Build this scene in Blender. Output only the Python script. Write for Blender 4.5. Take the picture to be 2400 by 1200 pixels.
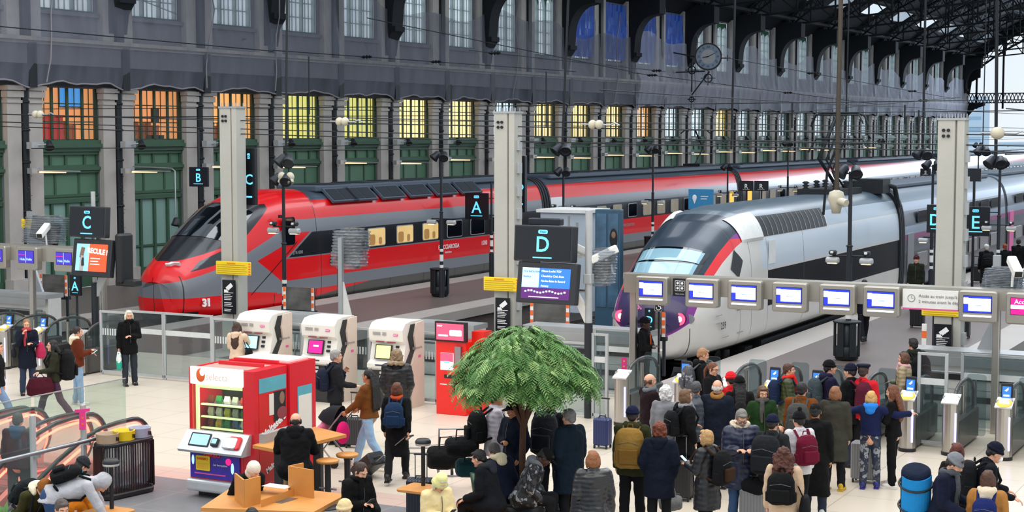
import bpy, bmesh, math, random
from mathutils import Vector, Matrix, Euler, noise
random.seed(7)
for _o in list(bpy.data.objects): bpy.data.objects.remove(_o)
SC = bpy.context.scene
COL = SC.collection
PI = math.pi
def R(d): return math.radians(d)
# ------------------------------------------------------------------ camera
FPX, CAMZ = 3800.0, 5.8
PITCH = math.atan(289/FPX); YAW = math.atan(2000/FPX*math.cos(PITCH))
cam_d = bpy.data.cameras.new('camera'); cam = bpy.data.objects.new('camera', cam_d); COL.objects.link(cam)
cam_d.sensor_width = 36; cam_d.lens = FPX/2400*36; cam_d.clip_end = 2000; cam_d.clip_start = .2
cam.location = (0, 0, CAMZ); cam.rotation_euler = (PI/2-PITCH, 0, YAW)
SC.camera = cam
# ------------------------------------------------------------------ world and light
W = bpy.data.worlds.new('sky'); SC.world = W; W.use_nodes = True
_n = W.node_tree.nodes; _l = W.node_tree.links
bg = _n['Background']; bg.inputs[1].default_value = 1.0
_tc = _n.new('ShaderNodeTexCoord'); _no = _n.new('ShaderNodeTexNoise'); _no.inputs['Scale'].default_value = 4
_cr = _n.new('ShaderNodeValToRGB'); _cr.color_ramp.elements[0].color = (.70,.84,.98,1); _cr.color_ramp.elements[1].color = (.90,.96,1,1)
_cr.color_ramp.elements[0].position = .35; _cr.color_ramp.elements[1].position = .65
_l.new(_tc.outputs['Generated'], _no.inputs['Vector']); _l.new(_no.outputs['Fac'], _cr.inputs[0]); _l.new(_cr.outputs[0], bg.inputs[0])
def area(name, loc, size, power, col, rot=(0,0,0)):
    d = bpy.data.lights.new(name, 'AREA'); d.shape = 'RECTANGLE'; d.size, d.size_y = size; d.energy = power; d.color = col
    o = bpy.data.objects.new(name, d); COL.objects.link(o); o.location = loc; o.rotation_euler = rot; return o
area('hall_fill_light', (-14, 18, 17), (44, 26), 7200, (1,.92,.83))  # added area light over the concourse, stands in for unseen hall lamps
area('track_skylight', (-20, 75, 26), (24, 80), 21000, (.88,.93,1))
area('gable_daylight', (-16, 195, 11), (36, 12), 11000, (.72,.84,1), (-PI/2,0,0))
SC.view_settings.view_transform = 'Standard'; SC.view_settings.look = 'None'
SC.view_settings.exposure = 0.0; SC.view_settings.gamma = 1; SC.view_settings.use_curve_mapping = False
SC.cycles.max_bounces = 6; SC.cycles.transparent_max_bounces = 24; SC.cycles.use_denoising = True
# ------------------------------------------------------------------ pixel -> place helpers
_F = Vector((-math.sin(YAW)*math.cos(PITCH), math.cos(YAW)*math.cos(PITCH), -math.sin(PITCH)))
_R = Vector((math.cos(YAW), math.sin(YAW), 0)); _U = _R.cross(_F); _C = Vector((0,0,CAMZ))
def ray(x, y): return _F + _R*((x-1200)/FPX) + _U*((600-y)/FPX)
def onZ(x, y, z=0.0): d = ray(x, y); return _C + d*((z-CAMZ)/d.z)
def onY(x, y, Y): d = ray(x, y); return _C + d*(Y/d.y)
def onX(x, y, X): d = ray(x, y); return _C + d*(X/d.x)
# ------------------------------------------------------------------ materials
def lin(c):
    return tuple((v/12.92 if v <= .04045 else ((v+.055)/1.055)**2.4) for v in c)
MATS = {}
def hexc(h): return lin(tuple(int(h[i:i+2],16)/255 for i in (0,2,4)))
def mat(name, h, rough=.6, metal=0., var=.12, scale=6., bump=0., bscale=None, emis=None, es=0., alpha=None, trans=0., coat=0., spec=None, wave=None, sheen=0.):
    """one colour with a slight procedural variation and optional bump"""
    if name in MATS: return name
    m = bpy.data.materials.new(name); m.use_nodes = True; MATS[name] = m
    nt = m.node_tree; n = nt.nodes; l = nt.links; b = n['Principled BSDF']
    c = hexc(h) if isinstance(h, str) else h
    tc = n.new('ShaderNodeTexCoord')
    no = n.new('ShaderNodeTexNoise'); no.inputs['Scale'].default_value = scale; no.inputs['Detail'].default_value = 4
    l.new(tc.outputs['Object'], no.inputs['Vector'])
    mx = n.new('ShaderNodeMix'); mx.data_type = 'RGBA'
    mx.inputs[6].default_value = (*[v*(1-var) for v in c], 1); mx.inputs[7].default_value = (*[min(1, v*(1+var)) for v in c], 1)
    l.new(no.outputs['Fac'], mx.inputs[0]); l.new(mx.outputs[2], b.inputs['Base Color'])
    b.inputs['Roughness'].default_value = rough; b.inputs['Metallic'].default_value = metal
    if spec is not None: b.inputs['Specular IOR Level'].default_value = spec
    if coat: b.inputs['Coat Weight'].default_value = coat; b.inputs['Coat Roughness'].default_value = .05
    if sheen: b.inputs['Sheen Weight'].default_value = sheen
    if trans: b.inputs['Transmission Weight'].default_value = trans
    if alpha is not None: b.inputs['Alpha'].default_value = alpha
    if emis is not None:
        b.inputs['Emission Color'].default_value = (*(hexc(emis) if isinstance(emis, str) else emis), 1); b.inputs['Emission Strength'].default_value = es
    if bump or wave:
        bp = n.new('ShaderNodeBump'); bp.inputs['Strength'].default_value = bump or .6; bp.inputs['Distance'].default_value = .02
        if wave:
            w = n.new('ShaderNodeTexWave'); w.bands_direction = wave[0]; w.inputs['Scale'].default_value = wave[1]; w.inputs['Distortion'].default_value = wave[2]
            w.inputs['Detail'].default_value = 1.5; l.new(tc.outputs['Object'], w.inputs['Vector']); l.new(w.outputs['Fac'], bp.inputs['Height'])
        else:
            n2 = n.new('ShaderNodeTexNoise'); n2.inputs['Scale'].default_value = bscale or scale*4; n2.inputs['Detail'].default_value = 5
            l.new(tc.outputs['Object'], n2.inputs['Vector']); l.new(n2.outputs['Fac'], bp.inputs['Height'])
        l.new(bp.outputs['Normal'], b.inputs['Normal'])
    return name
def bars_mat(name, base, dark, axis=0, period=.3, duty=.5, rough=.6, metal=0):
    """two colours in procedural bars along one object axis"""
    m = bpy.data.materials.new(name); m.use_nodes = True; MATS[name] = m
    e = NX(m); p = e.pos(axis)
    s = e.math('LESS_THAN', e.math('FRACT', e.math('MULTIPLY', p, 1/period)), duty)
    b = m.node_tree.nodes['Principled BSDF']; b.inputs['Roughness'].default_value = rough; b.inputs['Metallic'].default_value = metal
    e.link(e.mix(s, hexc(base), hexc(dark)), b.inputs['Base Color']); return name
class NX:
    """tiny expression builder for shader nodes, working in object coordinates"""
    def __init__(s, m):
        s.m = m; s.nt = m.node_tree; s.n = s.nt.nodes; s.l = s.nt.links
        s.tc = s.n.new('ShaderNodeTexCoord'); s.sep = s.n.new('ShaderNodeSeparateXYZ'); s.l.new(s.tc.outputs['Object'], s.sep.inputs[0])
    def pos(s, a): return s.sep.outputs[a]
    def put(s, v, sock):
        if hasattr(v, 'links') or hasattr(v, 'is_linked'): s.l.new(v, sock)
        elif isinstance(v, tuple): sock.default_value = (*v, 1)
        else: sock.default_value = v
    link = put
    def math(s, op, a, b=None, c=None):
        k = s.n.new('ShaderNodeMath'); k.operation = op
        for i, v in enumerate((a, b, c)):
            if v is not None: s.put(v, k.inputs[i])
        return k.outputs[0]
    def gt(s, a, b): return s.math('GREATER_THAN', a, b)
    def lt(s, a, b): return s.math('LESS_THAN', a, b)
    def AND(s, *a):
        r = a[0]
        for v in a[1:]: r = s.math('MULTIPLY', r, v)
        return r
    def OR(s, *a):
        r = a[0]
        for v in a[1:]: r = s.math('MAXIMUM', r, v)
        return r
    def line(s, u, v, a, b, c): return s.math('ADD', s.math('MULTIPLY_ADD', u, a, c), s.math('MULTIPLY', v, b))
    def mix(s, f, a, b):
        k = s.n.new('ShaderNodeMix'); k.data_type = 'RGBA'; s.put(f, k.inputs[0]); s.put(a, k.inputs[6]); s.put(b, k.inputs[7]); return k.outputs[2]
    def noise(s, sc, det=3):
        k = s.n.new('ShaderNodeTexNoise'); k.inputs['Scale'].default_value = sc; k.inputs['Detail'].default_value = det
        s.l.new(s.tc.outputs['Object'], k.inputs['Vector']); return k.outputs['Fac']
def glassy(name, tint, alpha, rough=.05):
    """thin sheet glass: mostly clear, tinted, reflecting at grazing angles"""
    m = bpy.data.materials.new(name); m.use_nodes = True; MATS[name] = m; nt = m.node_tree; n = nt.nodes; l = nt.links
    n.remove(n['Principled BSDF']); out = n['Material Output']
    t = n.new('ShaderNodeBsdfTransparent'); t.inputs[0].default_value = (*hexc(tint), 1)
    g = n.new('ShaderNodeBsdfGlossy'); g.inputs['Roughness'].default_value = rough
    d = n.new('ShaderNodeBsdfDiffuse'); d.inputs[0].default_value = (*hexc(tint), 1)
    fr = n.new('ShaderNodeFresnel'); fr.inputs[0].default_value = 1.45
    no = n.new('ShaderNodeTexNoise'); no.inputs['Scale'].default_value = 1.5
    ml = n.new('ShaderNodeMath'); ml.operation = 'MULTIPLY'; ml.inputs[1].default_value = alpha*2; l.new(no.outputs['Fac'], ml.inputs[0])
    m1 = n.new('ShaderNodeMixShader'); l.new(ml.outputs[0], m1.inputs[0]); l.new(t.outputs[0], m1.inputs[1]); l.new(d.outputs[0], m1.inputs[2])
    ge = n.new('ShaderNodeNewGeometry'); iv = n.new('ShaderNodeMath'); iv.operation = 'SUBTRACT'; iv.inputs[0].default_value = 1; l.new(ge.outputs['Backfacing'], iv.inputs[1]); fm = n.new('ShaderNodeMath'); fm.operation = 'MULTIPLY'; l.new(fr.outputs[0], fm.inputs[0]); l.new(iv.outputs[0], fm.inputs[1])
    m2 = n.new('ShaderNodeMixShader'); l.new(fm.outputs[0], m2.inputs[0]); l.new(m1.outputs[0], m2.inputs[1]); l.new(g.outputs[0], m2.inputs[2])
    l.new(m2.outputs[0], out.inputs[0]); return name
# ------------------------------------------------------------------ mesh builder
class MB:
    def __init__(s, m='steel'): s.v = []; s.f = []; s.fm = []; s.ms = []; s.cur = m; s.sm = []; s.smooth = False
    def mat(s, m): s.cur = m; return s
    def _mi(s):
        if s.cur not in s.ms: s.ms.append(s.cur)
        return s.ms.index(s.cur)
    def add(s, vs, fs, T=None, smooth=None):
        b = len(s.v); mi = s._mi(); sm = s.smooth if smooth is None else smooth
        s.v += [tuple(T @ Vector(p)) if T else tuple(p) for p in vs]
        for f in fs: s.f.append(tuple(b+i for i in f)); s.fm.append(mi); s.sm.append(sm)
        return s
    def box(s, a, b, T=None):
        (x0,y0,z0),(x1,y1,z1) = a, b
        if x0>x1: x0,x1=x1,x0
        if y0>y1: y0,y1=y1,y0
        if z0>z1: z0,z1=z1,z0
        return s.add([(x0,y0,z0),(x1,y0,z0),(x1,y1,z0),(x0,y1,z0),(x0,y0,z1),(x1,y0,z1),(x1,y1,z1),(x0,y1,z1)],
            [(0,3,2,1),(4,5,6,7),(0,1,5,4),(1,2,6,5),(2,3,7,6),(3,0,4,7)], T)
    def cbox(s, c, d, T=None):
        return s.box([c[i]-d[i]/2 for i in range(3)], [c[i]+d[i]/2 for i in range(3)], T)
    def rbox(s, a, b, r=.03, T=None, n=3, axis=2):
        """box with rounded edges round one axis, softened ends"""
        ax = [i for i in range(3) if i != axis]
        x0,x1 = a[ax[0]],b[ax[0]]; y0,y1 = a[ax[1]],b[ax[1]]; z0,z1 = a[axis],b[axis]
        r = min(r, (x1-x0)/2*.98, (y1-y0)/2*.98)
        def ringpts(ins):
            pts = []
            for cx, cy, st in ((x1-r,y1-r,0),(x0+r,y1-r,90),(x0+r,y0+r,180),(x1-r,y0+r,270)):
                for k in range(n+1):
                    t = R(st+90*k/n); pts.append((cx+(r-ins)*math.cos(t), cy+(r-ins)*math.sin(t)))
            return pts
        e = min(r*.5, (z1-z0)*.25); rings = []
        for ins, z in ((e, z0),(0, z0+e),(0, z1-e),(e, z1)):
            row = []
            for p in ringpts(ins):
                q = [0,0,0]; q[ax[0]] = p[0]; q[ax[1]] = p[1]; q[axis] = z; row.append(tuple(q))
            rings.append(row)
        return s.loft(rings, True, T)
    def cyl(s, a, b, r0, r1=None, n=12, T=None, cap=True):
        a, b = Vector(a), Vector(b); r1 = r0 if r1 is None else r1
        d = (b-a); 
        if d.length < 1e-6: return s
        q = d.to_track_quat('Z', 'Y'); vs = []
        for k in range(n):
            t = 2*PI*k/n; vs.append(a + q @ Vector((r0*math.cos(t), r0*math.sin(t), 0)))
        for k in range(n):
            t = 2*PI*k/n; vs.append(b + q @ Vector((r1*math.cos(t), r1*math.sin(t), 0)))
        s.add(vs, [(k, (k+1)%n, n+(k+1)%n, n+k) for k in range(n)], T, True)
        if cap: s.add(vs[:n], [tuple(reversed(range(n)))], T, False); s.add(vs[n:], [tuple(range(n))], T, False)
        return s
    def tube(s, pts, r, n=8, T=None, closed=False):
        P = [Vector(p) for p in pts]; N = len(P); rows = []
        for i, p in enumerate(P):
            if closed: d = P[(i+1)%N]-P[i-1]
            else: d = P[min(i+1,N-1)]-P[max(i-1,0)]
            q = d.to_track_quat('Z', 'Y'); rr = r[i] if isinstance(r, (list, tuple)) else r
            rows.append([p + q @ Vector((rr*math.cos(2*PI*k/n), rr*math.sin(2*PI*k/n), 0)) for k in range(n)])
        for i in range(1, N):   # keep rings aligned
            best = min(range(n), key=lambda o: sum((rows[i][(k+o)%n]-rows[i-1][k]).length_squared for k in range(0,n,2)))
            rows[i] = rows[i][best:]+rows[i][:best]
        if closed: rows.append(rows[0]); return s.loft(rows, False, T, True)
        return s.loft(rows, True, T, True)
    def loft(s, rows, cap=True, T=None, smooth=None):
        n = len(rows[0]); vs = [p for r in rows for p in r]; fs = []
        for i in range(len(rows)-1):
            for k in range(n): fs.append((i*n+k, i*n+(k+1)%n, (i+1)*n+(k+1)%n, (i+1)*n+k))
        s.add(vs, fs, T, smooth)
        if cap:
            s.add(rows[0], [tuple(reversed(range(n)))], T, False); s.add(rows[-1], [tuple(range(n))], T, False)
        return s
    def ell(s, c, r, nu=16, nv=10, T=None, rot=None):
        c = Vector(c); r = (r,r,r) if not isinstance(r,(tuple,list)) else r; vs = []; fs = []
        for j in range(nv+1):
            ph = PI*j/nv
            for i in range(nu):
                t = 2*PI*i/nu; p = Vector((r[0]*math.sin(ph)*math.cos(t), r[1]*math.sin(ph)*math.sin(t), r[2]*math.cos(ph)))
                vs.append(c + (rot @ p if rot else p))
        for j in range(nv):
            for i in range(nu): fs.append((j*nu+i, (j+1)*nu+i, (j+1)*nu+(i+1)%nu, j*nu+(i+1)%nu))
        return s.add(vs, fs, T, True)
    def prism(s, pts, a, b, axis=1, T=None):
        """polygon in the two other axes, extruded along axis from a to b"""
        ax = [i for i in range(3) if i != axis]; n = len(pts); vs = []
        for w in (a, b):
            for p in pts:
                q = [0,0,0]; q[ax[0]] = p[0]; q[ax[1]] = p[1]; q[axis] = w; vs.append(tuple(q))
        return s.add(vs, [tuple(range(n)), tuple(reversed(range(n,2*n)))]+[(i, n+i, n+(i+1)%n, (i+1)%n) for i in range(n)], T, False)
    def quad(s, a, b, c, d, T=None): return s.add([a,b,c,d], [(0,1,2,3)], T, False)
    def lathe(s, prof, c=(0,0,0), n=16, T=None):
        rows = [[(c[0]+r*math.cos(2*PI*k/n), c[1]+r*math.sin(2*PI*k/n), c[2]+z) for k in range(n)] for r, z in prof]
        return s.loft(rows, True, T, True)
    def mesh(s, name):
        me = bpy.data.meshes.new(name); me.from_pydata(s.v, [], s.f)
        for m in s.ms: me.materials.append(MATS[m])
        me.polygons.foreach_set('material_index', s.fm); me.polygons.foreach_set('use_smooth', s.sm)
        bm = bmesh.new(); bm.from_mesh(me); bmesh.ops.recalc_face_normals(bm, faces=bm.faces); bm.to_mesh(me); bm.free()
        me.update(); return me
    def build(s, name, parent=None, label=None, kind=None):
        o = bpy.data.objects.new(name, s.mesh(name)); COL.objects.link(o)
        if parent: o.parent = parent
        if label: o['label'] = label
        if kind: o['kind'] = kind
        return o
def tag(o, label, cat, group=None):
    o['label'] = label; o['category'] = cat
    if group: o['group'] = group
    return o
def thing(name, label, cat, loc=(0,0,0), rz=0., group=None):
    o = bpy.data.objects.new(name, None); COL.objects.link(o); o.empty_display_size = .2
    o.location = loc; o.rotation_euler = (0,0,rz); return tag(o, label, cat, group)
def dup(root, loc=None, rz=None, label=None, group=None):
    def cp(o, par):
        c = o.copy(); COL.objects.link(c); c.parent = par
        for ch in [x for x in o.children]: cp(ch, c)
        return c
    r = cp(root, root.parent)
    if loc is not None: r.location = loc
    if rz is not None: r.rotation_euler = (0,0,rz)
    if label: r['label'] = label
    if group: r['group'] = group
    return r
def struct(name, mb, parent=None, kind='structure'):
    o = mb.build(name, parent)
    if not parent: o['kind'] = kind
    return o
def text(mb, body, size, M, m, depth=.004, align='CENTER', bold=0.):
    """writes letters into a mesh builder; M maps the text's own xy plane to its place"""
    cu = bpy.data.curves.new('letters', 'FONT'); cu.body = body; cu.size = size; cu.align_x = align; cu.align_y = 'CENTER'
    cu.extrude = depth/2; cu.offset = bold; cu.resolution_u = 3
    o = bpy.data.objects.new('letters', cu); COL.objects.link(o)
    bpy.context.view_layer.update()
    me = bpy.data.meshes.new_from_object(o.evaluated_get(bpy.context.evaluated_depsgraph_get()))
    old = mb.cur; mb.mat(m); mb.add([v.co for v in me.vertices], [tuple(p.vertices) for p in me.polygons], M, False); mb.mat(old)
    bpy.data.objects.remove(o); bpy.data.curves.remove(cu); bpy.data.meshes.remove(me)
_TXT = {}
def txt_face(x, y, z, rz=0., tilt=0.):
    """matrix for letters standing upright; rz=0 faces -Y (towards the camera side)"""
    return Matrix.Translation((x,y,z)) @ Matrix.Rotation(rz,4,'Z') @ Matrix.Rotation(PI/2+tilt,4,'X')
# ------------------------------------------------------------------ common materials
mat('steel', '9a9ca0', .35, .9); mat('galv', 'a9adb0', .5, .6, .1, 3); mat('lightgrey', 'b4b7b8', .5, .2)
mat('inox', 'b9b5ae', .3, .85, .08, 2); mat('black', '14161a', .5); mat('dark', '24272c', .5); mat('iron', '1d2226', .55, .3)
mat('post', '2c3036', .45, .4); mat('white', 'e6e6e2', .45); mat('orange', 'ee6a2e', .5); mat('yellow', 'f0cf1e', .5)
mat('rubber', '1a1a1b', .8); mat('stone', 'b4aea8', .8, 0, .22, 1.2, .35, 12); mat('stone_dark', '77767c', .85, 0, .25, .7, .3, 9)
mat('green', '557a62', .55, 0, .12, 1.0); mat('green_dark', '3a5a45', .6, 0, .15, 1.5); mat('teal_panel', '86a89e', .4, 0, .12, .8)
mat('concrete', 'b2b1a9', .75, 0, .12, 1.5, .2, 18); mat('roofdark', '0c1219', .85)
mat('navy', '101522', .4); mat('signblack', '0d1119', .3); mat('cyan_e', '5fc6ea', .4, emis='62c8ee', es=1.0)
mat('white_e', 'ffffff', .4, emis='ffffff', es=1.0); mat('wood', 'c98a45', .45, 0, .18, 3.0, .1, 20)
ORD = 'first second third fourth fifth sixth seventh eighth ninth tenth eleventh twelfth thirteenth fourteenth fifteenth sixteenth seventeenth eighteenth nineteenth twentieth twenty-first twenty-second twenty-third twenty-fourth twenty-fifth twenty-sixth twenty-seventh twenty-eighth twenty-ninth thirtieth thirty-first thirty-second thirty-third thirty-fourth'.split()
mat('lamp_e', 'fff0d8', .4, emis='ffdca8', es=3.5)
glassy('glass', 'dbe3e4', .02); glassy('glass_dark', '9aa4a8', .35); glassy('plastic_wrap', 'ccd2d8', .22, .12)
# ================================================================== THE SETTING
def floor_mat():
    m = bpy.data.materials.new('stone_floor'); m.use_nodes = True; MATS['stone_floor'] = m
    e = NX(m); x, y = e.pos(0), e.pos(1); b = e.n['Principled BSDF']
    fx = e.math('FRACT', e.math('MULTIPLY', x, 1/1.2)); fy = e.math('FRACT', e.math('MULTIPLY', y, 1/1.2))
    joint = e.OR(e.lt(fx, .012), e.lt(fy, .012))
    base = e.mix(e.noise(.5, 5), hexc('cbbfae'), hexc('d9cebd')); base = e.mix(e.noise(9, 6), base, hexc('d3c8b7'))
    # dark grey and pink bands laid in the floor near the escalator and the tables
    u = e.math('ADD', x, y)
    g1 = e.AND(e.lt(y, 21.2), e.gt(y, 15), e.lt(x, -12.2), e.gt(x, -40))
    g2 = e.AND(e.lt(y, 20.4), e.lt(x, -7.6), e.gt(x, -11.6))
    grey = e.mix(e.noise(3), hexc('77777b'), hexc('88888c'))
    pink = hexc('cdb3a6')
    rim = e.AND(e.lt(y, 21.9), e.gt(y, 21.2), e.lt(x, -12.2))
    c = e.mix(e.OR(g1, g2), base, grey); c = e.mix(rim, c, pink); c = e.mix(joint, c, hexc('a59c90'))
    e.link(c, b.inputs['Base Color']); b.inputs['Roughness'].default_value = .33
    b.inputs['Specular IOR Level'].default_value = .45
floor_mat()
mat('asphalt', '665a56', .42, 0, .16, .6, .1, 40); mat('edge', 'a9a19a', .5, 0, .12, .8, .15, 20)
mat('pitwall', '34363a', .8, 0, .3, 1.5); mat('ballast', '2c2b2b', .95, 0, .45, 14, .8, 30); mat('rail', '6d625a', .4, .8)
struct('floor', MB('stone_floor').box((-17.95,-2,-.3),(14,33.2,0)).box((-45,19.4,-.3),(-17.95,33.2,0)).box((-45,-2,-.3),(-21.9,19.4,0)))
struct('floor_0', mat('pitwhite','d8d0cc',.6) and MB('pitwhite').box((-21.9,2,-6.3),(-17.95,19.4,-6)).box((-22.1,2,-6.3),(-21.9,19.4,-.3)).box((-17.95,2,-6),(-17.8,19.4,-.3)).box((-21.9,19.4,-6),(-17.95,19.5,-.3)))
TRK = [(-36.9,-35.3+0.0), ]                   # see below
PLAT = [(-42.5,-35.25,'floor_1'), (-31.95,-26.1,'floor_2'), (-14.25,-8.35,'floor_3'), (3.2,10,'floor_4')]
for x0, x1, nm in PLAT:
    m = MB('asphalt').box((x0,33.2,-1.0),(x1,260,0))
    m.mat('edge')
    if x0 > -42: m.box((x0-.12,33.2,-.28),(x0+.95,260,.012))
    m.box((x1-.95,33.2,-.28),(x1+.12,260,.012))
    struct(nm, m)
m = MB('ballast').box((-43,33.2,-1.3),(14,300,-1.0)); m.mat('pitwall').box((-43,33.0,-1.2),(14,33.2,-.02)); struct('floor_5', m)
def track(xc):
    m = MB('rail')
    for s in (-.72,.72):
        m.box((xc+s-.04,34.5,-1.0),(xc+s+.04,260,-.84)); m.box((xc+s-.08,34.5,-1.0),(xc+s+.08,260,-.97))
    m.mat('pitwall')
    y = 35
    while y < 110: m.box((xc-1.25,y,-1.04),(xc+1.25,y+.24,-.96)); y += .62
    o = m.build('railway_track'); return o
for xc, lb in ((-33.6,'railway track carrying the red train'),(-23.9,'empty railway track beside the platform with the bins'),(-19.6,'railway track left of the white train'),(-15.85,'railway track carrying the white train'),(-6.6,'railway track right of the second platform')):
    tag(track(xc), lb, 'railway track')
# ---------------------------------------------------------------- facade on the left
WX = -42.5; BP = 4.9; K0 = -1; K1 = 30
YB = [45.7+BP*k for k in range(K0, K1+1)]
def rib_here(k): return True
# wall: stone bands and piers with real openings
m = MB('stone_dark')
yA, yE = 30.0, 196.6
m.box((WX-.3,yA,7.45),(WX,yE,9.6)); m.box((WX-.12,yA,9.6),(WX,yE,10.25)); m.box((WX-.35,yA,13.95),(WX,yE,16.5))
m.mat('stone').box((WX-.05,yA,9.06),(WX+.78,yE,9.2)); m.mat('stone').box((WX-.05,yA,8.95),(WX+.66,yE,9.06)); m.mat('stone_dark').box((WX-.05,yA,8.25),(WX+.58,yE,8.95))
m.mat('iron').box((WX-.05,yA,7.5),(WX+.3,yE,8.25)).mat('stone_dark'); m.box((WX-.02,yA,10.1),(WX+.14,yE,10.25))  # band below the fascia in dark iron colour: painted cornice shade
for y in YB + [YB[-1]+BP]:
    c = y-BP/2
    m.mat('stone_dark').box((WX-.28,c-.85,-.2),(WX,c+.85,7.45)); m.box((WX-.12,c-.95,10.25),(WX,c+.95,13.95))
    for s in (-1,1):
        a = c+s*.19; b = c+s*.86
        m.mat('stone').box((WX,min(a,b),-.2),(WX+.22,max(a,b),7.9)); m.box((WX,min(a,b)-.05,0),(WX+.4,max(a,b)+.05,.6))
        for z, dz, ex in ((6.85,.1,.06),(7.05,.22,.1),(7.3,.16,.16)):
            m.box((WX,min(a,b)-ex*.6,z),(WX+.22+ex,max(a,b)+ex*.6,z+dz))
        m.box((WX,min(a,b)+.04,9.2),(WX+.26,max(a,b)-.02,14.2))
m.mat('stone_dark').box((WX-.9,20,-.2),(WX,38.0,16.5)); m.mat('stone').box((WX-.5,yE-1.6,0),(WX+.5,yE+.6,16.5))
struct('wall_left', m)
# iron columns between the pilasters, each its own object
def iron_col():
    m = MB('iron'); m.cyl((-.1,0,0),(-.1,0,8.2),.15,n=12)
    for z in (1.2,3.0,4.75,5.9,6.9): m.lathe([(.15,-.05),(.19,-.03),(.19,.03),(.15,.05)],(-.1,0,z),12)
    m.lathe([(.15,0),(.2,.05),(.2,.35),(.16,.45)],(-.1,0,0),12)
    m.mat('iron').box((-.29,-.19,0),(-.2,.19,7.5)).box((.0,-.2,7.4),(.36,.2,9.0)).box((-.2,-.2,9.2),(.1,.2,14.2))
    m.mat('brass' if 'brass' in MATS else mat('brass','8a6a30',.4,.7))
    for k in range(26): m.cyl((.06,-.1+.05*(k%5),.9+k*.14),(.075,-.1+.05*(k%5),.9+k*.14),.018,n=5)
    return m
col0 = tag(iron_col().build('iron_column'), 'dark iron column standing between stone pilasters of the long wall', 'column', 'iron columns along the wall'); 
cols = []
for i, y in enumerate(YB + [YB[-1]+BP]):
    o = col0 if i == 0 else col0.copy()
    if i: COL.objects.link(o)
    o.location = (WX+.3, y-BP/2, 0); cols.append(o); o['label'] = 'dark iron column of the long wall, %s from the left' % ORD[i]; o['group'] = 'iron columns along the wall'
# green panelling under every lower window
def green_bay(kind):
    m = MB('green'); h = 1.62
    m.box((-.3,-h,3.3),(-.15,h,5.45)); m.mat('green_dark')
    for z,dz,ex in ((5.38,.14,.22),(5.25,.13,.3),(5.1,.15,.18),(4.98,.12,.1),(4.52,.08,.1),(4.4,.12,.2),(4.3,.1,.12),(3.42,.1,.04),(3.2,.14,.06)): m.box((-.3,-h-.05,z),(-.12+ex,h+.05,z+dz))
    for y in (-h,-.95,-.15,.85,h-.12) : m.box((-.3,y,4.5),(-.08,y+.12,5.0))
    for y in (-h,-.7,.55,h-.1): m.box((-.3,y,3.5),(-.11,y+.1,4.35))
    m.mat('teal_panel' if kind else 'green').box((-.3,-h,0),(-.2,h,3.2))
    m.mat('green_dark')
    for y in (-h,-.9,-.08,.72,h-.12): m.box((-.28,y,0),(-.1,y+.12,3.2))
    m.box((-.28,-h,0),(-.08,h,.5)); m.box((-.28,-h,1.3),(-.13,h,1.38))
    if kind == 2: m.mat('lightgrey').box((-.22,-.5,2.2),(-.14,.4,3.05))
    return m.mesh('shopfront')
gb = [green_bay(i) for i in range(3)]
for i, y in enumerate(YB):
    o = bpy.data.objects.new('trim_%d' % (i+1), gb[[1,1,1,0,1,2,2,1,0,2][i%10]]); COL.objects.link(o); o.location = (WX,y,0); o['kind'] = 'structure'
# lower windows : frame + glazing, arched head hidden behind the net
def frosted():
    m = bpy.data.materials.new('frosted'); m.use_nodes = True; MATS['frosted'] = m; n = m.node_tree.nodes; l = m.node_tree.links; n.remove(n['Principled BSDF'])
    t = n.new('ShaderNodeBsdfTranslucent'); d = n.new('ShaderNodeBsdfTransparent'); mx = n.new('ShaderNodeMixShader'); no = n.new('ShaderNodeTexNoise'); no.inputs['Scale'].default_value = 1.2
    cr = n.new('ShaderNodeValToRGB'); cr.color_ramp.elements[0].color = (*hexc('c2d2e0'),1); cr.color_ramp.elements[1].color = (*hexc('eef4fa'),1); l.new(no.outputs['Fac'], cr.inputs[0]); l.new(cr.outputs[0], t.inputs[0])
    mx.inputs[0].default_value = .5; l.new(t.outputs[0], mx.inputs[1]); l.new(d.outputs[0], mx.inputs[2]); l.new(mx.outputs[0], n['Material Output'].inputs[0])
frosted(); mat('win_frame', '2f4a34', .6, 0, .15); glassy('pane', 'eef0ea', .03)
def low_window():
    m = MB('win_frame'); h = 1.6
    for y in (-h,-.86,-.06,.74,h-.12): m.box((-.12,y,5.5),(-.06,y+.12,8.0))
    for y in (-1.2,-.45,.36,1.13): m.box((-.10,y,5.5),(-.08,y+.035,7.9))
    for z in (5.5,6.18,6.85,7.5): m.box((-.10,-h,z),(-.08,h,z+.04))
    m.box((-.3,-h,5.42),(-.06,h,5.56)); m.box((-.14,-h,7.75),(-.06,h,8.2))
    return m.mesh('window_frame')
def frosted():
    m = bpy.data.materials.new('frosted'); m.use_nodes = True; MATS['frosted'] = m; n = m.node_tree.nodes; l = m.node_tree.links; n.remove(n['Principled BSDF'])
    t = n.new('ShaderNodeBsdfTranslucent'); d = n.new('ShaderNodeBsdfTransparent'); mx = n.new('ShaderNodeMixShader'); no = n.new('ShaderNodeTexNoise'); no.inputs['Scale'].default_value = 1.2
    cr = n.new('ShaderNodeValToRGB'); cr.color_ramp.elements[0].color = (*hexc('c2d2e0'),1); cr.color_ramp.elements[1].color = (*hexc('eef4fa'),1); l.new(no.outputs['Fac'], cr.inputs[0]); l.new(cr.outputs[0], t.inputs[0])
    mx.inputs[0].default_value = .5; l.new(t.outputs[0], mx.inputs[1]); l.new(d.outputs[0], mx.inputs[2]); l.new(mx.outputs[0], n['Material Output'].inputs[0])
frosted(); mat('win_frame', '2f4a34', .6, 0, .15); glassy('pane', 'eef0ea', .03)
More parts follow.
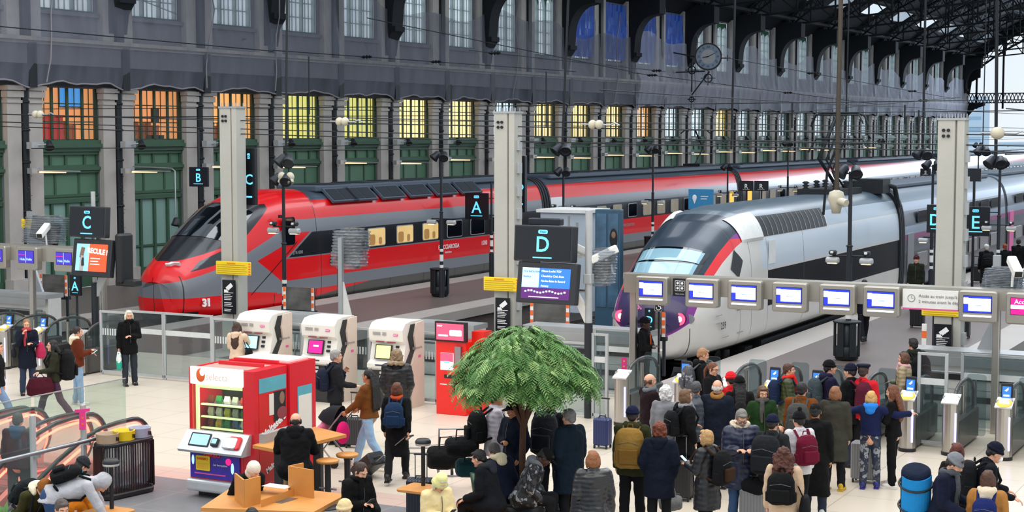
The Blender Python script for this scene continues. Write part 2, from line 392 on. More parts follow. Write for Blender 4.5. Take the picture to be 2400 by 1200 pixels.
def low_window():
    m = MB('win_frame'); h = 1.6
    for y in (-h,-.86,-.06,.74,h-.12): m.box((-.12,y,5.5),(-.06,y+.12,8.0))
    for y in (-1.2,-.45,.36,1.13): m.box((-.10,y,5.5),(-.08,y+.035,7.9))
    for z in (5.5,6.18,6.85,7.5): m.box((-.10,-h,z),(-.08,h,z+.04))
    m.box((-.3,-h,5.42),(-.06,h,5.56)); m.box((-.14,-h,7.75),(-.06,h,8.2))
    return m.mesh('window_frame')
def frosted():
    m = bpy.data.materials.new('frosted'); m.use_nodes = True; MATS['frosted'] = m; n = m.node_tree.nodes; l = m.node_tree.links; n.remove(n['Principled BSDF'])
    t = n.new('ShaderNodeBsdfTranslucent'); d = n.new('ShaderNodeBsdfTransparent'); mx = n.new('ShaderNodeMixShader'); no = n.new('ShaderNodeTexNoise'); no.inputs['Scale'].default_value = 1.2
    cr = n.new('ShaderNodeValToRGB'); cr.color_ramp.elements[0].color = (*hexc('c2d2e0'),1); cr.color_ramp.elements[1].color = (*hexc('eef4fa'),1); l.new(no.outputs['Fac'], cr.inputs[0]); l.new(cr.outputs[0], t.inputs[0])
    mx.inputs[0].default_value = .5; l.new(t.outputs[0], mx.inputs[1]); l.new(d.outputs[0], mx.inputs[2]); l.new(mx.outputs[0], n['Material Output'].inputs[0])
frosted(); mat('win_frame', '2f4a34', .6, 0, .15); glassy('pane', 'eef0ea', .03)
def low_window():
    m = MB('win_frame'); h = 1.6
    for y in (-h,-.86,-.06,.74,h-.12): m.box((-.12,y,5.5),(-.06,y+.12,8.0))
    for y in (-1.2,-.45,.36,1.13): m.box((-.10,y,5.5),(-.08,y+.035,7.9))
    for z in (5.5,6.18,6.85,7.5): m.box((-.10,-h,z),(-.08,h,z+.04))
    m.box((-.3,-h,5.42),(-.06,h,5.56)); m.box((-.14,-h,7.75),(-.06,h,8.2))
    return m.mesh('window_frame')
def frosted():
    m = bpy.data.materials.new('frosted'); m.use_nodes = True; MATS['frosted'] = m; n = m.node_tree.nodes; l = m.node_tree.links; n.remove(n['Principled BSDF'])
    t = n.new('ShaderNodeBsdfTranslucent'); d = n.new('ShaderNodeBsdfTransparent'); mx = n.new('ShaderNodeMixShader'); no = n.new('ShaderNodeTexNoise'); no.inputs['Scale'].default_value = 1.2
    cr = n.new('ShaderNodeValToRGB'); cr.color_ramp.elements[0].color = (*hexc('c2d2e0'),1); cr.color_ramp.elements[1].color = (*hexc('eef4fa'),1); l.new(no.outputs['Fac'], cr.inputs[0]); l.new(cr.outputs[0], t.inputs[0])
    mx.inputs[0].default_value = .5; l.new(t.outputs[0], mx.inputs[1]); l.new(d.outputs[0], mx.inputs[2]); l.new(mx.outputs[0], n['Material Output'].inputs[0])
frosted(); mat('win_frame', '2f4a34', .6, 0, .15); glassy('pane', 'eef0ea', .03)
def low_window():
    m = MB('win_frame'); h = 1.6
    for y in (-h,-.86,-.06,.74,h-.12): m.box((-.12,y,5.5),(-.06,y+.12,8.0))
    for y in (-1.2,-.45,.36,1.13): m.box((-.10,y,5.5),(-.08,y+.035,7.9))
    for z in (5.5,6.18,6.85,7.5): m.box((-.10,-h,z),(-.08,h,z+.04))
    m.box((-.3,-h,5.42),(-.06,h,5.56)); m.box((-.14,-h,7.75),(-.06,h,8.2))
    return m.mesh('window_frame')
def up_window():
    m = MB('win_green')
    h = 1.5
    for y in (-h,-.56,.46,h-.1): m.box((-.3,y,10.25),(-.14,y+.1,13.9))
    for y in (-1.2,-.92,-.18,.12,.82,1.1): m.box((-.27,y,10.25),(-.22,y+.03,13.4))
    for z in (10.3,10.95,11.6,12.25,12.9): m.box((-.27,-h,z),(-.22,h,z+.05))
    m.box((-.3,-h,10.2),(-.12,h,10.34))
    for c in (-1.03,0,1.03):      # arched heads of the three lights
        pts = [(c-.5,13.9),(c-.5,13.1)]+[(c-.43*math.cos(PI*k/8),13.1+.5*math.sin(PI*k/8)) for k in range(9)]+[(c+.5,13.1),(c+.5,13.9)]
        m.prism(pts, -.3, -.16, 0)
    return m.mesh('window_frame')
mat('win_green', '3c6b52', .55, 0, .1)
lw, uw = low_window(), up_window()
pl = MB('pane').quad((-.13,-1.6,5.5),(-.13,1.6,5.5),(-.13,1.6,8.0),(-.13,-1.6,8.0)).mesh('pane')
pu = MB('frosted').quad((-.11,-1.5,10.25),(-.11,1.5,10.25),(-.11,1.5,13.6),(-.11,-1.5,13.6)).mesh('pane')
blue = mat('tarp_blue', '0f4fb4', .45, 0, .35, 1.5, .8, 3)
tarp = MB(blue)
rows = []
for j in range(9):
    z = 10.4+3.5*j/8
    rows.append([(-.25+.09*math.sin(k*1.9+j*.6)+.05*math.sin(k*.8), -1.7+3.4*k/16, z) for k in range(17)])
for j in range(8):
    for k in range(16): tarp.add([rows[j][k],rows[j][k+1],rows[j+1][k+1],rows[j+1][k]], [(0,1,2,3)], None, True)
tarpm = tarp.mesh('tarpaulin')
wi = 1
for i, y in enumerate(YB):
    for frame, pane in ((lw,pl),(uw,pu)):
        o = bpy.data.objects.new('window_%d' % wi, frame); COL.objects.link(o); o.location = (WX,y,0); o['kind'] = 'structure'
        c = bpy.data.objects.new('pane', pane); COL.objects.link(c); c.parent = o; wi += 1
    if 10 <= i <= 13:
        o = bpy.data.objects.new('tarpaulin', tarpm); COL.objects.link(o); o.location = (WX+.44,y,0)
        tag(o, 'dark blue tarpaulin over an upper window, %s of four from the left' % ORD[i-10], 'tarpaulin', 'blue tarpaulins over the upper windows')
# rooms behind the lower windows: lit back walls and furnishing
def room_mat(name, a, es, b=None):
    mat(name, a, .8, 0, .25, 1.3, emis=b or a, es=es)
room_mat('room_orange','dca06a',.8); room_mat('room_amber','ecb878',.9); room_mat('room_lime','d8d68c',.85); room_mat('room_cream','ffe8b4',1.05); room_mat('room_dim','c4d2e0',1.3); room_mat('room_dim2','8090a0',.7)
mat('room_wood','a8652e',.6,0,.25,2,emis='8a4a1c',es=.25); mat('room_red','c42a20',.6,0,.2,emis='d02a20',es=.35); mat('screen_blue','2f86d8',.4,emis='3a9af0',es=.9)
seq = ['room_amber','room_orange','room_orange','room_amber','room_lime','room_lime','room_cream','room_cream','room_dim','room_cream','room_cream','room_cream','room_amber','room_dim','room_dim','room_cream']
for i, y in enumerate(YB):
    k = seq[i] if i < len(seq) else ('room_dim' if i%3 else 'room_dim2')
    m = MB(k).box((WX-2.6,y-2.44,4.6),(WX-2.5,y+2.44,9)); m.box((WX-2.5,y-2.44,4.6),(WX-.3,y-2.4,9)); m.box((WX-2.5,y+2.4,4.6),(WX-.3,y+2.44,9))
    m.mat('room_wood').box((WX-2.5,y-2.4,4.5),(WX-.3,y+2.4,4.6)); m.mat('stone_dark').box((WX-2.5,y-2.4,8.4),(WX-.3,y+2.4,8.5))
    struct('wall_back_%d' % (i+1), m)
    if i in (1,2,3,9,10,11): 
        m = MB('room_wood'); m.box((-.25,-.8,0),(.25,.8,.95)); m.box((-.22,-1.6,.1),(-.1,1.6,1.35)); 
        for q in range(4): m.box((-.3,-1.5+q*.75,.2),(.12,-1.42+q*.75,1.5))
        tag(m.build('counter'), ['','brown counter inside the first fully seen orange lit window','brown counter inside the second orange lit window','brown counter inside the orange lit window behind the first concrete pylon'][i] if i<4 else 'brown shelf unit, %s of three inside the cream lit windows' % ORD[max(0,i-9)], 'counter', None if i<4 else 'shelf units behind cream windows').location = (WX-1.6,y+.6,4.75)
for y, z, lb, c in ((45.0,5.5,'red shelf standing inside the first orange window','room_red'),(48.9,5.5,'red shelf at the left inside the second orange window','room_red')):
    tag(MB(c).box((-.15,-.5,-.9),(.15,.5,.75)).box((-.2,-.55,.2),(.2,.55,.26)).box((-.2,-.55,.7),(.2,.55,.76)).build('shelf'), lb, 'shelf').location = (WX-1.1,y+.9,z+.2)
tag(MB('black').box((-.06,-.62,-.45),(0,.62,.5)).mat('screen_blue').box((0,-.58,-.4),(.02,.58,.45)).build('menu_screen'), 'glowing blue screen hanging inside the first orange window','screen').location=(WX-1.2,47.1,7.2)
tag(MB('black').cyl((0,0,0),(0,0,1.5),.02).box((-.05,-.2,1.0),(.05,.2,1.6)).box((-.25,-.25,0),(.25,.25,.5)).build('loudspeaker'), 'dark loudspeaker on a stand inside the second orange window','loudspeaker').location=(WX-.9,51.6,5.2)
mat('lampshade_e','fff6c0',.5,emis='fff3a0',es=2.2); mat('pink_e','e060e8',.5,emis='e868f0',es=1.0)
for q,(yy) in enumerate((59.3,59.9)):
    tag(MB('lampshade_e').lathe([(.05,-.45),(.2,-.3),(.22,.1),(.16,.45),(.04,.5)],(0,0,0),12).build('lantern'), 'glowing white lantern, the %s one inside the yellow green window' % ('left','right')[q],'lantern','lanterns in the yellow green window').location=(WX-1.2,yy,6.0)
tag(MB('black').box((-.04,-.35,-.5),(0,.35,.5)).mat('pink_e').box((0,-.3,-.45),(.02,.3,.45)).build('light_panel'),'glowing pink panel inside the third orange window','panel').location=(WX-1.0,53.8,7.1)
# the debris net draped in front of cornice and upper windows
def net_mat():
    m = bpy.data.materials.new('netting'); m.use_nodes = True; MATS['netting'] = m; nt = m.node_tree; n = nt.nodes; l = nt.links
    b = n['Principled BSDF']; b.inputs['Base Color'].default_value = (*hexc('7a7e8c'),1); b.inputs['Roughness'].default_value = .9
    tc = n.new('ShaderNodeTexCoord'); mp = n.new('ShaderNodeMapping'); mp.inputs['Scale'].default_value = (.3,.9,.16); no = n.new('ShaderNodeTexNoise'); no.inputs['Scale'].default_value = 2.2; no.inputs['Detail'].default_value = 5
    mr = n.new('ShaderNodeMapRange'); mr.inputs[1].default_value = .3; mr.inputs[2].default_value = .7; mr.inputs[3].default_value = .30; mr.inputs[4].default_value = .55
    l.new(tc.outputs['Object'], mp.inputs[0]); l.new(mp.outputs[0], no.inputs['Vector']); l.new(no.outputs['Fac'], mr.inputs[0]); l.new(mr.outputs[0], b.inputs['Alpha'])
net_mat(); MATS['netting_daylit'] = MATS['netting'].copy(); MATS['netting_daylit'].node_tree.nodes['Principled BSDF'].inputs['Base Color'].default_value = (*hexc('b6bac8'),1); [setattr(n_.inputs[i_],'default_value',v_) for n_ in MATS['netting_daylit'].node_tree.nodes if n_.type=='MAP_RANGE' for i_,v_ in ((3,.36),(4,.55))]; mat('hemline','8e8a90',.9)  # far copy is paler: daylight from the gable painted into the colour
prof = [(.62,7.55),(.66,7.9),(.72,8.3),(.82,8.8),(.86,9.22),(.6,9.7),(.45,10.4),(.4,11.2),(.38,12.0)]
def net(y0, y1, top, name, label, m='netting'):
    mb = MB(m); mb.smooth = True; N = int((y1-y0)/.35); rows = []
    for i in range(N+1):
        y = y0+(y1-y0)*i/N; ph = ((y-45.7+BP/2)/BP) % 1.0
        hem = 7.62 - .22*abs(2*ph-1)**3 + .05*math.sin(y*2.3) + .03*math.sin(y*5.1)
        ztop = top + .25*math.sin(y*.9) + .35*math.sin(y*.33) ; row = []
        for j, (dx, z) in enumerate(prof):
            zz = hem if j == 0 else z
            if z > 9.3: zz = 9.22+(z-9.22)*(ztop-9.22)/(12-9.22)
            fold = .04*math.sin(y*1.283*2)+.02*math.sin(y*4.7+z)
            row.append((WX+dx+fold*(1 if j<7 else .6), y, zz))
        rows.append(row)
    for i in range(N):
        for j in range(len(prof)-1): mb.add([rows[i][j],rows[i+1][j],rows[i+1][j+1],rows[i][j+1]],[(0,1,2,3)])
    r = thing(name, label, 'netting'); mb.build('sheet', r)
    MB('hemline').tube([(x+.02,y,z) for (x,y,z) in [q[0] for q in rows]], .035, 5).build('hem_rope', r)
    return r
net(38,62.8,14.6,'safety_net','grey safety netting at the left covering the upper windows to the top')
net(62.8,97.4,12.0,'safety_net','grey safety netting draped over the cornice in the middle of the wall')
net(97.4,195.6,11.9,'safety_net','safety netting with daylight painted in, at the far wall end, right of the hanging clock','netting_daylit')
for i, y in enumerate((44.0,53.0,57.6,79.9,93.5,107.0)):
    tag(MB('hemline').tube([(WX+.85+.1*math.sin(k*1.3+y),y-.3+.12*k*(1 if k<5 else .6),7.6+.8*k) for k in range(8)], .03, 5).build('rope'),'pale rope over the safety netting, %s from the left' % ORD[i],'rope','ropes over the netting')
# ---------------------------------------------------------------- roof of the train hall
def arch_z(d): return 12.9+9*(1-math.exp(-d/9))
def rib():
    m = MB('roofdark')
    top = [(d, arch_z(d)+.9) for d in (0,1.5,3,5,7,9.5,12,15,18,22)]
    bot = [(d, 14.35+.085*d) for d,_ in top]
    for P, w in ((top,.16),(bot,.11)):
        for (a,b),(c,d) in zip(P,P[1:]):
            for s in (-.22,.22): m.cyl((a,s,b),(c,s,d),w/1.6,n=6)
            m.box((min(a,c),-.25,min(b,d)),(min(a,c)+.05,.25,min(b,d)+.05))
    for i in range(1,len(top)):
        m.cyl((top[i][0],0,top[i][1]),(bot[i][0],0,bot[i][1]),.08,n=6)
        m.cyl((top[i-1][0],0,top[i-1][1]),(bot[i][0],0,bot[i][1]),.06,n=6)
    # lattice web of small bars under the arch
    for i in range(44):
        d = 1+i*.45; m.cyl((d,0,arch_z(d)+.85),(d+.5,0,arch_z(d)+.15),.03,n=5); m.cyl((d+.5,0,arch_z(d+.5)+.85),(d,0,arch_z(d)+.15),.03,n=5)
    q = [(d, arch_z(d)+.15) for d in (0.5,1.5,3,5,7,9.5,12,15,18,22)]
    for (a,b),(c,d) in zip(q,q[1:]): m.cyl((a,0,b),(c,0,d),.09,n=6)
    return m.mesh('roof_truss')
def bracket():
    m = MB('roofdark')
    arc = [(.6+1.3*(1-math.cos(R(t))), 11.5+1.8*math.sin(R(t))) for t in range(0,91,10)]
    pts = [(0,9.5),(.18,9.55),(.3,10.3),(.62,10.75),(.55,11.0)]+arc+[(2.3,13.4),(2.3,14.6),(0,14.6)]
    m.prism(pts, -.5, .5, 1); m.box((0,-.45,10.7),(.7,.45,10.95)); return m.mesh('bracket')
rm, bm_ = rib(), bracket()
yr = 48.15; n_ = 0
while yr < 197:
    o = bpy.data.objects.new('roof_truss', rm); COL.objects.link(o); o.location = (WX,yr,0); tag(o,'dark iron roof truss, %s from the near end of the long wall' % ORD[n_],'truss','roof trusses')
    o = bpy.data.objects.new('iron_bracket', bm_); COL.objects.link(o); o.location = (WX+.1,yr,0); tag(o,'curved black iron roof bracket, %s from the left along the wall' % ORD[n_],'bracket','iron roof brackets')
    yr += 9.8; n_ += 1
glassy('skylight', 'dfe8ee', .35, .3)
mat('skylight_white','c9ccd0',.6,0,.2,1.0)
m = MB('roofdark'); ms = MB('skylight_white')
ds = [0,1.2,2.6,4.2,6,8,10.5,13.5,17,22]
for i in range(len(ds)-1):
    a, b = ds[i], ds[i+1]; za, zb = arch_z(a)+1.1, arch_z(b)+1.1
    y = 44.0
    while y < 198:
        y2 = min(y+4.9, 198.0)
        sky = (i in (2,5) and int((y-44)/4.9)%2 == 0) or (i in (4,7) and int((y-44)/4.9)%4 == 1)
        if not sky: m.add([(WX+a,y,za),(WX+b,y,zb),(WX+b,y2,zb),(WX+a,y2,za)],[(0,1,2,3)]); m.add([(WX+a,y,za+.12),(WX+b,y,zb+.12),(WX+b,y2,zb+.12),(WX+a,y2,za+.12)],[(0,1,2,3)])
        elif int((y-44)/9.8)%2: ms.mat('skylight').add([(WX+a,y,za),(WX+b,y,zb),(WX+b,y2,zb),(WX+a,y2,za)],[(0,1,2,3)])
        y = y2
    if i in (1,3,5,7):
        for s in range(2): m.box((WX+a+s*.5-.05,44,za-.35),(WX+a+s*.5+.05,198,za-.15))
struct('ceiling', m); struct('ceiling_2', ms)
# slender tie rods hanging from the roof over the platforms
# ---------------------------------------------------------------- gable end with its lattice beam
GY = 196.2
m = MB('roofdark')
m.prism([(WX,13.5)]+[(WX+d, arch_z(d)-.2) for d in (0.5,2,4,6,8,12,18,24)]+[(WX+24,27),(WX,27)], GY-.2, GY+.2, 1)
for k in range(9):
    x = WX+1.6+k*3.05; m.box((x-.1,GY-.12,8.6),(x+.1,GY+.12,20))
for z in (9.25,10.35): m.box((WX,GY-.15,z),(WX+26,GY+.15,z+.12))
for k in range(60):
    x = WX+.3+k*.42; m.cyl((x,GY,9.3),(x+.4,GY,10.4),.05,n=5); m.cyl((x+.4,GY,9.3),(x,GY,10.4),.05,n=5)
m.prism([(WX,6.4),(WX+.5,6.5),(WX+.7,7.8),(WX+1.4,8.6),(WX+2.6,9.0),(WX+2.6,9.3),(WX,9.3)],GY-.2,GY+.2,1)
m.prism([(WX,10.4),(WX+.8,10.4),(WX+1.0,11.8),(WX+1.7,12.2),(WX+2.0,12.3),(WX+2.0,14.2),(WX,14.2)],GY-.2,GY+.2,1)
for d in range(0,24):
    x0=WX+1.6+d; m.cyl((x0,GY,arch_z(1.6+d)-.3),(x0+1,GY,arch_z(2.6+d)-1.1),.05,n=5); m.cyl((x0+1,GY,arch_z(2.6+d)-.3),(x0,GY,arch_z(1.6+d)-1.1),.05,n=5)
for d in range(0,24):
    x0=WX+1.6+d; m.cyl((x0,GY,arch_z(1.6+d)-1.2),(x0+1,GY,arch_z(2.6+d)-1.2),.13,n=6)
struct('wall_end', m)
# ---------------------------------------------------------------- outside: far platforms, sheds and blocks, haze painted into their colours
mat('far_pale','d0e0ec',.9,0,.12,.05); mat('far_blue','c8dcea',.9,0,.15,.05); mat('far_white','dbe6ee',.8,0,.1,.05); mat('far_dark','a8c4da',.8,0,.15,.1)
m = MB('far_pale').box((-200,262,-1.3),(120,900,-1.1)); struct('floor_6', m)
fb = [(-120,520,30,8,17),(-86,560,22,8,15),(-150,600,34,8,20),(-60,640,26,8,18),(-104,440,12,10,10),(-45,500,16,8,12)]
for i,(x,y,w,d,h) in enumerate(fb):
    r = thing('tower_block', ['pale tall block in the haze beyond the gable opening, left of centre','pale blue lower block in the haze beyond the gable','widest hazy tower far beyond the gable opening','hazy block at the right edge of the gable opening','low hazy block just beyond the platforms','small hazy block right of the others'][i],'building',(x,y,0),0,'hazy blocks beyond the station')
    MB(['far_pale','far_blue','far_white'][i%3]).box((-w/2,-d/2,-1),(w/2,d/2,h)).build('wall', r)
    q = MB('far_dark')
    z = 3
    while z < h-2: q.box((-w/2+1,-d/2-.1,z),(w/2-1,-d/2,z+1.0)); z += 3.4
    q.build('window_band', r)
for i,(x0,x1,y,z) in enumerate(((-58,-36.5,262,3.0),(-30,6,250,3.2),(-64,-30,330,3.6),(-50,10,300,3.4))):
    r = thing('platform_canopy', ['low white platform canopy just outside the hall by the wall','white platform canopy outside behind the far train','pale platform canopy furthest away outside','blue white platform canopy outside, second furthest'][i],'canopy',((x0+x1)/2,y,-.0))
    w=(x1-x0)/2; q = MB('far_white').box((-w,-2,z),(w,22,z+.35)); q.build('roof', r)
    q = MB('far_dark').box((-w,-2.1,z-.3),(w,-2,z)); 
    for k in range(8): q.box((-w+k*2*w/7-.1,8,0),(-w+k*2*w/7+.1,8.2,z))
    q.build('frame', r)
# ================================================================== TRAINS
def interp(tab, s, k):
    if s <= tab[0][0]: return tab[0][k]
    for a, b in zip(tab, tab[1:]):
        if s <= b[0]:
            t = (s-a[0])/(b[0]-a[0]); return a[k]*(1-t)+b[k]*t
    return tab[-1][k]
def section(w, zt, zb, zc, nu, nl, N=56):
    row = []
    for k in range(N):
        t = 2*PI*k/N; c, s = math.cos(t), math.sin(t); n = nu if s >= 0 else nl
        x = w*math.copysign(abs(c)**(2/n), c); z = zc+(zt-zc)*abs(s)**(2/n) if s >= 0 else zc-(zc-zb)*abs(s)**(2/n)
        row.append((x, 0, z))
    return row
def body_rows(tab, ss, N=56):
    rows = []
    for s in ss:
        w, zt, zb, zc, nu, nl, dy = [interp(tab, s, k) for k in range(1, 8)]
        rows.append([(x, s+dy*(1-abs(x/max(w,.01))**2)*0-dy*max(0,(1-(x/max(w,.01))**2)), z) for x,_,z in section(w, zt, zb, zc, nu, nl, N)])
    return rows
def loft_obj(name, rows, m, parent, cap=True, label=None):
    mb = MB(m); mb.loft(rows, cap, None, True); return mb.build(name, parent, label)
def sub_patch(name, rows, m, parent, test, off=.012, label=None):
    """surface patch of a lofted body, lifted a little: glass, covers"""
    mb = MB(m); n = len(rows[0]); cx = 0
    V = [[Vector(p) for p in r] for r in rows]
    cen = [sum(r, Vector())/n for r in V]
    for i in range(len(rows)-1):
        for k in range(n):
            q = [V[i][k], V[i][(k+1)%n], V[i+1][(k+1)%n], V[i+1][k]]; c = sum(q, Vector())/4
            if test(c.x, c.y, c.z):
                nn = (q[1]-q[0]).cross(q[3]-q[0])
                if nn.length < 1e-9: continue
                nn.normalize()
                if nn.dot(c-cen[i]) < 0: nn = -nn
                mb.add([p+nn*off for p in q], [(0,1,2,3)], None, True)
    if not mb.f: return None
    o = mb.build(name, parent, label); return o
def surf(tab, s, t, off=0.):
    w, zt, zb, zc, nu, nl, dy = [interp(tab, s, k) for k in range(1, 8)]
    def P(t):
        c, q = math.cos(t), math.sin(t); n = nu if q >= 0 else nl
        x = w*math.copysign(abs(c)**(2/n), c); z = zc+(zt-zc)*abs(q)**(2/n) if q >= 0 else zc-(zc-zb)*abs(q)**(2/n)
        return Vector((x, s-dy*max(0,(1-(x/max(w,.01))**2)), z))
    p = P(t)
    if off:
        w2, zt2 = interp(tab, s+.1, 1), interp(tab, s+.1, 2)
        a = P(t+.02)-P(t-.02); sl = (zt2-zt)/.1*max(0,math.sin(t)); nrm = Vector((a.z, 0, -a.x)).normalized(); nrm = Vector((nrm.x, -sl*.8, nrm.z)).normalized()
        if nrm.dot(p-Vector((0,p.y,zc))) < 0: nrm = -nrm
        p = p+nrm*off
    return p
def t_at(tab, s, z):
    lo, hi = -1.4, PI/2
    for _ in range(30):
        md = (lo+hi)/2
        if surf(tab, s, md).z < z: lo = md
        else: hi = md
    return lo
def patch(name, tab, fn, m, parent, nu=24, nv=12, off=.014, label=None, u0=-1, u1=1):
    mb = MB(m); g = [[surf(tab, *fn(u0+(u1-u0)*i/nu, j/nv), off) for i in range(nu+1)] for j in range(nv+1)]
    vs = [p for r in g for p in r]; mb.add(vs, [(j*(nu+1)+i, j*(nu+1)+i+1, (j+1)*(nu+1)+i+1, (j+1)*(nu+1)+i) for j in range(nv) for i in range(nu)], None, True)
    return mb.build(name, parent, label)
def zpatch(name, tab, quad, m, parent, sgn=1, n=10, off=.014, label=None):
    """patch given by four (length, height) corners on one flank"""
    mb = MB(m); vs = []
    for j in range(n+1):
        for i in range(n+1):
            u, v = i/n, j/n; q = [quad[0][k]*(1-u)*(1-v)+quad[1][k]*u*(1-v)+quad[2][k]*u*v+quad[3][k]*(1-u)*v for k in (0,1)]
            p = surf(tab, q[0], t_at(tab, q[0], q[1]), off); vs.append((sgn*p.x, p.y, p.z))
    mb.add(vs, [(j*(n+1)+i, j*(n+1)+i+1, (j+1)*(n+1)+i+1, (j+1)*(n+1)+i) for j in range(n) for i in range(n)], None, True)
    return mb.build(name, parent, label)
def merge_smooth(o):
    bm = bmesh.new(); bm.from_mesh(o.data); bmesh.ops.remove_doubles(bm, verts=bm.verts, dist=.004); bm.to_mesh(o.data); bm.free()
    for p in o.data.polygons: p.use_smooth = True
def paint(name, rough=.18, coat=.6, metal=0.):
    m = bpy.data.materials.new(name); m.use_nodes = True; MATS[name] = m; b = m.node_tree.nodes['Principled BSDF']
    b.inputs['Roughness'].default_value = rough; b.inputs['Coat Weight'].default_value = coat; b.inputs['Coat Roughness'].default_value = .04; b.inputs['Metallic'].default_value = metal
    return NX(m), b
RED, GREY, DKG, BLK = hexc('e60c14'), hexc('777b82'), hexc('4c4a47'), hexc('0d1016')
def red_paint(name, front):
    e, b = paint(name, .28, .25); s, z, x = e.pos(1), e.pos(2), e.pos(0)
    redc = e.mix(e.noise(.4), RED, hexc('d80a14'))
    c = redc
    def ln(a, k): return e.math('MULTIPLY_ADD', s, a, k)      # a*s+k
    stripe = e.AND(e.gt(z, 2.4), e.lt(z, 2.84), e.gt(s, 5.9 if front else -1))
    low = e.AND(e.gt(z, .4), e.lt(z, .8), e.gt(s, 5.0 if front else -1))
    if front:
        up = e.math('MAXIMUM', ln(.22, .98), ln(.345, .665)); lo = e.math('MAXIMUM', e.math('MINIMUM', .6, ln(-.1, .95)), .4)
        chev = e.AND(e.lt(z, up), e.gt(z, lo), e.lt(s, 5.9))
        arrow = e.AND(e.lt(z, ln(.3, .39)), e.gt(z, ln(-.6, 3.96)), e.gt(z, .8))
        c = e.mix(chev, c, GREY)
        c = e.mix(e.OR(stripe, e.AND(low, e.gt(s, 5.0))), c, GREY); c = e.mix(e.AND(arrow, e.lt(z, 2.4)), c, redc)
        wb = e.AND(e.gt(z, 1.58), e.lt(z, 2.38), e.lt(z, ln(.57, -1.66)), e.gt(s, 5.6))
        wedge = e.AND(e.gt(z, 1.54), e.lt(z, 2.42), e.lt(z, ln(.57, -1.58)), e.gt(s, 5.5))
        c = e.mix(wedge, c, GREY); c = e.mix(wb, c, BLK)
        skirt = e.AND(e.lt(z, .4), e.gt(s, e.math('MULTIPLY_ADD', z, 12.8, 5.7)), e.gt(s, 5))
        c = e.mix(skirt, c, DKG); c = e.mix(e.AND(e.lt(z, -.02), e.lt(s, 60)), c, hexc('2a2928'))
        c = e.mix(e.AND(e.lt(z, .16), e.lt(s, 1.3)), c, hexc('222326'))
        roof = e.AND(e.gt(z, 3.46), e.gt(s, 7.4))
        ws = e.AND(e.gt(z, ln(.24, 1.5)), e.lt(z, 3.42), e.lt(s, 4.95), e.gt(s, .95), e.gt(z, ln(.62, .2)))
        c = e.mix(roof, c, hexc('44505e')); c = e.mix(ws, c, BLK)
        seam = e.OR(e.AND(e.gt(s, .78), e.lt(s, .81), e.lt(z, 1.3)), e.AND(e.gt(x, -.012), e.lt(x, .012), e.lt(s, .75), e.lt(z, 1.25)),
                    e.AND(e.lt(e.math('ABSOLUTE', e.math('SUBTRACT', z, ln(.62, -1.75))), .022), e.gt(s, 3.6), e.lt(s, 6.2)), e.AND(e.gt(s, 7.35), e.lt(s, 7.385), e.gt(z, 2.2)),
                    e.AND(e.gt(s, 7.6), e.lt(s, 7.63), e.lt(z, 2.4)), e.AND(e.gt(s, 8.6), e.lt(s, 8.63), e.lt(z, 2.4)))
        c = e.mix(seam, c, hexc('1b1413'))
    else:
        c = e.mix(e.OR(stripe, low), c, GREY)
        c = e.mix(e.AND(e.gt(z, 1.56), e.lt(z, 2.4)), c, BLK)
        c = e.mix(e.lt(z, .4), c, DKG); c = e.mix(e.lt(z, -.02), c, hexc('2a2928')); c = e.mix(e.gt(z, 3.46), c, hexc('44505e'))
        en = e.OR(e.lt(s, 1.5), e.gt(s, 23.0)); ar = e.AND(en, e.gt(z, .8), e.lt(z, 2.9)); c = e.mix(e.AND(ar, e.gt(z, 2.4)), c, hexc('d9dade'))
    c = e.mix(e.AND(e.gt(e.math('FRACT', e.math('MULTIPLY', s, .41)), .985), e.lt(z, .4)), c, hexc('151515'))
    e.link(c, b.inputs['Base Color'])
red_paint('red_livery', True); red_paint('red_coach', False)
mat('glass_black', '0b1119', .06, 0, .1, coat=1.0, spec=.8); mat('roof_grey','4a5664',.5,0,.1); mat('grille','1d252e',.6,.2)
mat('interior_warm','d8b878',.6,0,.35,1.6,emis='d6b070',es=.5); mat('interior_dim','8c8272',.5,0,.4,2.2,emis='8c7c60',es=.25); mat('seat_tan','a8793f',.6,0,.1,emis='a8793f',es=.3); mat('rubber_gang','20242a',.7)
mat('door_glow','e8b04a',.5,0,.2,1.5,emis='f0b040',es=.9); mat('lamp_glass','141a22',.12,0,.5,9,coat=.6)
# leading car
RTAB = [ # s, w, ztop, zbot, zc, n_upper, n_lower, forward bulge
 (0,.62,1.12,-.05,.62,2.2,2.4,.22),(.12,.86,1.32,-.2,.65,2.3,2.6,.24),(.4,1.02,1.6,-.3,.7,2.3,3,.22),(.9,1.17,1.95,-.34,.75,2.3,3.4,.14),(1.6,1.29,2.42,-.34,.8,2.3,4,.05),
 (2.5,1.37,2.98,-.34,.9,2.4,4.5,0),(3.4,1.42,3.4,-.34,1.0,2.6,5,0),(4.6,1.45,3.72,-.34,1.1,2.9,5.5,0),(6,1.46,3.86,-.34,1.2,3.1,6,0),(7.4,1.46,3.84,-.34,1.3,3.5,6,0),(7.5,1.45,3.76,-.34,1.3,3.7,6,0),(25,1.45,3.76,-.34,1.3,3.7,6,0)]
RTAB = [(.6+r[0]*.88 if r[0]<7 else r[0]+.05, *r[1:]) for r in RTAB]
train = thing('red_train', 'red and grey high-speed train with pointed nose numbered 31 beside the wall platform', 'train', (-33.6, 39.3, 0))
ss = [.6,.63,.67,.72,.8,.9]+[1.0+.1*i for i in range(60)]+[7,7.2,7.38,7.46,7.54,8]+[8+1.0*i for i in range(1,18)]
ss = sorted(set(ss)); rows = body_rows(RTAB, ss, 72)
lead = loft_obj('leading_car', rows, 'red_livery', train)
def ws_red(u, v): return (2.1+.75*u*u+v*(1.75-.35*u*u), PI/2-u*(1.0-.30*v))
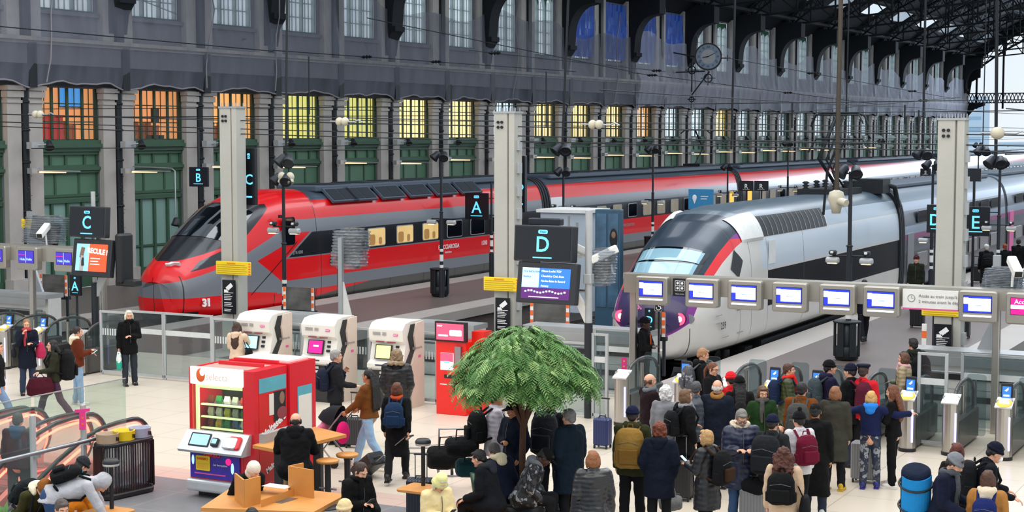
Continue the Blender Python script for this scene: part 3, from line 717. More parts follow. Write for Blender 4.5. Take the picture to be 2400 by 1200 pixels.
patch('windscreen', RTAB, ws_red, 'glass_black', lead)
for sgn in (-1,1):
    zpatch('headlight', RTAB, [(1.2,1.42),(2.75,1.72),(2.5,2.02),(1.6,1.72)], 'lamp_glass', lead, sgn)
    m = MB('glass_black').rbox((sgn*1.452-.02,5.35,2.0),(sgn*1.452+.02,6.05,2.95),.1,axis=0); m.build('cab_side_window', lead)
def red_window(y, parent, xs=1.452, w=1.15, z0=1.66, z1=2.28, lit=True):
    for sgn in (1,):
        m = MB('galv').rbox((xs-.01,y-w/2-.03,z0-.03),(xs+.022,y+w/2+.03,z1+.03),.08,axis=0); m.mat(lit if isinstance(lit,str) else 'interior_warm' if lit else 'glass_black').rbox((xs,y-w/2,z0),(xs+.028,y+w/2,z1),.07,axis=0)
        if lit is True: m.mat('seat_tan').rbox((xs,y-w*.45,z0+.02),(xs+.032,y-w*.1,z0+.42),.1,axis=0).rbox((xs,y+w*.1,z0+.02),(xs+.032,y+w*.3,z0+.3),.08,axis=0)
        m.build('window', parent)
for y in (11.2,13.2,15.1): red_window(y, lead)
for y in (17.0,18.9,20.6): red_window(y, lead, lit=False)
for y in (9.3,10.6,12.6,14.6,16.6,18.6):
    m = MB('roof_grey'); T = Matrix.Translation((1.12,y,3.56)) @ Matrix.Rotation(R(42),4,'Y')
    m.box((-.34,-.8,-.03),(.34,.85,.06),T); m.mat('grille').box((-.27,-.72,.05),(.27,-.03,.075),T).box((-.27,.03,.05),(.27,.76,.075),T); m.build('roof_grille', lead)
m = MB('roof_grey').rbox((-.9,8.2,3.7),(.9,24.5,3.93),.1); 
for y in (9,11.5,14,16.5,19,21.5): m.mat('grille').box((-.75,y,3.9),(.75,y+1.6,3.95))
m.build('roof_fairing', lead)
m = MB('steel').rbox((1.43,7.66,.5),(1.458,8.55,2.36),.03,axis=0); MB('red_livery'); 
d = MB('red_door'if False else 'black').box((1.46,8.15,1.15),(1.475,8.3,1.45)).build('door_handle', lead)
m = MB('black').box((1.45,5.1,2.95),(1.6,5.2,3.05)).build('lens', lead)
# marks on the side
def side_text(parent, body, s, z, size, m, x=1.465, name='lettering', bold=0):
    mb = MB(m); text(mb, body, size, Matrix.Translation((x,s,z)) @ Matrix.Rotation(PI/2,4,'Z') @ Matrix.Rotation(PI/2,4,'X'), m, .004, 'LEFT', bold); return mb.build(name, parent)
mat('mark_white','f2f2f2',.5); mat('mark_grey','9a9a9a',.5)
side_text(lead,'ETR1000',5.9,1.72,.16,'mark_grey'); side_text(lead,'FRECCIAROSSA',15.7,1.28,.24,'mark_white',bold=.004); side_text(lead,'TRENITALIA',16.2,1.06,.1,'mark_white'); side_text(lead,'1000',19.2,1.25,.26,'mark_white')
_p = surf(RTAB,1.75,t_at(RTAB,1.75,.42)); mb = MB('mark_white'); text(mb,'31',.34,Matrix.Translation((_p.x+.0,_p.y-.45,.42)) @ Matrix.Rotation(R(76),4,'Z') @ Matrix.Rotation(R(88),4,'X'),'mark_white',.06,'LEFT',.012); mb.build('number', lead)
_p = surf(RTAB,1.02,1.25,.02); T = Matrix.Translation(_p) @ Matrix.Rotation(R(20),4,'Z') @ Matrix.Rotation(R(42),4,'X')
mb = MB('mark_white').prism([(-.16,-.03),(.0,-.03),(.1,.04),(.26,.04),(.3,.08),(.0,.08),(-.06,.02),(-.16,.02)],-.08,.08,2,T); mb.build('emblem', lead)
# wheels and bogies
def bogie(parent, y, side=1):
    m = MB('black'); 
    for dy in (-1.25,1.25):
        for sx in (-.72,.72): m.cyl((sx-.06,y+dy,-.42),(sx+.06,y+dy,-.42),.44,n=20)
        m.cyl((-1.0,y+dy,-.42),(1.0,y+dy,-.42),.09,n=8)
    for sx in (-1.05,1.05): m.box((sx-.09,y-1.8,-.5),(sx+.09,y+1.8,-.28)); m.box((sx-.14,y-.3,-.4),(sx+.14,y+.3,.0))
    return m.build('bogie', parent)
for y in (4.5,21.5): bogie(lead, y)
def gangway(parent, y, ring):
    m = MB('rubber_gang'); m.loft([[(x*.96,y+dy,z) for x,_,z in section(1.4,3.72,-.2,1.3,3.6,5)] for dy in (-.4,.4)])
    for dy in (-.36,-.12,.12,.36):
        m.loft([[(x,y+dy+e,z) for x,_,z in section(1.47,3.82,-.2,1.3,3.6,5)] for e in (-.07,.07)])
    return m.build('gangway', parent)
RC = 25.3
yy = 25.0
for ci in range(6):
    gangway(train, yy+.35+ci*RC, 'grey')
    c = bpy.data.objects.new('coach', None)
    rowsc = [[(x,s,z) for x,_,z in section(1.45,3.76,-.34,1.3,3.7,6,56)] for s in (0,.4,1.5,12,23,24.2,24.6)]
    mb = MB('red_coach'); mb.loft(rowsc, True, None, True); c = mb.build('coach', train); c.location = (0, yy+.7+ci*RC, 0)
    for k in range(11): red_window(3.6+1.85*k, c, w=1.0, lit='interior_dim' if (k+ci)%4 != 3 and ci < 4 else False)
    for y in (1.2,23.4):
        MB('steel').rbox((1.43,y-.45,.5),(1.47,y+.45,2.5),.05,axis=0).mat('door_glow').rbox((1.44,y-.36,.6),(1.478,y+.36,2.42),.05,axis=0).build('door', c)
    m = MB('roof_grey').rbox((-.9,1.0,3.7),(.9,23.6,3.9),.1)
    for k in range(6): m.mat('grille').box((-.75,2+k*3.6,3.88),(.75,4.4+k*3.6,3.93)); m.mat('roof_grey')
    m.build('roof_fairing', c)
    if ci == 0:
        m = MB('iron').tube([(0,3,3.9),(0,4.4,4.9),(0,3.2,5.9)],.05,6); m.tube([(-.9,3.2,5.75),(-.6,3.2,5.98),(.6,3.2,5.98),(.9,3.2,5.75)],.035,6); m.box((-.5,2.6,3.85),(.5,4.6,4.05)); m.build('pantograph', c).location = (0,18.2,0)
    for y in (3.5,21): bogie(c, y)
    if ci == 0: side_text(c,'FRECCIAROSSA',8,1.25,.2,'mark_grey')
# ---------------------------------------------------------------- the white train
def tgv_paint(name, front):
    BANDN = .1
    e, b = paint(name, .3, .12); s, z, x = e.pos(1), e.pos(2), e.pos(0)
    white = e.mix(e.noise(.8,5), hexc('c9c4bd'), hexc('dedad4'))
    def ln(a, k): return e.math('MULTIPLY_ADD', s, a, k)
    if front:
        c = white
        roofc = hexc('526370')
        c = e.mix(e.AND(e.gt(z, 3.42), e.gt(s, 2.2)), c, roofc)
        c = e.mix(e.AND(e.gt(s, 5.4), e.gt(z, 1.05), e.lt(z, 2.03)), c, hexc('0c0e16'))
        c = e.mix(e.AND(e.gt(s, 4.9), e.gt(z, 2.09), e.lt(z, 2.93)), c, hexc('c8d2dc'))
        c = e.mix(e.AND(e.gt(s, 11.2), e.gt(z, 2.97), e.lt(z, 3.42)), c, hexc('a4b2be'))
        # hood
        ax = e.math('ABSOLUTE', x)
        sq = e.math('MULTIPLY', x, x)
        def hoodm(dx, dz): return e.AND(e.lt(ax, e.math('MULTIPLY_ADD', z, .10, .97-dx)), e.gt(z, e.math('MULTIPLY_ADD', sq, .42, .60+dz)), e.lt(s, 4.0))
        hood = hoodm(0, 0); inner = hoodm(.16, .06)
        stc = e.mix(e.OR(e.gt(z, 3.0), e.lt(z, 1.75)), hexc('e3262c'), hexc('7d2a86'))
        c = e.mix(hood, c, stc); c = e.mix(inner, c, hexc('223140')); c = e.mix(e.AND(inner, e.lt(z, 1.7)), c, hexc('3c315c'))
        c = e.mix(e.AND(e.gt(s, 4.05), e.lt(s, 4.08), e.gt(z, .4)), c, hexc('77736e'))
        seam = e.OR(e.AND(e.gt(s, .62), e.lt(s, .64), e.lt(z, .9)), e.AND(e.gt(s, 3.2), e.lt(s, 3.22), e.lt(z, 3.4)), e.AND(e.gt(s, 5.38), e.lt(s, 5.4), e.lt(z, 3.4)), e.AND(e.gt(s,8.6), e.lt(s,8.63), e.lt(z,3.4)), e.AND(e.gt(s,13.6), e.lt(s,13.63), e.lt(z,3.4)))
        c = e.mix(seam, c, hexc('4a4744'))
        c = e.mix(e.AND(e.lt(z, .22), e.gt(s, 1.2)), c, hexc('4a4845'))
        e.link(e.math('SUBTRACT', .5, e.math('MULTIPLY', e.AND(e.gt(s, 5.4), e.gt(z, 1.05), e.lt(z, 2.03)), .45)), b.inputs['Specular IOR Level'])
        e.link(e.math('SUBTRACT', .12, e.math('MULTIPLY', e.AND(e.gt(s, 5.4), e.gt(z, 1.05), e.lt(z, 2.03)), .12)), b.inputs['Coat Weight'])
    else:
        c = hexc('5b6b7b')
        c = e.mix(e.AND(e.gt(z, 2.15), e.lt(z, 3.3)), c, hexc('8b9cb0')); c = e.mix(e.AND(e.gt(z, 2.45), e.lt(z, 3.0)), c, hexc('2b3444'))
        c = e.mix(e.AND(e.gt(z, 1.95), e.lt(z, 2.15)), c, hexc('8c2468')); c = e.mix(e.lt(z, 1.95), c, hexc('3b4150')); c = e.mix(e.AND(e.gt(z, .7), e.lt(z, 1.5)), c, hexc('10131c'))
        c = e.mix(e.lt(z, .1), c, hexc('1c1d20'))
    e.link(c, b.inputs['Base Color'])
tgv_paint('tgv_cab', True); tgv_paint('tgv_coach', False)
TTAB = [(0,.7,1.1,.3,.72,2.4,2.6,.2),(.1,.95,1.42,.15,.8,2.4,2.8,.24),(.35,1.15,1.72,.08,.85,2.4,3.2,.26),(.8,1.3,2.12,.05,.9,2.4,3.6,.22),(1.4,1.38,2.58,.05,1.0,2.5,4,.16),
 (2.2,1.42,3.06,.05,1.1,2.7,4.5,.08),(3.2,1.44,3.46,.05,1.2,3.0,5,.02),(4.4,1.45,3.7,.05,1.3,3.4,5,0),(6,1.45,3.78,.02,1.4,3.8,5,0),(20,1.45,3.78,0,1.4,3.8,5,0)]
TTAB = [(.45+r[0]*.9 if r[0]<6 else r[0], *r[1:]) for r in TTAB]
tgv = thing('white_train', 'white and grey double-deck train with red tail lights numbered 259 at the near platform', 'train', (-15.85, 37.2, 0))
ss = sorted(set([.45,.48,.52,.57,.65,.73]+[.8+.08*i for i in range(55)]+[5.2+.8*i for i in range(19)]))
rows = body_rows(TTAB, ss, 72)
cab = loft_obj('power_car', rows, 'tgv_cab', tgv)
mat('screen_sky','8fb6c6',.08,0,.25,1.2,coat=1.)
def ws_tgv(u, v): return (1.12+.16*u*u+v*.98, PI/2-u*(.66-.02*v))
patch('windscreen', TTAB, ws_tgv, 'glass_black', cab, off=.012)
patch('windscreen_glass', TTAB, lambda u, v: (1.18+.16*u*u+v*.40, PI/2-u*(.57-.01*v)), 'screen_sky', cab, off=.024)
patch('windscreen_glass', TTAB, lambda u, v: (1.64+.14*u*u+v*.38, PI/2-u*(.56-.01*v)), 'screen_sky', cab, off=.024)
mat('tail_red','ff3040',.3,emis='ff2438',es=9.0); mat('tail_core','ffd0d0',.3,emis='ffa0a0',es=14.0)
for sgn in (-1,1):
    yl = .62
    r = MB('black').cyl((sgn*.8,yl+.25,1.12),(sgn*.8,yl-.12,1.14),.16,n=20); r.mat('steel').cyl((sgn*.98,yl+.25,1.12),(sgn*1.0,yl+.02,1.14),.12,n=18)
    h = r.build('tail_light', cab); MB('tail_red').cyl((sgn*.8,yl-.1,1.14),(sgn*.8,yl-.135,1.14),.155,n=20).mat('tail_core').cyl((sgn*.8,yl-.13,1.14),(sgn*.8,yl-.145,1.14),.07,n=16).build('lamp', h)
    zpatch('cab_side_window', TTAB, [(2.72,2.25),(3.12,2.0),(3.5,2.42),(3.15,2.72)], 'black', cab, sgn, off=.02)
mb = MB('mark_white'); text(mb,'SNCF',.26,Matrix.Translation((0,.36,1.42)) @ Matrix.Rotation(R(62),4,'X'),'pinkmark' if 'pinkmark' in MATS else mat('pinkmark','e05a9a',.4),.06,'CENTER',.008); mb.build('emblem', cab)
m = MB('black')
for k in range(13): m.box((-1.5,4.95+k*.47,2.99),(1.5,5.35+k*.47,3.44)) if False else None
_ai = zpatch('air_intake', TTAB, [(5.25,2.96),(11.1,2.96),(11.1,3.5),(5.25,3.5)], 'black', cab, 1, off=.012)
for k in range(13): zpatch('intake_bar', TTAB, [(5.55+k*.43,2.97),(5.58+k*.43,2.97),(5.60+k*.43,3.48),(5.57+k*.43,3.48)], 'steel', cab, 1, n=4, off=.03)
# fairing behind the hood, coupler hatch, doors, vents
for sgn in (-1,1):
    fr = []
    for q_ in range(11):
        u = q_/10; sy = 3.75+1.45*u; bump = .02+.075*math.sin(PI*min(1,u*1.6)/2) if u < .97 else .03
        row = []
        for k in range(15):
            t = .02+ (1.02)*k/14; zz = surf(TTAB, sy, t_at(TTAB, sy, 2.86)+t*.62, bump*(1 if 0 < k < 14 else .1)); row.append((sgn*zz.x, zz.y, zz.z))
        fr.append(row)
    mb = MB('white')
    for i in range(10):
        for k in range(14): mb.add([fr[i][k],fr[i+1][k],fr[i+1][k+1],fr[i][k+1]],[(0,1,2,3)],None,True)
    mb.build('side_fairing', cab)
MB('white').box((1.44,5.45,2.2),(1.456,6.0,2.85)).build('side_hatch', cab)
side_text(cab,'259',1.72,.86,.26,'black',x=1.452); side_text(cab,'inOUI',2.9,1.3,.5,'black',x=1.46); 
m = MB('pinkmark').tube([(1.462,4.2+.22*math.cos(t),1.62+.22*math.sin(t)) for t in [PI+PI*k/10 for k in range(11)]],.04,6); m.build('logo_arc', cab)
for y,z in ((1.4,.95),(1.4,1.15),(3.0,.55),(1.9,.55)): MB('mark_grey').box((1.43,y,z),(1.452,y+.42,z+.02)).build('marking', cab)
for y in (4.6,16.8): bogie(cab, y)
m = MB('black'); m.box((-1.0,5.6,-.75),(1.2,15.6,.05)); m.cyl((1.1,3.0,-.6),(1.1,3.0,.1),.12); m.build('underframe', cab)
m = MB('iron').box((-.7,14.6,3.75),(.7,17.4,3.95)); m.tube([(-.1,17.2,3.9),(-.1,15.0,4.95),(-.1,17.0,6.4)],.07,6); m.tube([(.15,17.2,3.9),(.15,15.0,4.9),(.15,17.0,6.4)],.04,6)
m.tube([(-1.0,17.0,6.0),(-.85,17.0,6.38),(-.6,17.0,6.47),(.6,17.0,6.47),(.85,17.0,6.38),(1.0,17.0,6.0)],.04,6); m.tube([(-.9,16.7,6.1),(-.75,16.7,6.4),(.75,16.7,6.4),(.9,16.7,6.1)],.03,6)
for yy_ in (14.9,16.1,17.1):
    for xx in (-.5,.5): m.lathe([(.05,0),(.13,.05),(.05,.1),(.13,.15),(.05,.2),(.13,.25),(.05,.3)],(xx,yy_,3.9),10)
m.build('pantograph', cab)
m = MB('iron'); m.box((.2,18.2,3.7),(1.2,19.2,4.2)); m.tube([(.9,18.5,4.1),(1.3,19.4,3.9),(1.4,19.6,3.2)],.09,8); m.build('roof_cables', cab)
mt = MB('rubber_gang')
for k in range(3): mt.loft([[(x,19.72+k*.22+e,z) for x,_,z in section(1.5,3.92,.1,1.4,3.8,5)] for e in (-.07,.07)])
mt.build('gangway', tgv)
for ci in range(7):
    y0 = 20.35+ci*18.9
    mb = MB('tgv_coach'); mb.loft([[(x,s,z) for x,_,z in section(1.45,3.84,-.1,1.4,3.6,6)] for s in (0,.3,9,18.0,18.3)], True, None, True); c = mb.build('coach', tgv); c.location = (0,y0,0)
    for k in range(7):
        MB('glass_black').rbox((1.44,1.8+k*2.2,2.5),(1.475,3.4+k*2.2,2.95),.08,axis=0).build('upper_window', c)
        MB('glass_black').rbox((1.44,1.8+k*2.2,.85),(1.475,3.4+k*2.2,1.4),.08,axis=0).build('lower_window', c)
    MB('pinkmark' if ci%2 else 'steel').rbox((1.43,.4,.2),(1.478,1.3,2.2),.05,axis=0).build('door', c)
    bogie(c, 18.6)
    m = MB('rubber_gang').loft([[(x,18.6+e,z) for x,_,z in section(1.42,3.8,0,1.4,3.8,5)] for e in (-.25,.25)]); m.build('gangway', c)
    MB('roof_grey').rbox((-.8,1,3.78),(.8,17.6,3.94),.1).build('roof_fairing', c)
# ================================================================== STATION FURNITURE
def at(v, z=None): return (v.x, v.y, v.z if z is None else z)
def G(x, y): v = onZ(x, y); return (v.x, v.y)
MX = Matrix.Translation
mat('frost_white','dfe3e2',.6,alpha=.85)
mat('pinkmark','e05a9a',.4)
# ---------------------------------------------------------------- concrete pylons
def pylon(px, Y, ztop, lb, bolts):
    p = onY(px, 600, Y); r = thing('concrete_pylon', lb, 'pylon', (p.x, Y, 0))
    m = MB('concrete').rbox((-.29,-.2,0),(.08,.2,ztop),.03); m.box((.08,-.12,0),(.12,.2,ztop)); m.box((.12,-.2,0),(.27,.2,ztop)); m.build('shaft', r)
    q = MB('galv').box((-.3,-.22,ztop-.02),(.3,.22,ztop+.03))
    for x in (-.24,-.12,0,.12,.24): q.cyl((x,-.15,ztop),(x,-.15,ztop+.12),.012,n=6).cyl((x,.15,ztop),(x,.15,ztop+.12),.012,n=6)
    q.build('cap', r); q = MB('iron')
    for x in (-.16,-.06):
        for z in (0,.12): q.cyl((x,-.2,ztop-.35+z),(x,-.235,ztop-.35+z),.035,n=8)
    q.build('bolts', r)
    if bolts:
        for k in range(8): MB('lightgrey').box((.27,-.08,ztop-.9-k*.55),(.34,.08,ztop-.65-k*.55)).build('clamp', r)
    return (p.x, Y)
P1 = pylon(549, 34.6, 6.46, 'tall pale concrete pylon in front of the red train nose', False)
P2 = pylon(1191, 34.6, 6.28, 'tall pale concrete pylon between the two trains, above the tree', True)
P3 = pylon(2229, 34.6, 6.08, 'tall pale concrete pylon right of the white train', True)
def yellow_sign(x0, y0, x1, y1, Y, lb):
    a, b = onY(x0, y1, Y), onY(x1, y0, Y); c = (a+b)/2; w, h = (b.x-a.x)/2, (b.z-a.z)/2-.02
    r = thing('notice_board', lb, 'sign', (c.x, Y, c.z)); MB('yellow').rbox((-w,-.02,-h),(w,.02,h),.02,axis=1).build('board', r)
    q = MB('orange'); text(q, 'Attention', h*.42, txt_face(-w*.1,-.024,h*.72), 'orange')
    for k in range(5): q.mat('yellow_dk' if 'yellow_dk' in MATS else mat('yellow_dk','b4941a',.6)).box((-w*.92,-.024,h*.42-k*h*.3),(w*(.8 if k%2 else .7),-.02,h*.42-k*h*.3+h*.08))
    q.mat('orange')
    for k in range(5): q.box((w*.88,-.024,h*.8-k*h*.38),(w*.99,-.02,h*.8-k*h*.38-h*.2))
    q.build('lettering', r)
yellow_sign(507,613,588,644,34.3,'yellow notice board on the pylon before the red train nose')
yellow_sign(1134,650,1216,682,34.3,'yellow notice board on the middle pylon beside the D screens')
yellow_sign(2160,709,2256,741,34.37,'yellow notice board seen just under the white access sign')
yellow_sign(51,512,82,535,33.9,'small yellow board on the wall side, left of the C screens')
def ticket_sign(x0, y0, x1, y1, Y, lb):
    a, b = onY(x0, y1, Y), onY(x1, y0, Y); c = (a+b)/2; w, h = (b.x-a.x)/2, (b.z-a.z)/2
    r = thing('ticket_sign', lb, 'sign', (c.x, Y, c.z)); MB('signblack').box((-w,-.02,-h),(w,.02,h)).build('board', r)
    q = MB('mark_white'); T = MX((0,-.022,h*.55)) @ Matrix.Rotation(R(-38),4,'Y')
    q.box((-w*.35,-.004,-w*.28),(w*.7,.004,w*.28),T); q.box((-w*.7,-.004,-w*.6),(-w*.05,.004,-w*.15),MX((0,-.022,h*.5))); q.box((-w*.75,-.026,h*.24),(w*.75,-.02,h*.27))
    for k in range(11): 
        if k in (4,8): continue
        q.box((-w*.7,-.026,h*.12-k*h*.095),(w*(.3+.4*((k*37)%10)/10),-.02,h*.12-k*h*.095+h*.035))
    q.build('lettering', r)
ticket_sign(523,657,551,735,34.3,'black ticket validation sign on the pylon by the red train')
ticket_sign(1162,699,1195,775,34.3,'black ticket validation sign on the middle pylon above the tree')
ticket_sign(2188,761,2231,843,34.3,'black ticket validation sign on the pylon behind the right gates')
# ---------------------------------------------------------------- black lamp posts with cameras
def spot_head(m, c, d):
    T = MX(c) @ Vector(d).to_track_quat('-Z','Y').to_matrix().to_4x4()
    m.lathe([(.05,.2),(.11,.14),(.13,.0),(.17,-.12),(.165,-.13),(.1,-.08)],(0,0,0),12,T)
def lamp_post(x, yb, ytop, yarm, lb, arm=.42, spots=True, bins=False, bands=True, base=None, grp=None, rot=0, rad=.06):
    v = onZ(x, yb) if base is None else Vector((*base,0)); Y = v.y
    zt = onY(x, ytop, Y).z; za = onY(x, yarm, Y).z if yarm else None
    r = thing('lamp_post', lb, 'lamp post', (v.x, v.y, 0), R(rot), grp)
    m = MB('post').cyl((0,0,0),(0,0,1.0),rad*1.6,n=14).cyl((0,0,1.0),(0,0,zt*.6),rad,n=14).cyl((0,0,zt*.6),(0,0,zt),rad*.75,n=12).lathe([(rad,0),(rad*1.4,.02),(rad,.05)],(0,0,zt*.6),12); m.build('pole', r)
    if spots:
        q = MB('post'); q.cyl((-.2,0,zt-.05),(.2,0,zt-.05),.02,n=6); spot_head(q,(-.2,-.05,zt),(-.5,-.6,-.8)); spot_head(q,(.16,-.08,zt),(.3,-.8,-.7)); q.build('floodlight', r)
    if za:
        MB('iron').cyl((-arm,0,za),(arm,0,za),.022,n=8).build('crossarm', r)
        for s in (-1,1):
            c = MB('lightgrey').rbox((s*arm-.17,-.09,za-.2),(s*arm+.17,.09,za-.04),.06,axis=0); c.mat('lamp_e').box((s*arm-.12,-.07,za-.205),(s*arm+.12,.07,za-.2)); c.build('tube_lamp', r)
            if bins or rot == 0 and yarm and arm > .4:
                MB('dark').rbox((s*arm-.08,-.1,za+.02),(s*arm+.1,.08,za+.14),.05,axis=0).mat('white').rbox((s*arm-.03,-.13,za+.06),(s*arm+.05,-.1,za+.12),.02,axis=1).build('loudspeaker', r)
    if bands:
        for z0,z1 in ((1.05,1.15),(1.28,1.52),(1.62,1.72)): MB('white').cyl((0,0,z0),(0,0,z1),rad*1.12,n=14).build('reflective_band', r)
    return r
lamp_post(668, 800, 420, 531, 'black lamp post with cameras in front of the red train cab', .36, bins=True)
lamp_post(1035, 697, 366, 513, 'black lamp post rising from the bins beside the red train', .4, bins=False)
lamp_post(1529, 608, 350, 468, 'black lamp post with two tube lamps before the second red coach', .4)
lamp_post(1320, 660, 402, 488, 'black lamp post with two tube lamps behind the D screens', .42, bands=False)
lamp_post(1704, 560, 392, 452, 'black lamp post with tube lamps behind the nose of the white train', .45, bands=False)
lamp_post(1845, 535, 336, 440, 'slim black lamp post beside the far red coaches above the white train', .5, bands=False)
lamp_post(1987, 842, 402, 600, 'black lamp post on the near platform rising in front of the white train', .44, bins=True, rad=.07)
lamp_post(2181, 700, 386, 556, 'black lamp post with one arm just left of the third concrete pylon', .3, bins=False)
lamp_post(2337, 700, 380, 527, 'black lamp post at the right edge beside the E sign', .42, bins=False)
lamp_post(1152, 652, 425, 0, 'grey post carrying the A sign, left of the middle pylon', spots=False)
lamp_post(2064, 470, 330, 0, 'thin dark lamp post far along the platforms left of the third pylon', bands=False, grp='thin far lamp posts')
lamp_post(2290, 520, 340, 0, 'thin dark lamp post far away right of the third pylon', bands=False)
# bin clusters round two of the posts
def bin_cluster(x, y, lb, k=1.0):
    v = onZ(x, y); r = thing('litter_bin', lb, 'litter bin', (v.x, v.y-.12, 0))
    m = MB('iron'); m.lathe([(.33,.96),(.36,.97),(.36,1.0),(.33,1.01)],(0,0,0),24); m.build('rim', r)
    m = MB('iron').lathe([(.26,.02),(.3,.04),(.3,.34),(.28,.36)],(0,0,0),20); m.build('base', r)
    for a in range(6):
        t = R(a*60+15); q = MB('iron').rbox((-.09,-.035,.1),(.09,.035,.98),.03,MX((.3*math.cos(t),.3*math.sin(t),0)) @ Matrix.Rotation(t+PI/2,4,'Z')); q.build('stave', r)
    MB('plastic_dark' if 'plastic_dark' in MATS else mat('plastic_dark','3c4248',.35)).lathe([(.1,.25),(.2,.3),(.22,.92),(.2,.94)],(0,0,0),14).build('sack', r)
bin_cluster(1035, 694, 'black litter bin ring round the lamp post beside the red train')
bin_cluster(1987, 842, 'black litter bin ring round the lamp post on the near platform')
bin_cluster(966+563, 604, 'black litter bin ring round the lamp post beyond the D screens')
# ---------------------------------------------------------------- letter signs
def letter_sign(L, x0, y0, x1, y1, Y, lb, rz=0, top='Voie', thick=.08, mt='cyan_e', hang=None, arm=0, leg=False):
    a, b = onY(x0, y1, Y), onY(x1, y0, Y); c = (a+b)/2; w, h = (b.x-a.x)/2, (b.z-a.z)/2
    r = thing('platform_sign', lb, 'sign', (c.x, Y, c.z), rz)
    MB('signblack').rbox((-w,-thick/2,-h),(w,thick/2,h),.015,axis=1).build('panel', r)
    q = MB(mt); e = -thick/2-.004; text(q, L, min(h*1.25, w*1.9), txt_face(0,e,-.12*h), mt, .006, bold=.004)
    q.rbox((-w*.5,e-.003,-h*.74),(w*.5,e+.003,-h*.68),.004,axis=1)
    if top: q.rbox((-w*.22,e-.003,h*.62),(w*.22,e+.003,h*.82),.03,axis=1); text(q, top, h*.2, txt_face(0,e-.006,h*.72), 'signblack')
    q.build('lettering', r)
    if arm: MB('post').box((w*(1 if arm>0 else -1),-.02,h*.6),(w*(1 if arm>0 else -1)+arm,.02,h*.66)).box((w*(1 if arm>0 else -1),-.02,-h*.66),(w*(1 if arm>0 else -1)+arm,.02,-h*.6)).build('mounting_arm', r)
    if leg: MB('post').cyl((0,.03,-c.z),(0,.03,-h),.035,n=8).build('post', r)
    if hang: MB('post').cyl((0,.0,h),(0,.0,h+hang),.03,n=8).build('hanger', r)
    return r
letter_sign('B',445,392,488,437,41.5,'black hanging sign with blue letter B beside the wall', hang=1.2)
letter_sign('A',1091,453,1145,514,G(1152,652)[1],'black sign with blue letter A in front of the red train',arm=.3)
letter_sign('E',2253,485,2321,552,G(2337,700)[1],'black sign with blue letter E right of the third pylon',arm=.3)
letter_sign('D',2172,480,2213,545,43.5,'black sign with blue letter D half hidden by the third pylon',leg=True)
letter_sign('C',573,347,600,480,35.0,'narrow black sign with blue letter C beside the first pylon', top='Voie', thick=.12, arm=-.25)
letter_sign('D',1214,365,1233,497,35.0,'narrow black sign with blue letter D behind the middle pylon', top=None, thick=.12, arm=-.15)
letter_sign('C',672,675,704,722,35.6,'small black sign with blue letter C behind the ticket machines',leg=True)
letter_sign('A',166,645,190,692,34.0,'small black sign with blue letter A under the advertising screen',leg=True)
letter_sign('D',1512,722,1535,772,33.6,'small black sign with blue letter D beside the guard',leg=True)
for (L,x0,y0,x1,y1,Y,lb) in (('R',1733,424,1766,447,66,'black sign with white letter R, the left one of the pair'),('R',1768,424,1801,447,66,'black sign with white letter R, the right one of the pair'),('S',2157,395,2182,412,88,'small black sign with white letter S, the left one of the pair'),('S',2184,395,2208,412,88,'small black sign with white letter S, the right one of the pair')):
    letter_sign(L,x0,y0,x1,y1,Y,lb,top=None,mt='mark_white',leg=True)
for x0,x1,Y,lb in ((2256,2290,80,'small dark sign board far away right of the third pylon'),(2362,2385,95,'small dark sign board furthest right in the distance'),(2268,2300,58,'dark equipment board beyond the third pylon')):
    a,b = onY(x0,425,Y),onY(x1,395,Y); tag(MB('signblack').box((-(b.x-a.x)/2,-.05,-(b.z-a.z)/2),((b.x-a.x)/2,.05,(b.z-a.z)/2)).box((-.04,-.04,-((a.z+b.z)/2)),(.04,.04,0)).build('sign_board'),lb,'sign').location=((a.x+b.x)/2,Y,(a.z+b.z)/2)
# ---------------------------------------------------------------- screens on posts
mat('blue_e','2a62c8',.3,0,.2,2,emis='2f78e0',es=.9); mat('ltblue_e','a8dcf5',.3,emis='a8def8',es=1.0); mat('purple_e','4a1a5c',.3,emis='5a1f70',es=.8); mat('orange_e','f04a24',.3,emis='f4502a',es=.95)
mat('sky_e','8ec2e8',.4,0,.5,3,emis='86bfe6',es=.8); mat('deepblue_e','1c2bb8',.3,emis='2233c8',es=1.2); mat('whitescr_e','ffffff',.3,emis='f4f8ff',es=1.35); mat('magenta_e','e0147c',.3,emis='e81a80',es=.9)
mat('yel_e','f4f28a',.3,emis='f6f48c',es=1.0); mat('beam','a9a59c',.35,.6,.1,2); mat('skin_poster','8a6a58',.6)
def box_sign(x0, y0, x1, y1, Y, d, m, name, r):
    a, b = onY(x0, y1, Y), onY(x1, y0, Y); return a, b
# C pair
Yc = 30.4; pc = onY(213, 600, Yc)
r = thing('screen_post', 'grey post holding the black C sign and the advertising screen', 'post', (pc.x-.12, Yc+.25, 0))
MB('lightgrey').cyl((0,0,2.1),(0,0,4.35),.055,n=14).build('upper_tube', r); MB('post').cyl((0,0,0),(0,0,2.1),.09,n=14).build('lower_tube', r); MB('lightgrey').prism([(-.02,1.75),(.1,1.75),(.45,2.4),(.2,2.4)],-.03,.03,1).build('bracket', r)
g = onY(236,600,Yc+.6); tag(MB('inox').cyl((0,0,0),(0,0,3.0),.06,n=14).build('steel_post'),'plain steel post right of the post with the C screens','post').location=(g.x,Yc+.6,0)
def tilt_box(name, cx, cy, Y, w, h, d, tilt, parent_lb, m='signblack', bez='post', cat='screen', roll=0):
    c = onY(cx, cy, Y); r = thing(name, parent_lb, cat, (c.x, Y, c.z), R(roll)); return r
def T_tilt(t): return Matrix.Rotation(R(t),4,'X')
r = tilt_box('platform_display', 208, 520, Yc, 1.2,.74,.1,0,'large black display with blue letter C above the advertising screen', roll=-4)
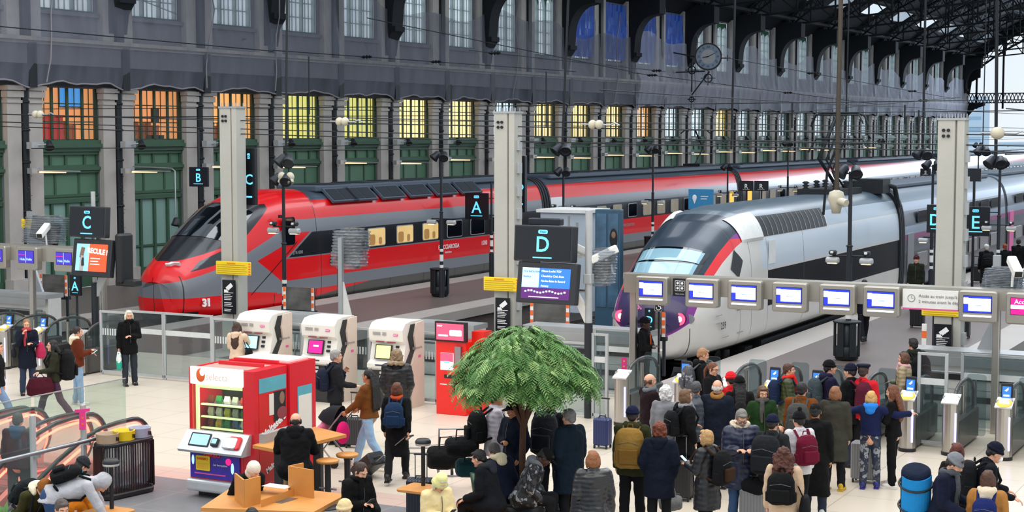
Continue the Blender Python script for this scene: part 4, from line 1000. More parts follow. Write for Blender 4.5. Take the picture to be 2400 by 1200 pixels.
MB('dark').rbox((-.62,-.06,-.38),(.62,.12,.38),.03,T_tilt(-4),axis=1).mat('signblack').box((-.58,-.066,-.34),(.58,-.06,.34),T_tilt(-4)).build('panel', r)
q = MB('cyan_e'); text(q,'C',.44,T_tilt(-4)@txt_face(0,-.07,-.03),'cyan_e',bold=.006); q.box((-.2,-.072,-.3),(.2,-.066,-.275),T_tilt(-4)); q.rbox((-.1,-.072,.2),(.1,-.066,.27),.03,T_tilt(-4),axis=1); text(q,'Voie',.07,T_tilt(-4)@txt_face(0,-.076,.235),'signblack'); q.build('lettering', r)
r = tilt_box('advertising_screen', 219, 605, Yc-.05, 1,1,1,0,'advertising screen with orange half reading RECULE below the C display', cat='screen', roll=-4)
T = T_tilt(-8); MB('dark').rbox((-.66,-.07,-.46),(.66,.1,.46),.03,T,axis=1).build('housing', r)
q = MB('sky_e').box((-.52,-.076,-.33),(-.08,-.07,.34),T); q.mat('orange_e').box((-.08,-.076,-.33),(.53,-.07,.34),T); text(q,'RECULE !',.17,T@txt_face(.2,-.08,.16)@Matrix.Rotation(R(-4),4,'Z'),'white_e',bold=.006)
q.mat('white_e'); [q.box((-.02,-.08,-.02-.07*k),(.3-.06*(k%2),-.076,.0-.07*k),T) for k in range(3)]; q.mat('stone').cyl((-.3,-.08,-.33),(-.3,-.08,.05),.05,T=T); q.mat('skin_poster').cyl((-.33,-.085,.0),(-.28,-.085,.25),.05,T=T); q.mat('black').cyl((-.26,-.085,-.2),(-.3,-.085,.05),.04,T=T); q.build('picture', r)
q = MB('black'); q.prism([(.1,.46),(.3,.5),(.42,.38),(.42,-.5),(.1,-.46)],.0,.28,1) if False else q.rbox((.68,-.0,-.6),(.9,.5,.62),.1,axis=2); q.rbox((.6,.1,-.66),(1.25,.4,-.5),.05); q.build('cable_box', r)
# D pair
Yd = 29.6
pd = onY(1380, 600, Yd+.1)
r = thing('screen_post', 'grey post right of the D display, dark in its lower half', 'post', (pd.x, Yd+.1, 0))
zt = onY(1380,494,Yd).z; MB('lightgrey').cyl((0,0,1.95),(0,0,zt),.075,n=16).build('upper_tube', r); MB('post').cyl((0,0,0),(0,0,1.95),.085,n=16).build('lower_tube', r)
MB('lightgrey').rbox((-.09,-.09,2.75),(.09,.09,2.95),.02).build('collar', r); MB('white').prism([(-.35,2.5),(-.05,1.9),(.06,1.9),(.06,2.1),(-.22,2.55)],-.04,.04,1).build('bracket', r); MB('steel').cyl((-.9,0,2.6),(0,0,2.6),.04,n=10).build('arm', r)
r = tilt_box('platform_display', 1275, 571, Yd-.15, 1,1,1,0,'large black display with blue letter D above the blue timetable screen', roll=-3)
T = T_tilt(-4); MB('dark').rbox((-.68,-.05,-.37),(.68,.2,.37),.03,T,axis=1).mat('signblack').box((-.64,-.056,-.33),(.64,-.05,.33),T).build('panel', r)
q = MB('cyan_e'); text(q,'D',.44,T@txt_face(0,-.06,-.03),'cyan_e',bold=.006); q.box((-.22,-.062,-.3),(.22,-.056,-.275),T); q.rbox((-.11,-.062,.2),(.11,-.056,.28),.03,T,axis=1); text(q,'Voie',.075,T@txt_face(0,-.066,.24),'signblack'); q.build('lettering', r)
MB('navy').rbox((-.5,.2,.36),(.25,.4,.5),.03).build('top_box', r)
r = tilt_box('timetable_screen', 1285, 664, Yd-.2, 1,1,1,0,'blue and purple timetable screen below the D display', roll=-3)
T = T_tilt(-8); MB('dark').rbox((-.7,-.07,-.42),(.68,.1,.42),.03,T,axis=1).build('housing', r)
q = MB('ltblue_e').box((-.58,-.076,-.1),(-.18,-.07,.3),T); q.mat('blue_e').box((-.18,-.076,-.1),(.54,-.07,.3),T); q.mat('purple_e').box((-.58,-.076,-.33),(.54,-.07,-.1),T)
for k,s_ in enumerate(('Mâcon Loché TGV','Chambéry Chal.-Eaux','Aix-les-Bains le Revard','Annecy')): text(q,s_,.06,T@txt_face(-.13,-.08,.24-.1*k),'white_e',align='LEFT')
text(q,'TGV INOUI 6931',.055,T@txt_face(-.55,-.08,.22),'deepblue_e',align='LEFT'); text(q,'Annecy',.06,T@txt_face(-.55,-.08,.12),'deepblue_e',align='LEFT')
for k in range(14): q.mat('white_e' if k%3 else 'ltblue_e').rbox((-.5+k*.07,-.08,-.2+.02*math.sin(k)),(-.455+k*.07,-.076,-.165+.02*math.sin(k)),.01,T,axis=1)
q.mat('mark_white').box((-.4,-.08,-.3),(.3,-.076,-.28),T); q.build('picture', r)
# ---------------------------------------------------------------- screen gantries
YG = 31.6
def gantry(xa, xb, ya, posts, scr, lb, cream=False):
    a, b = onY(xa, ya, YG), onY(xb, ya, YG); zt = a.z; r = thing('screen_gantry', lb, 'gantry', (0, YG, 0)); mt = 'beam'
    MB(mt).box((a.x,-.02,zt-.4),(b.x,.4,zt)).build('beam', r)
    for x in posts: p = onY(x, 700, YG); MB('inox').rbox((p.x-.07,.1,0),(p.x+.07,.24,zt-.4),.02).build('post', r)
    for (x, kind) in scr:
        p = onY(x, 700, YG); h = MB(mt).rbox((p.x-.36,-.22,zt-.62),(p.x+.36,.0,zt-.02),.05,axis=1).build('screen_housing', r)
        q = MB('black').box((p.x-.27,-.226,zt-.44),(p.x+.27,-.22,zt-.11))
        if kind == 'w':
            q.mat('deepblue_e').box((p.x-.26,-.232,zt-.43),(p.x+.26,-.226,zt-.12)); q.mat('whitescr_e').box((p.x-.17,-.238,zt-.4),(p.x+.25,-.232,zt-.16)); q.box((p.x-.26,-.238,zt-.27),(p.x-.17,-.232,zt-.15)); q.mat('blue_e').box((p.x-.05,-.242,zt-.3),(p.x+.08,-.238,zt-.29))
            q.mat('whitescr_e').cyl((p.x-.26,-.235,zt-.5),(p.x+.26,-.235,zt-.5),.018,n=6)
        elif kind == 'm':
            q.mat('magenta_e').box((p.x-.26,-.232,zt-.43),(p.x+.26,-.226,zt-.12)); q.mat('whitescr_e').box((p.x-.26,-.238,zt-.32),(p.x+.26,-.232,zt-.25)); text(q,'Accès',.12,txt_face(p.x-.05,-.24,zt-.19),'whitescr_e')
        else:
            q.mat('purpleblue_e').box((p.x-.26,-.232,zt-.43),(p.x+.26,-.226,zt-.12)); text(q,'Hola  Hello',.09,txt_face(p.x,-.236,zt-.34),'ltblue_e'); q.mat('magenta_e').box((p.x-.26,-.236,zt-.23),(p.x+.0,-.232,zt-.215)); q.mat('ltblue_e').box((p.x-.01,-.236,zt-.43),(p.x+.0,-.232,zt-.12))
        q.build('screen', r)
    return zt
mat('purpleblue_e','3a2a9a',.3,emis='4030b0',es=1.0)
zt = gantry(1463, 2620, 641, (1478, 2333), [(1535,'w'),(1652,'w'),(1752,'w'),(1857,'w'),(1968,'w'),(2071,'w'),(2297,'w'),(2408,'m')], 'metal gantry of departure screens over the right hand ticket gates')
gantry(-200, 168, 564, (66, 232), [(5,'p'),(78,'p'),(166,'p')], 'metal gantry with purple screens over the left hand ticket gates')
p = onY(1597, 700, YG); r = thing('pictogram_sign','dark square sign with white pictograms on the gantry','sign',(p.x,YG-.06,zt-.22)); MB('navy').box((-.16,-.03,-.2),(.16,.03,.17)).build('panel', r)
q = MB('mark_white')
for a,b in (((-.11,-.09),(.11,-.08)),((-.11,.12),(.11,.13)),((-.005,-.09),(.005,.13)),((-.11,.015),(.11,.025))): q.box((a[0],-.036,a[1]),(b[0],-.03,b[1]))
for x in (-.11,.1): q.box((x,-.036,-.09),(x+.01,-.03,.13))
for x,z in ((-.05,.075),(.05,.075),(-.05,-.03),(.05,-.03)): q.cyl((x,-.036,z),(x,-.03,z),.028,n=10)
text(q,'Espaces services',.03,txt_face(0,-.034,-.15),'mark_white'); q.build('pictograms', r)
p = onY(2186, 700, YG); r = thing('access_sign','long white sign about train access time hanging on the gantry','sign',(p.x,YG-.1,zt-.22)); MB('white').box((-.55,-.04,-.19),(.52,.04,.17)).mat('pinkmark').box((-.55,-.041,-.22),(.52,.04,-.19)).build('panel', r)
q = MB('mark_grey'); text(q,"Accès au train jusqu'à",.085,txt_face(-.24,-.046,.05),'greytext' if 'greytext' in MATS else mat('greytext','8a8688',.6),align='LEFT'); text(q,'2 minutes avant le départ',.085,txt_face(-.24,-.046,-.06),'greytext',align='LEFT')
q.mat('greytext').tube([(-.38+.07*math.cos(R(t)),-.045,.0+.07*math.sin(R(t))) for t in range(0,360,30)],.006,4,closed=True); q.box((-.383,-.048,0),(-.377,-.042,.05)); q.box((-.383,-.048,-.003),(-.34,-.042,.003)); q.build('lettering', r)
a = onY(1544,717,33.4); r = thing('wheelchair_sign','small dark sign with a white wheelchair symbol beside the guard','sign',(a.x,33.4,a.z)); MB('signblack').box((-.11,-.015,-.13),(.11,.015,.12)).box((-.02,0,-a.z),(.02,.02,-.13)).build('panel',r)
q = MB('mark_white').tube([(.05*math.cos(R(t))+.0,-.02,-.04+.05*math.sin(R(t))) for t in range(-200,60,20)],.008,5); q.cyl((0,-.022,.07),(0,-.018,.07),.018,n=8); q.tube([(0,-.02,.05),(0,-.02,-.01),(.045,-.02,-.01),(.06,-.02,-.06)],.009,5)
for x0,x1,z0,z1 in ((-.09,.09,.095,.1),(-.09,.09,-.115,-.11),(-.09,-.085,-.115,.1),(.085,.09,-.115,.1)): q.box((x0,-.02,z0),(x1,-.015,z1))
q.build('symbol', r)
# ---------------------------------------------------------------- ticket gates
mat('gate_side','5a5856',.3,.7,.1,2); mat('gate_top','d8d8d6',.3,.5); mat('led_e','b9b0ff',.4,emis='a8a0ff',es=4.0); mat('reader_y','e8b82c',.5)
def gate(x, y, reader, lb, low=False):
    r = thing('ticket_gate', lb, 'ticket gate', (x, y, 0))
    m = MB('inox').loft([[(px*1.0,py,z+ (0 if i==0 else (.13 if py>-.0 else 0))) for px,py in [(.15*math.cos(R(t)),.15*math.sin(R(t))*.9) for t in range(0,360,20)]] for i,z in ((0,.06),(1,.93))]); m.mat('black').cyl((0,0,0),(0,0,.06),.16,n=18); m.build('front_column', r)
    MB('gate_top').add([(-.15,-.14,.935),(.15,-.14,.935),(.15,.16,1.06),(-.15,.16,1.06),(-.15,-.14,.96),(.15,-.14,.96),(.15,.16,1.09),(-.15,.16,1.09)],[(0,3,2,1),(4,5,6,7),(0,1,5,4),(1,2,6,5),(2,3,7,6),(3,0,4,7)]).build('sloping_top', r)
    MB('gate_side').rbox((-.12,.12,.03),(.12,1.9,.62),.06,axis=2).build('cabinet', r)
    q = MB('gate_side'); arc = [(.25,.62),(.25,.95)]+[(1.05-.75*math.cos(R(t)),.95+.27*math.sin(R(t))) for t in range(0,181,15)]+[(1.85,.95),(1.85,.62)]
    for (a,b),(c,d) in zip(arc,arc[1:]): q.cyl((0,a,b),(0,c,d),.035,n=8)
    q.build('frame', r); MB('glass').prism(arc,-.01,.01,0).build('glass_panel', r)
    MB('inox').cyl((0,1.0,.6),(0,1.0,1.12),.04,n=12).build('hinge_post', r); MB('glass').rbox((.06,.99,.2),(.42,1.01,1.35),.06,axis=1).build('flap', r)
    MB('led_e').box((.1,-.115,.18),(.125,-.1,.78)).build('light_strip', r)
    if reader:
        MB('black').rbox((-.1,.0,1.02),(.1,.07,1.36),.025,T_tilt(-8),axis=1).build('reader_housing', r)
        q = MB('blue_e').box((-.075,-.006,1.08),(.075,.0,1.3),T_tilt(-8)); q.mat('whitescr_e').prism([(-.035,1.22),(.03,1.28),(.03,1.24),(-.0,1.21)],-.012,-.006,1,T_tilt(-8)).box((-.05,-.012,1.12),(.05,-.006,1.15),T_tilt(-8)); q.build('reader_screen', r)
        MB('reader_y').cyl((0,-.02,1.0),(0,-.03,1.02),.13,n=20).mat('whitescr_e').cyl((0,-.03,1.02),(0,-.035,1.025),.09,n=18).build('reader_pad', r)
    return r
gx = [(1438,1003,0,'silver ticket gate at the left end of the right group beside the tree'),(1580,1016,1,'ticket gate with blue reader in front of the guard'),(1690,1026,0,'ticket gate behind the woman in the black padded coat'),
 (1790,1036,1,'ticket gate with blue reader behind the woman in the patterned scarf'),(1893,1044,1,'ticket gate with blue reader behind the man in the brown jacket'),(2000,1056,0,'ticket gate behind the blond child in blue'),(2115,1064,1,'ticket gate with blue reader behind the long haired girl in black'),
 (2213,1076,0,'silver ticket gate with a plain sloping top on the right, beside the glass door'),(2337,1090,1,'ticket gate with blue reader at the right edge'),(2465,1100,0,'ticket gate just beyond the right edge')]
for x,y,rd,lb in gx: gx_,gy_ = G(x,y); gate(gx_,29.3,rd,lb)
for x,rd,lb in ((-60,0,'left hand ticket gate cut by the left edge'),(12,1,'left hand ticket gate with dark reader at the left edge'),(92,1,'left hand ticket gate behind the woman in the navy coat'),(186,0,'left hand ticket gate behind the woman in the brown jacket'),):
    v = onY(x,860,29.3); gate(v.x,29.3,rd,lb)
# ---------------------------------------------------------------- glass fences and doors
def fence(p0, p1, h, lb, posts=2, dash=False, band=True, frame='lightgrey', door=False, name='glass_fence'):
    (x0,y0),(x1,y1) = p0, p1; L = math.hypot(x1-x0,y1-y0); a = math.atan2(y1-y0,x1-x0)
    r = thing(name, lb, 'door' if door else 'fence', (x0,y0,0), a)
    for k in range(posts):
        x = L*k/(posts-1); MB(frame).rbox((x-.03,-.03,0),(x+.03,.03,h),.008).build('post', r)
    MB(frame).box((0,-.02,h-.05),(L,.02,h)).build('top_rail', r); MB(frame).box((0,-.03,.05),(L,.03,.11)).build('bottom_rail', r); MB('glass').box((.03,-.006,.11),(L-.03,.006,h-.05)).build('pane', r)
    if band: MB('frost_white' if 'frost_white' in MATS else mat('frost_white','dfe3e2',.6,alpha=.85)).box((.03,-.009,h*.66),(L-.03,.009,h*.66+.12)).build('frosted_band', r)
    if dash:
        q = MB('frost_white'); n = int(L/.075)
        for k in range(n): q.box((.04+k*.075,-.009,h*.62),(.075+k*.075,.009,h*.62+.16))
        q.build('frosted_dashes', r)
    return r
def FP(x): v = onY(x, 900, 29.7); return (v.x, 29.7)
fence(FP(240),FP(300),1.55,'narrow glass fence panel behind the white haired woman',dash=True,band=False)
fence(FP(302),FP(385),1.6,'glass gate panel with frosted band right behind the white haired woman',door=True,name='glass_door')
fence(FP(388),FP(498),1.6,'framed glass gate panel below the red train nose, right of the woman in black',door=True,name='glass_door')
fence(FP(502),FP(560),1.55,'glass fence panel with dashes left of the first ticket machine',dash=True,band=False)
fence(FP(652),FP(708),1.55,'glass fence panel between the first and second ticket machines',dash=True,band=False)
fence(FP(806),FP(866),1.55,'glass fence panel between the second and third ticket machines',dash=True,band=False)
fence(FP(966),FP(1024),1.55,'glass fence panel with dashes left of the red kiosk',dash=True,band=False)
fence(FP(1120),FP(1260),1.55,'glass fence panel behind the tree',posts=3,dash=True,band=False)
fence(FP(1262),FP(1376),1.55,'glass fence panel right behind the tree crown',posts=2,dash=True,band=False)
fence(FP(1390),FP(1422),1.75,'narrow framed glass door by the post of the D display',door=True,name='glass_door')
v0,v1 = onY(2152,1000,29.9),onY(2216,1000,29.9); fence((v0.x,29.9),(v1.x,29.9),1.75,'framed glass door beside the hugging girl',door=True,name='glass_door')
v0,v1 = onY(1395,850,32.4),onY(1478,850,32.4); fence((v0.x,32.4),(v1.x,32.4),1.5,'glass fence set back beside the guard',band=True)
v0,v1 = onY(2254,950,32.0),onY(2480,950,32.0); fence((v0.x,32.0),(v1.x,32.0),1.5,'long glass railing behind the right hand gates',posts=4,band=True)
# ---------------------------------------------------------------- end-of-track buffers
mat('bufgrey','a5a8aa',.45,.4,.15,1.5); mat('bufwhite','cfcfcc',.5,.1,.1)
def buffer(xc, w, y, h, lb, post=True):
    r = thing('buffer_stop', lb, 'buffer stop', (xc, y, 0))
    MB('bufgrey').box((-w/2,0,h-.12),(w/2,.7,h)).box((-w/2,-.04,h-.3),(w/2,.0,h-.12)).build('top_plate', r)
    q = MB('bufwhite').box((-w/2,.1,.0),(w/2,.6,h-.12)); q.mat('dark')
    for z in (.3,.75): q.box((-w/2+.2,.08,z),(w/2-.5,.1,z+.12))
    q.build('body', r)
    q = MB('steel').cyl((-w/2,-.15,h-.42),(w/2,-.15,h-.42),.03,n=8).cyl((-w/2,-.15,h-.75),(w/2,-.15,h-.75),.015,n=6)
    for k in range(4): x = -w/2+.2+k*(w-.4)/3; q.cyl((x,-.15,0),(x,-.15,h-.42),.025,n=6)
    q.build('hand_rail', r)
    for s in (-1,1): MB('iron').cyl((s*.85,.7,.55),(s*.85,1.1,.55),.17,n=16).build('buffer', r)
    return r
for xc,w,h,lb in ((-33.6,3.3,1.35,'grey buffer stop with hand rail at the left end of the tracks'),(-23.9,2.6,1.25,'low grey buffer stop behind the second and third ticket machines'),(-19.6,2.2,1.25,'grey buffer stop behind the red kiosk and tree'),(-15.6,3.2,1.35,'grey buffer stop in front of the white train nose'),(-6.2,4.0,1.35,'grey buffer stop on the right behind the gates')):
    buffer(xc,w,33.3,h,lb)
def warn_panel(x, y, Y, lb, w=.75, h=.75):
    c = onY(x,y,Y); r = thing('warning_panel', lb, 'panel', (c.x,Y,c.z))
    MB('smoke' if 'smoke' in MATS else glassy('smoke','6b6a68',.8)).box((-w/2,-.015,-h/2),(w/2,.015,h/2)).build('screen', r)
    for s in (-1,1):
        q = MB('post').box((s*w/2-.03,-.03,-h/2-.9),(s*w/2+.03,.03,h/2)); q.mat('white').box((s*w/2-.04,-.05,-h/2),(s*w/2+.04,-.03,h/2)); q.mat('orange')
        for k in range(3): q.box((s*w/2-.041,-.055,-h/2+.08+k*h/3),(s*w/2+.041,-.05,-h/2+.2+k*h/3))
        q.build('striped_post', r)
    MB('iron').box((-w/2-.05,-.04,-h/2-.1),(w/2+.05,.1,-h/2)).build('base_bar', r)
warn_panel(702,700,35.2,'smoked warning panel with orange striped posts beside the small C sign',.9,.6)
warn_panel(1290,738,34.4,'red backed warning panel with orange striped posts behind the tree',.95,.65)
warn_panel(128,668,35.0,'smoked warning panel with orange striped posts below the left gantry',.95,.6)
warn_panel(1540,760,34.0,'smoked warning panel with orange stripes between the tail lights and the guard',.35,.55)
r_ = G(2165,840); tag(MB('white').box((-.05,-.02,0),(.05,.02,1.25)).mat('orange').box((-.052,-.025,.35),(.052,-.02,.5)).box((-.052,-.025,.65),(.052,-.02,.8)).box((-.052,-.025,.95),(.052,-.02,1.1)).build('striped_post'),'orange and white striped post left of the validation sign on the third pylon','post').location=(onY(2166,800,34.4).x,34.4,.5)
# ---------------------------------------------------------------- wrapped screens and white cameras
def wrapped(x0,y0,x1,y1,Y,lb,post=None,seed=1):
    a, b = onY(x0,y1,Y), onY(x1,y0,Y); c=(a+b)/2; w,h=(b.x-a.x)/2,(b.z-a.z)/2
    r = thing('wrapped_screen', lb, 'wrapped screen', (c.x,Y,c.z)); rnd = random.Random(seed)
    MB('dark').rbox((-w*.7,-.05,-h*.8),(w*.7,.08,h*.7),.03,Matrix.Rotation(R(14),4,'Y'),axis=1).build('screen', r)
    rows = []; N = 40
    for j in range(45):
        z = -1+2*j/44; row = []
        for k in range(N):
            t = 2*PI*k/N; e = .93+.1*rnd.random()+.06*math.sin(j*1.9+.7*math.sin(t*3)); sq = (abs(math.cos(t))**4+abs(math.sin(t))**4)**-.25
            row.append((w*e*math.cos(t)*sq*(1 if abs(z)<.9 else .6)+.12*w*z, .2*e*math.sin(t)*sq, h*z))
        rows.append(row)
    MB('plastic_wrap').loft(rows,True,None,False).build('plastic_wrap', r)
    if post:
        zz = -c.z+post[1]; MB('galv').box((post[0]-.055,-.3,-c.z+1.2),(post[0]+.055,-.2,h*.55)).build('post', r); MB('bufwhite').prism([(post[0],-c.z+1.2),(post[0]+.3,-c.z+1.2),(post[0]+.05,-c.z+2.1)],-.26,-.2,1).build('bracket', r)
    return r
wrapped(783,536,860,628,34.0,'screen wrapped in crumpled clear plastic on a post in front of the red train',(-.12,0),3)
wrapped(62,506,150,572,32.3,'plastic wrapped screen behind the white camera on the left gantry',None,5)
wrapped(1384,582,1440,668,29.95,'plastic wrapped screen hanging beside the post of the D display',None,9)
wrapped(2305,628,2400,676,32.3,'plastic wrapped screen on top of the right gantry',None,11)
tag(MB('galv').box((-.07,-.07,0),(.07,.07,3.6)).prism([(.07,1.3),(.45,1.3),(.07,2.2)],-.04,.04,1).build('steel_post'),'grey steel post standing on the left buffer stop','post').location=(onY(75,700,34).x,34,.0)
tag(MB('galv').box((-.07,-.07,1.2),(.07,.07,3.3)).prism([(-.07,1.25),(-.4,1.25),(-.07,2.0)],-.04,.04,1).build('steel_post'),'grey steel post standing on the right buffer stop','post').location=(onY(2333,780,33.9).x,33.9,.0)
def cctv(x,y,Y,rz,lb,sc=1.):
    c = onY(x,y,Y); r = thing('security_camera', lb, 'camera', (c.x,Y,c.z), R(rz)); r.scale=(sc,)*3
    T = Matrix.Rotation(R(24),4,'X'); MB('white').rbox((-.09,-.32,-.07),(.09,.28,.09),.03,T,axis=1).build('housing', r); MB('black').box((-.07,-.325,-.05),(.07,-.318,.06),T).build('lens', r)
    MB('white').cyl((0,.1,-.08),(0,.16,-.4),.025,n=8).cyl((0,.1,-.1),(0,.0,-.12),.03,n=8).build('bracket', r)
cctv(103,540,31.9,20,'white security camera on the left gantry below the C display')
cctv(1418,596,29.9,-60,'long white security camera beside the post of the D display')
cctv(1362,588,29.9,150,'small white security camera behind the D display')
cctv(2378,625,31.9,25,'white security camera on top of the right gantry')
# ---------------------------------------------------------------- ticket machines
mat('kiosk_white','e3dfd6',.35,0,.05); mat('kiosk_side','d8c4b4',.45,0,.08); mat('kiosk_black','232526',.4)
def kiosk(xl, xr, scr, lb):
    a, b = onY(xl, 860, 28.75), onY(xr, 860, 28.75); w = (b.x-a.x)-.22; r = thing('ticket_machine', lb, 'ticket machine', (a.x, 28.75, 0))
    front = [(0,0),(0,.98),(-.1,1.02),(-.1,1.12),(.02,1.2),(.1,1.62),(.0,1.7),(-.02,1.98),(.1,2.13),(.3,2.17),(.75,2.17),(.75,0)]
    MB('kiosk_white').prism([(y,z) for y,z in front if z>.97]+[(.75,.98),(0,.98)],.0,w,0).build('upper_body', r)
    MB('kiosk_black').box((0.02,.02,0),(w-.02,.72,.99)).build('lower_body', r)
    MB('kiosk_black').prism([(.05,1.1),(.28,1.45),(.18,1.8),(.3,2.1),(.72,2.1),(.72,0),(.05,0)],w,w+.03,0).build('side_panel', r)
    MB('kiosk_side').prism([(.24,1.1),(.42,1.45),(.36,1.8),(.44,2.13),(.75,2.15),(.75,0),(.24,0)],w+.03,w+.07,0).build('side_cover', r)
    r.scale = (1,1,.845); T = MX((w*.42,.035,1.42)) @ T_tilt(-11)
    q = MB('black').box((-.21,-.03,-.19),(.19,0,.17),T); q.mat(scr).box((-.185,-.035,-.165),(.165,-.03,.15),T)
    if scr=='magenta_e': q.mat('whitescr_e').box((-.06,-.039,.0),(.07,-.035,.04),T)
    q.build('screen', r)
    [MB('dark').box((w*.42+.26,.01+.03*k,1.3+.11*k),(w*.42+.34,.06+.03*k,1.36+.11*k)).build('card_slot', r) for k in range(3)]; MB('dark').box((w*.25,-.11,1.08),(w*.6,-.095,1.11)).build('ticket_tray', r)
    q = MB('pinkmark'); e = -.028
    q.rbox((w*.72,e,1.83),(w*.86,e+.01,1.89),.02,axis=1); text(q,'SNCF',.045,txt_face(w*.79,e-.005,1.86),'mark_white'); q.mat('dullred' if 'dullred' in MATS else mat('dullred','8a3a44',.6)).box((w*.22,.0-.03,1.66),(w*.46,-.018,1.69)); q.box((w*.55,-.03,1.655),(w*.8,-.018,1.685))
    q.mat('greytext'); 
    for k in range(3): q.box((w*.12,e,1.9-k*.03),(w*.35,e+.01,1.908-k*.03)); q.box((w*.4,e,1.9-k*.03),(w*.52,e+.01,1.908-k*.03))
    text(q,'Billetterie',.1,MX((w+.072,.46,1.5))@Matrix.Rotation(PI/2,4,'Z')@Matrix.Rotation(PI/2,4,'X'),'greytext'); q.mat('pinkmark').box((w+.07,.5,1.25),(w+.076,.6,1.31)); q.build('lettering', r)
    MB('glass').prism([(-.25,1.0),(-.1,1.0),(.0,1.75),(-.12,1.75),(-.22,1.4)],-.01,.0,0).build('privacy_screen', r)
    MB('white').box((w*.3,-.003,.86),(w*.5,.0,.92)).box((w*.3,-.003,.76),(w*.5,.0,.82)).build('sticker', r)
    MB('inox').rbox((w*.15,-.14,.98),(w*.85,.02,1.04),.02).build('shelf', r)
kiosk(557,652,'ltblue_e','white ticket machine with light blue screen used by the woman in the cream coat')
kiosk(708,806,'magenta_e','white ticket machine with magenta screen behind the vending machine')
kiosk(866,966,'yel_e','white ticket machine with yellow screen left of the red kiosk')
# red kiosk
mat('kred','e2231a',.35,0,.06); mat('pinkscr_e','f04a68',.3,0,.2,3,emis='f0506c',es=.9)
a, b = onY(1022,950,28.7), onY(1092,950,28.7); w=b.x-a.x; r = thing('red_kiosk','red self-service kiosk with a pink screen on top, left of the tree','kiosk',(a.x,28.7,0))
r.scale = (1,1,.885); MB('kred').rbox((0,0,0),(w,.55,1.72),.02).box((w,.25,0),(w+.28,.6,1.95)).build('body', r)
q = MB('black').box((0,-.04,1.72),(w+.02,.06,2.18)); q.mat('pinkscr_e').box((.04,-.046,1.76),(w-.03,-.04,2.14)); q.mat('whitescr_e').rbox((w*.5,-.05,1.86),(w*.9,-.046,2.0),.03,axis=1); text(q,'SNCF',.05,txt_face(.12,-.05,2.08),'whitescr_e'); q.mat('ltblue_e').rbox((.08,-.05,1.84),(w*.45,-.046,1.88),.02,axis=1); q.build('top_screen', r)
MB('whitescr_e').box((.12,-.02,1.05),(.42,-.0,1.45)).mat('pinkscr_e').box((.12,-.025,1.25),(.42,-.02,1.45)).mat('cyan_e').box((.2,-.026,1.22),(.34,-.02,1.26)).build('touch_screen', r)
MB('steel').box((.48,-.06,1.2),(.62,.0,1.62)).build('mirror_panel', r); MB('black').box((.2,-.01,.86),(.48,.0,.94)).build('slot', r); MB('mark_white').box((.1,-.005,.7),(.26,.0,.72)).box((.32,-.005,.7),(.45,.0,.72)).build('lettering', r)
q = MB('purplemk' if 'purplemk' in MATS else mat('purplemk','9a3aa8',.5)).prism([(0,0),(0,.18),(.16,.08)],-.01,.01,1); tag(q.build('pennant'),'small purple pennant sticking out beside the red kiosk','pennant').location=(onY(1087,855,28.3).x,28.3,onY(1087,855,28.3).z)
# ---------------------------------------------------------------- snack vending machine
mat('vred','d81e2c',.3,0,.05); mat('vlight_e','f4ffd0',.4,emis='eaffa0',es=1.5); mat('vheader_e','fff6ee',.4,emis='fff4ea',es=1.1); mat('silver','c9ccd0',.3,.5)
mat('haribo','3a2aa0',.4,0,.5,6); mat('poster_r','d02020',.4,0,.1)
vx, vy = onY(447,1150,20.3).x, 20.3
VW = onY(598,1150,20.3).x-vx
r = thing('vending_machine','red snack vending machine with lit shelves standing on the concourse','vending machine',(vx,vy,0)); D=.88
q = MB('vred'); q.box((.002,.002,.285),(VW-.225,.5,.98)).box((0,.0,.2),(.06,D-.08,2.08)).box((VW-.22,.0,.2),(VW,D,2.08)).box((.06,.8,.2),(VW-.22,D,2.08)).box((.06,.002,1.98),(VW-.22,.8,2.06)).box((.06,-.002,.95),(VW-.22,.3,1.03)); q.build('cabinet', r)
MB('black').box((.08,.1,0),(VW-.05,D-.05,.2)).build('plinth', r); MB('silver').rbox((-.02,-.1,.1),(VW*.93,.3,.3),.05,axis=0).build('kick_panel', r)
MB('vheader_e').rbox((.04,-.03,1.82),(VW-.2,.02,2.1),.02,axis=1).build('header', r)
q = MB('orange').ell((.26,-.035,1.97),(.09,.012,.11)).mat('vheader_e').ell((.3,-.045,2.02),(.05,.01,.06)); text(q,'selecta',.16,txt_face(.58,-.036,1.95),'greyhdr' if 'greyhdr' in MATS else mat('greyhdr','e6cfc0',.6)); q.build('logo', r)
q = MB('vlight_e').box((.09,.05,1.04),(.13,.1,1.82)).box((.16,.03,1.76),(VW-.22,.08,1.82)); q.build('light_strip', r)
MB('vinside' if 'vinside' in MATS else mat('vinside','20281c',.7)).box((.08,.75,1.03),(VW-.22,.8,1.84)).build('back_panel', r)
_l = area('vending_light', (vx+VW*.45, vy+.2, 1.9), (.6,.15), 9, (.95,1,.75)); mats_s = [mat('pk%d'%i,h,.4,0,.2,8) for i,h in enumerate(('d8c83a','e8e6dc','3a6aa8','7a3a22','2f8a4a','e0a83a','b8b8b0','c03a2a'))]
rnd = random.Random(4)
for k,z in enumerate((1.62,1.42,1.24)):
    MB('vlight_e').box((.12,.14,z-.16+.0),(VW-.22,.19,z-.135)).mat('silver').box((.12,.19,z-.17),(VW-.22,.7,z-.15)).build('shelf', r)
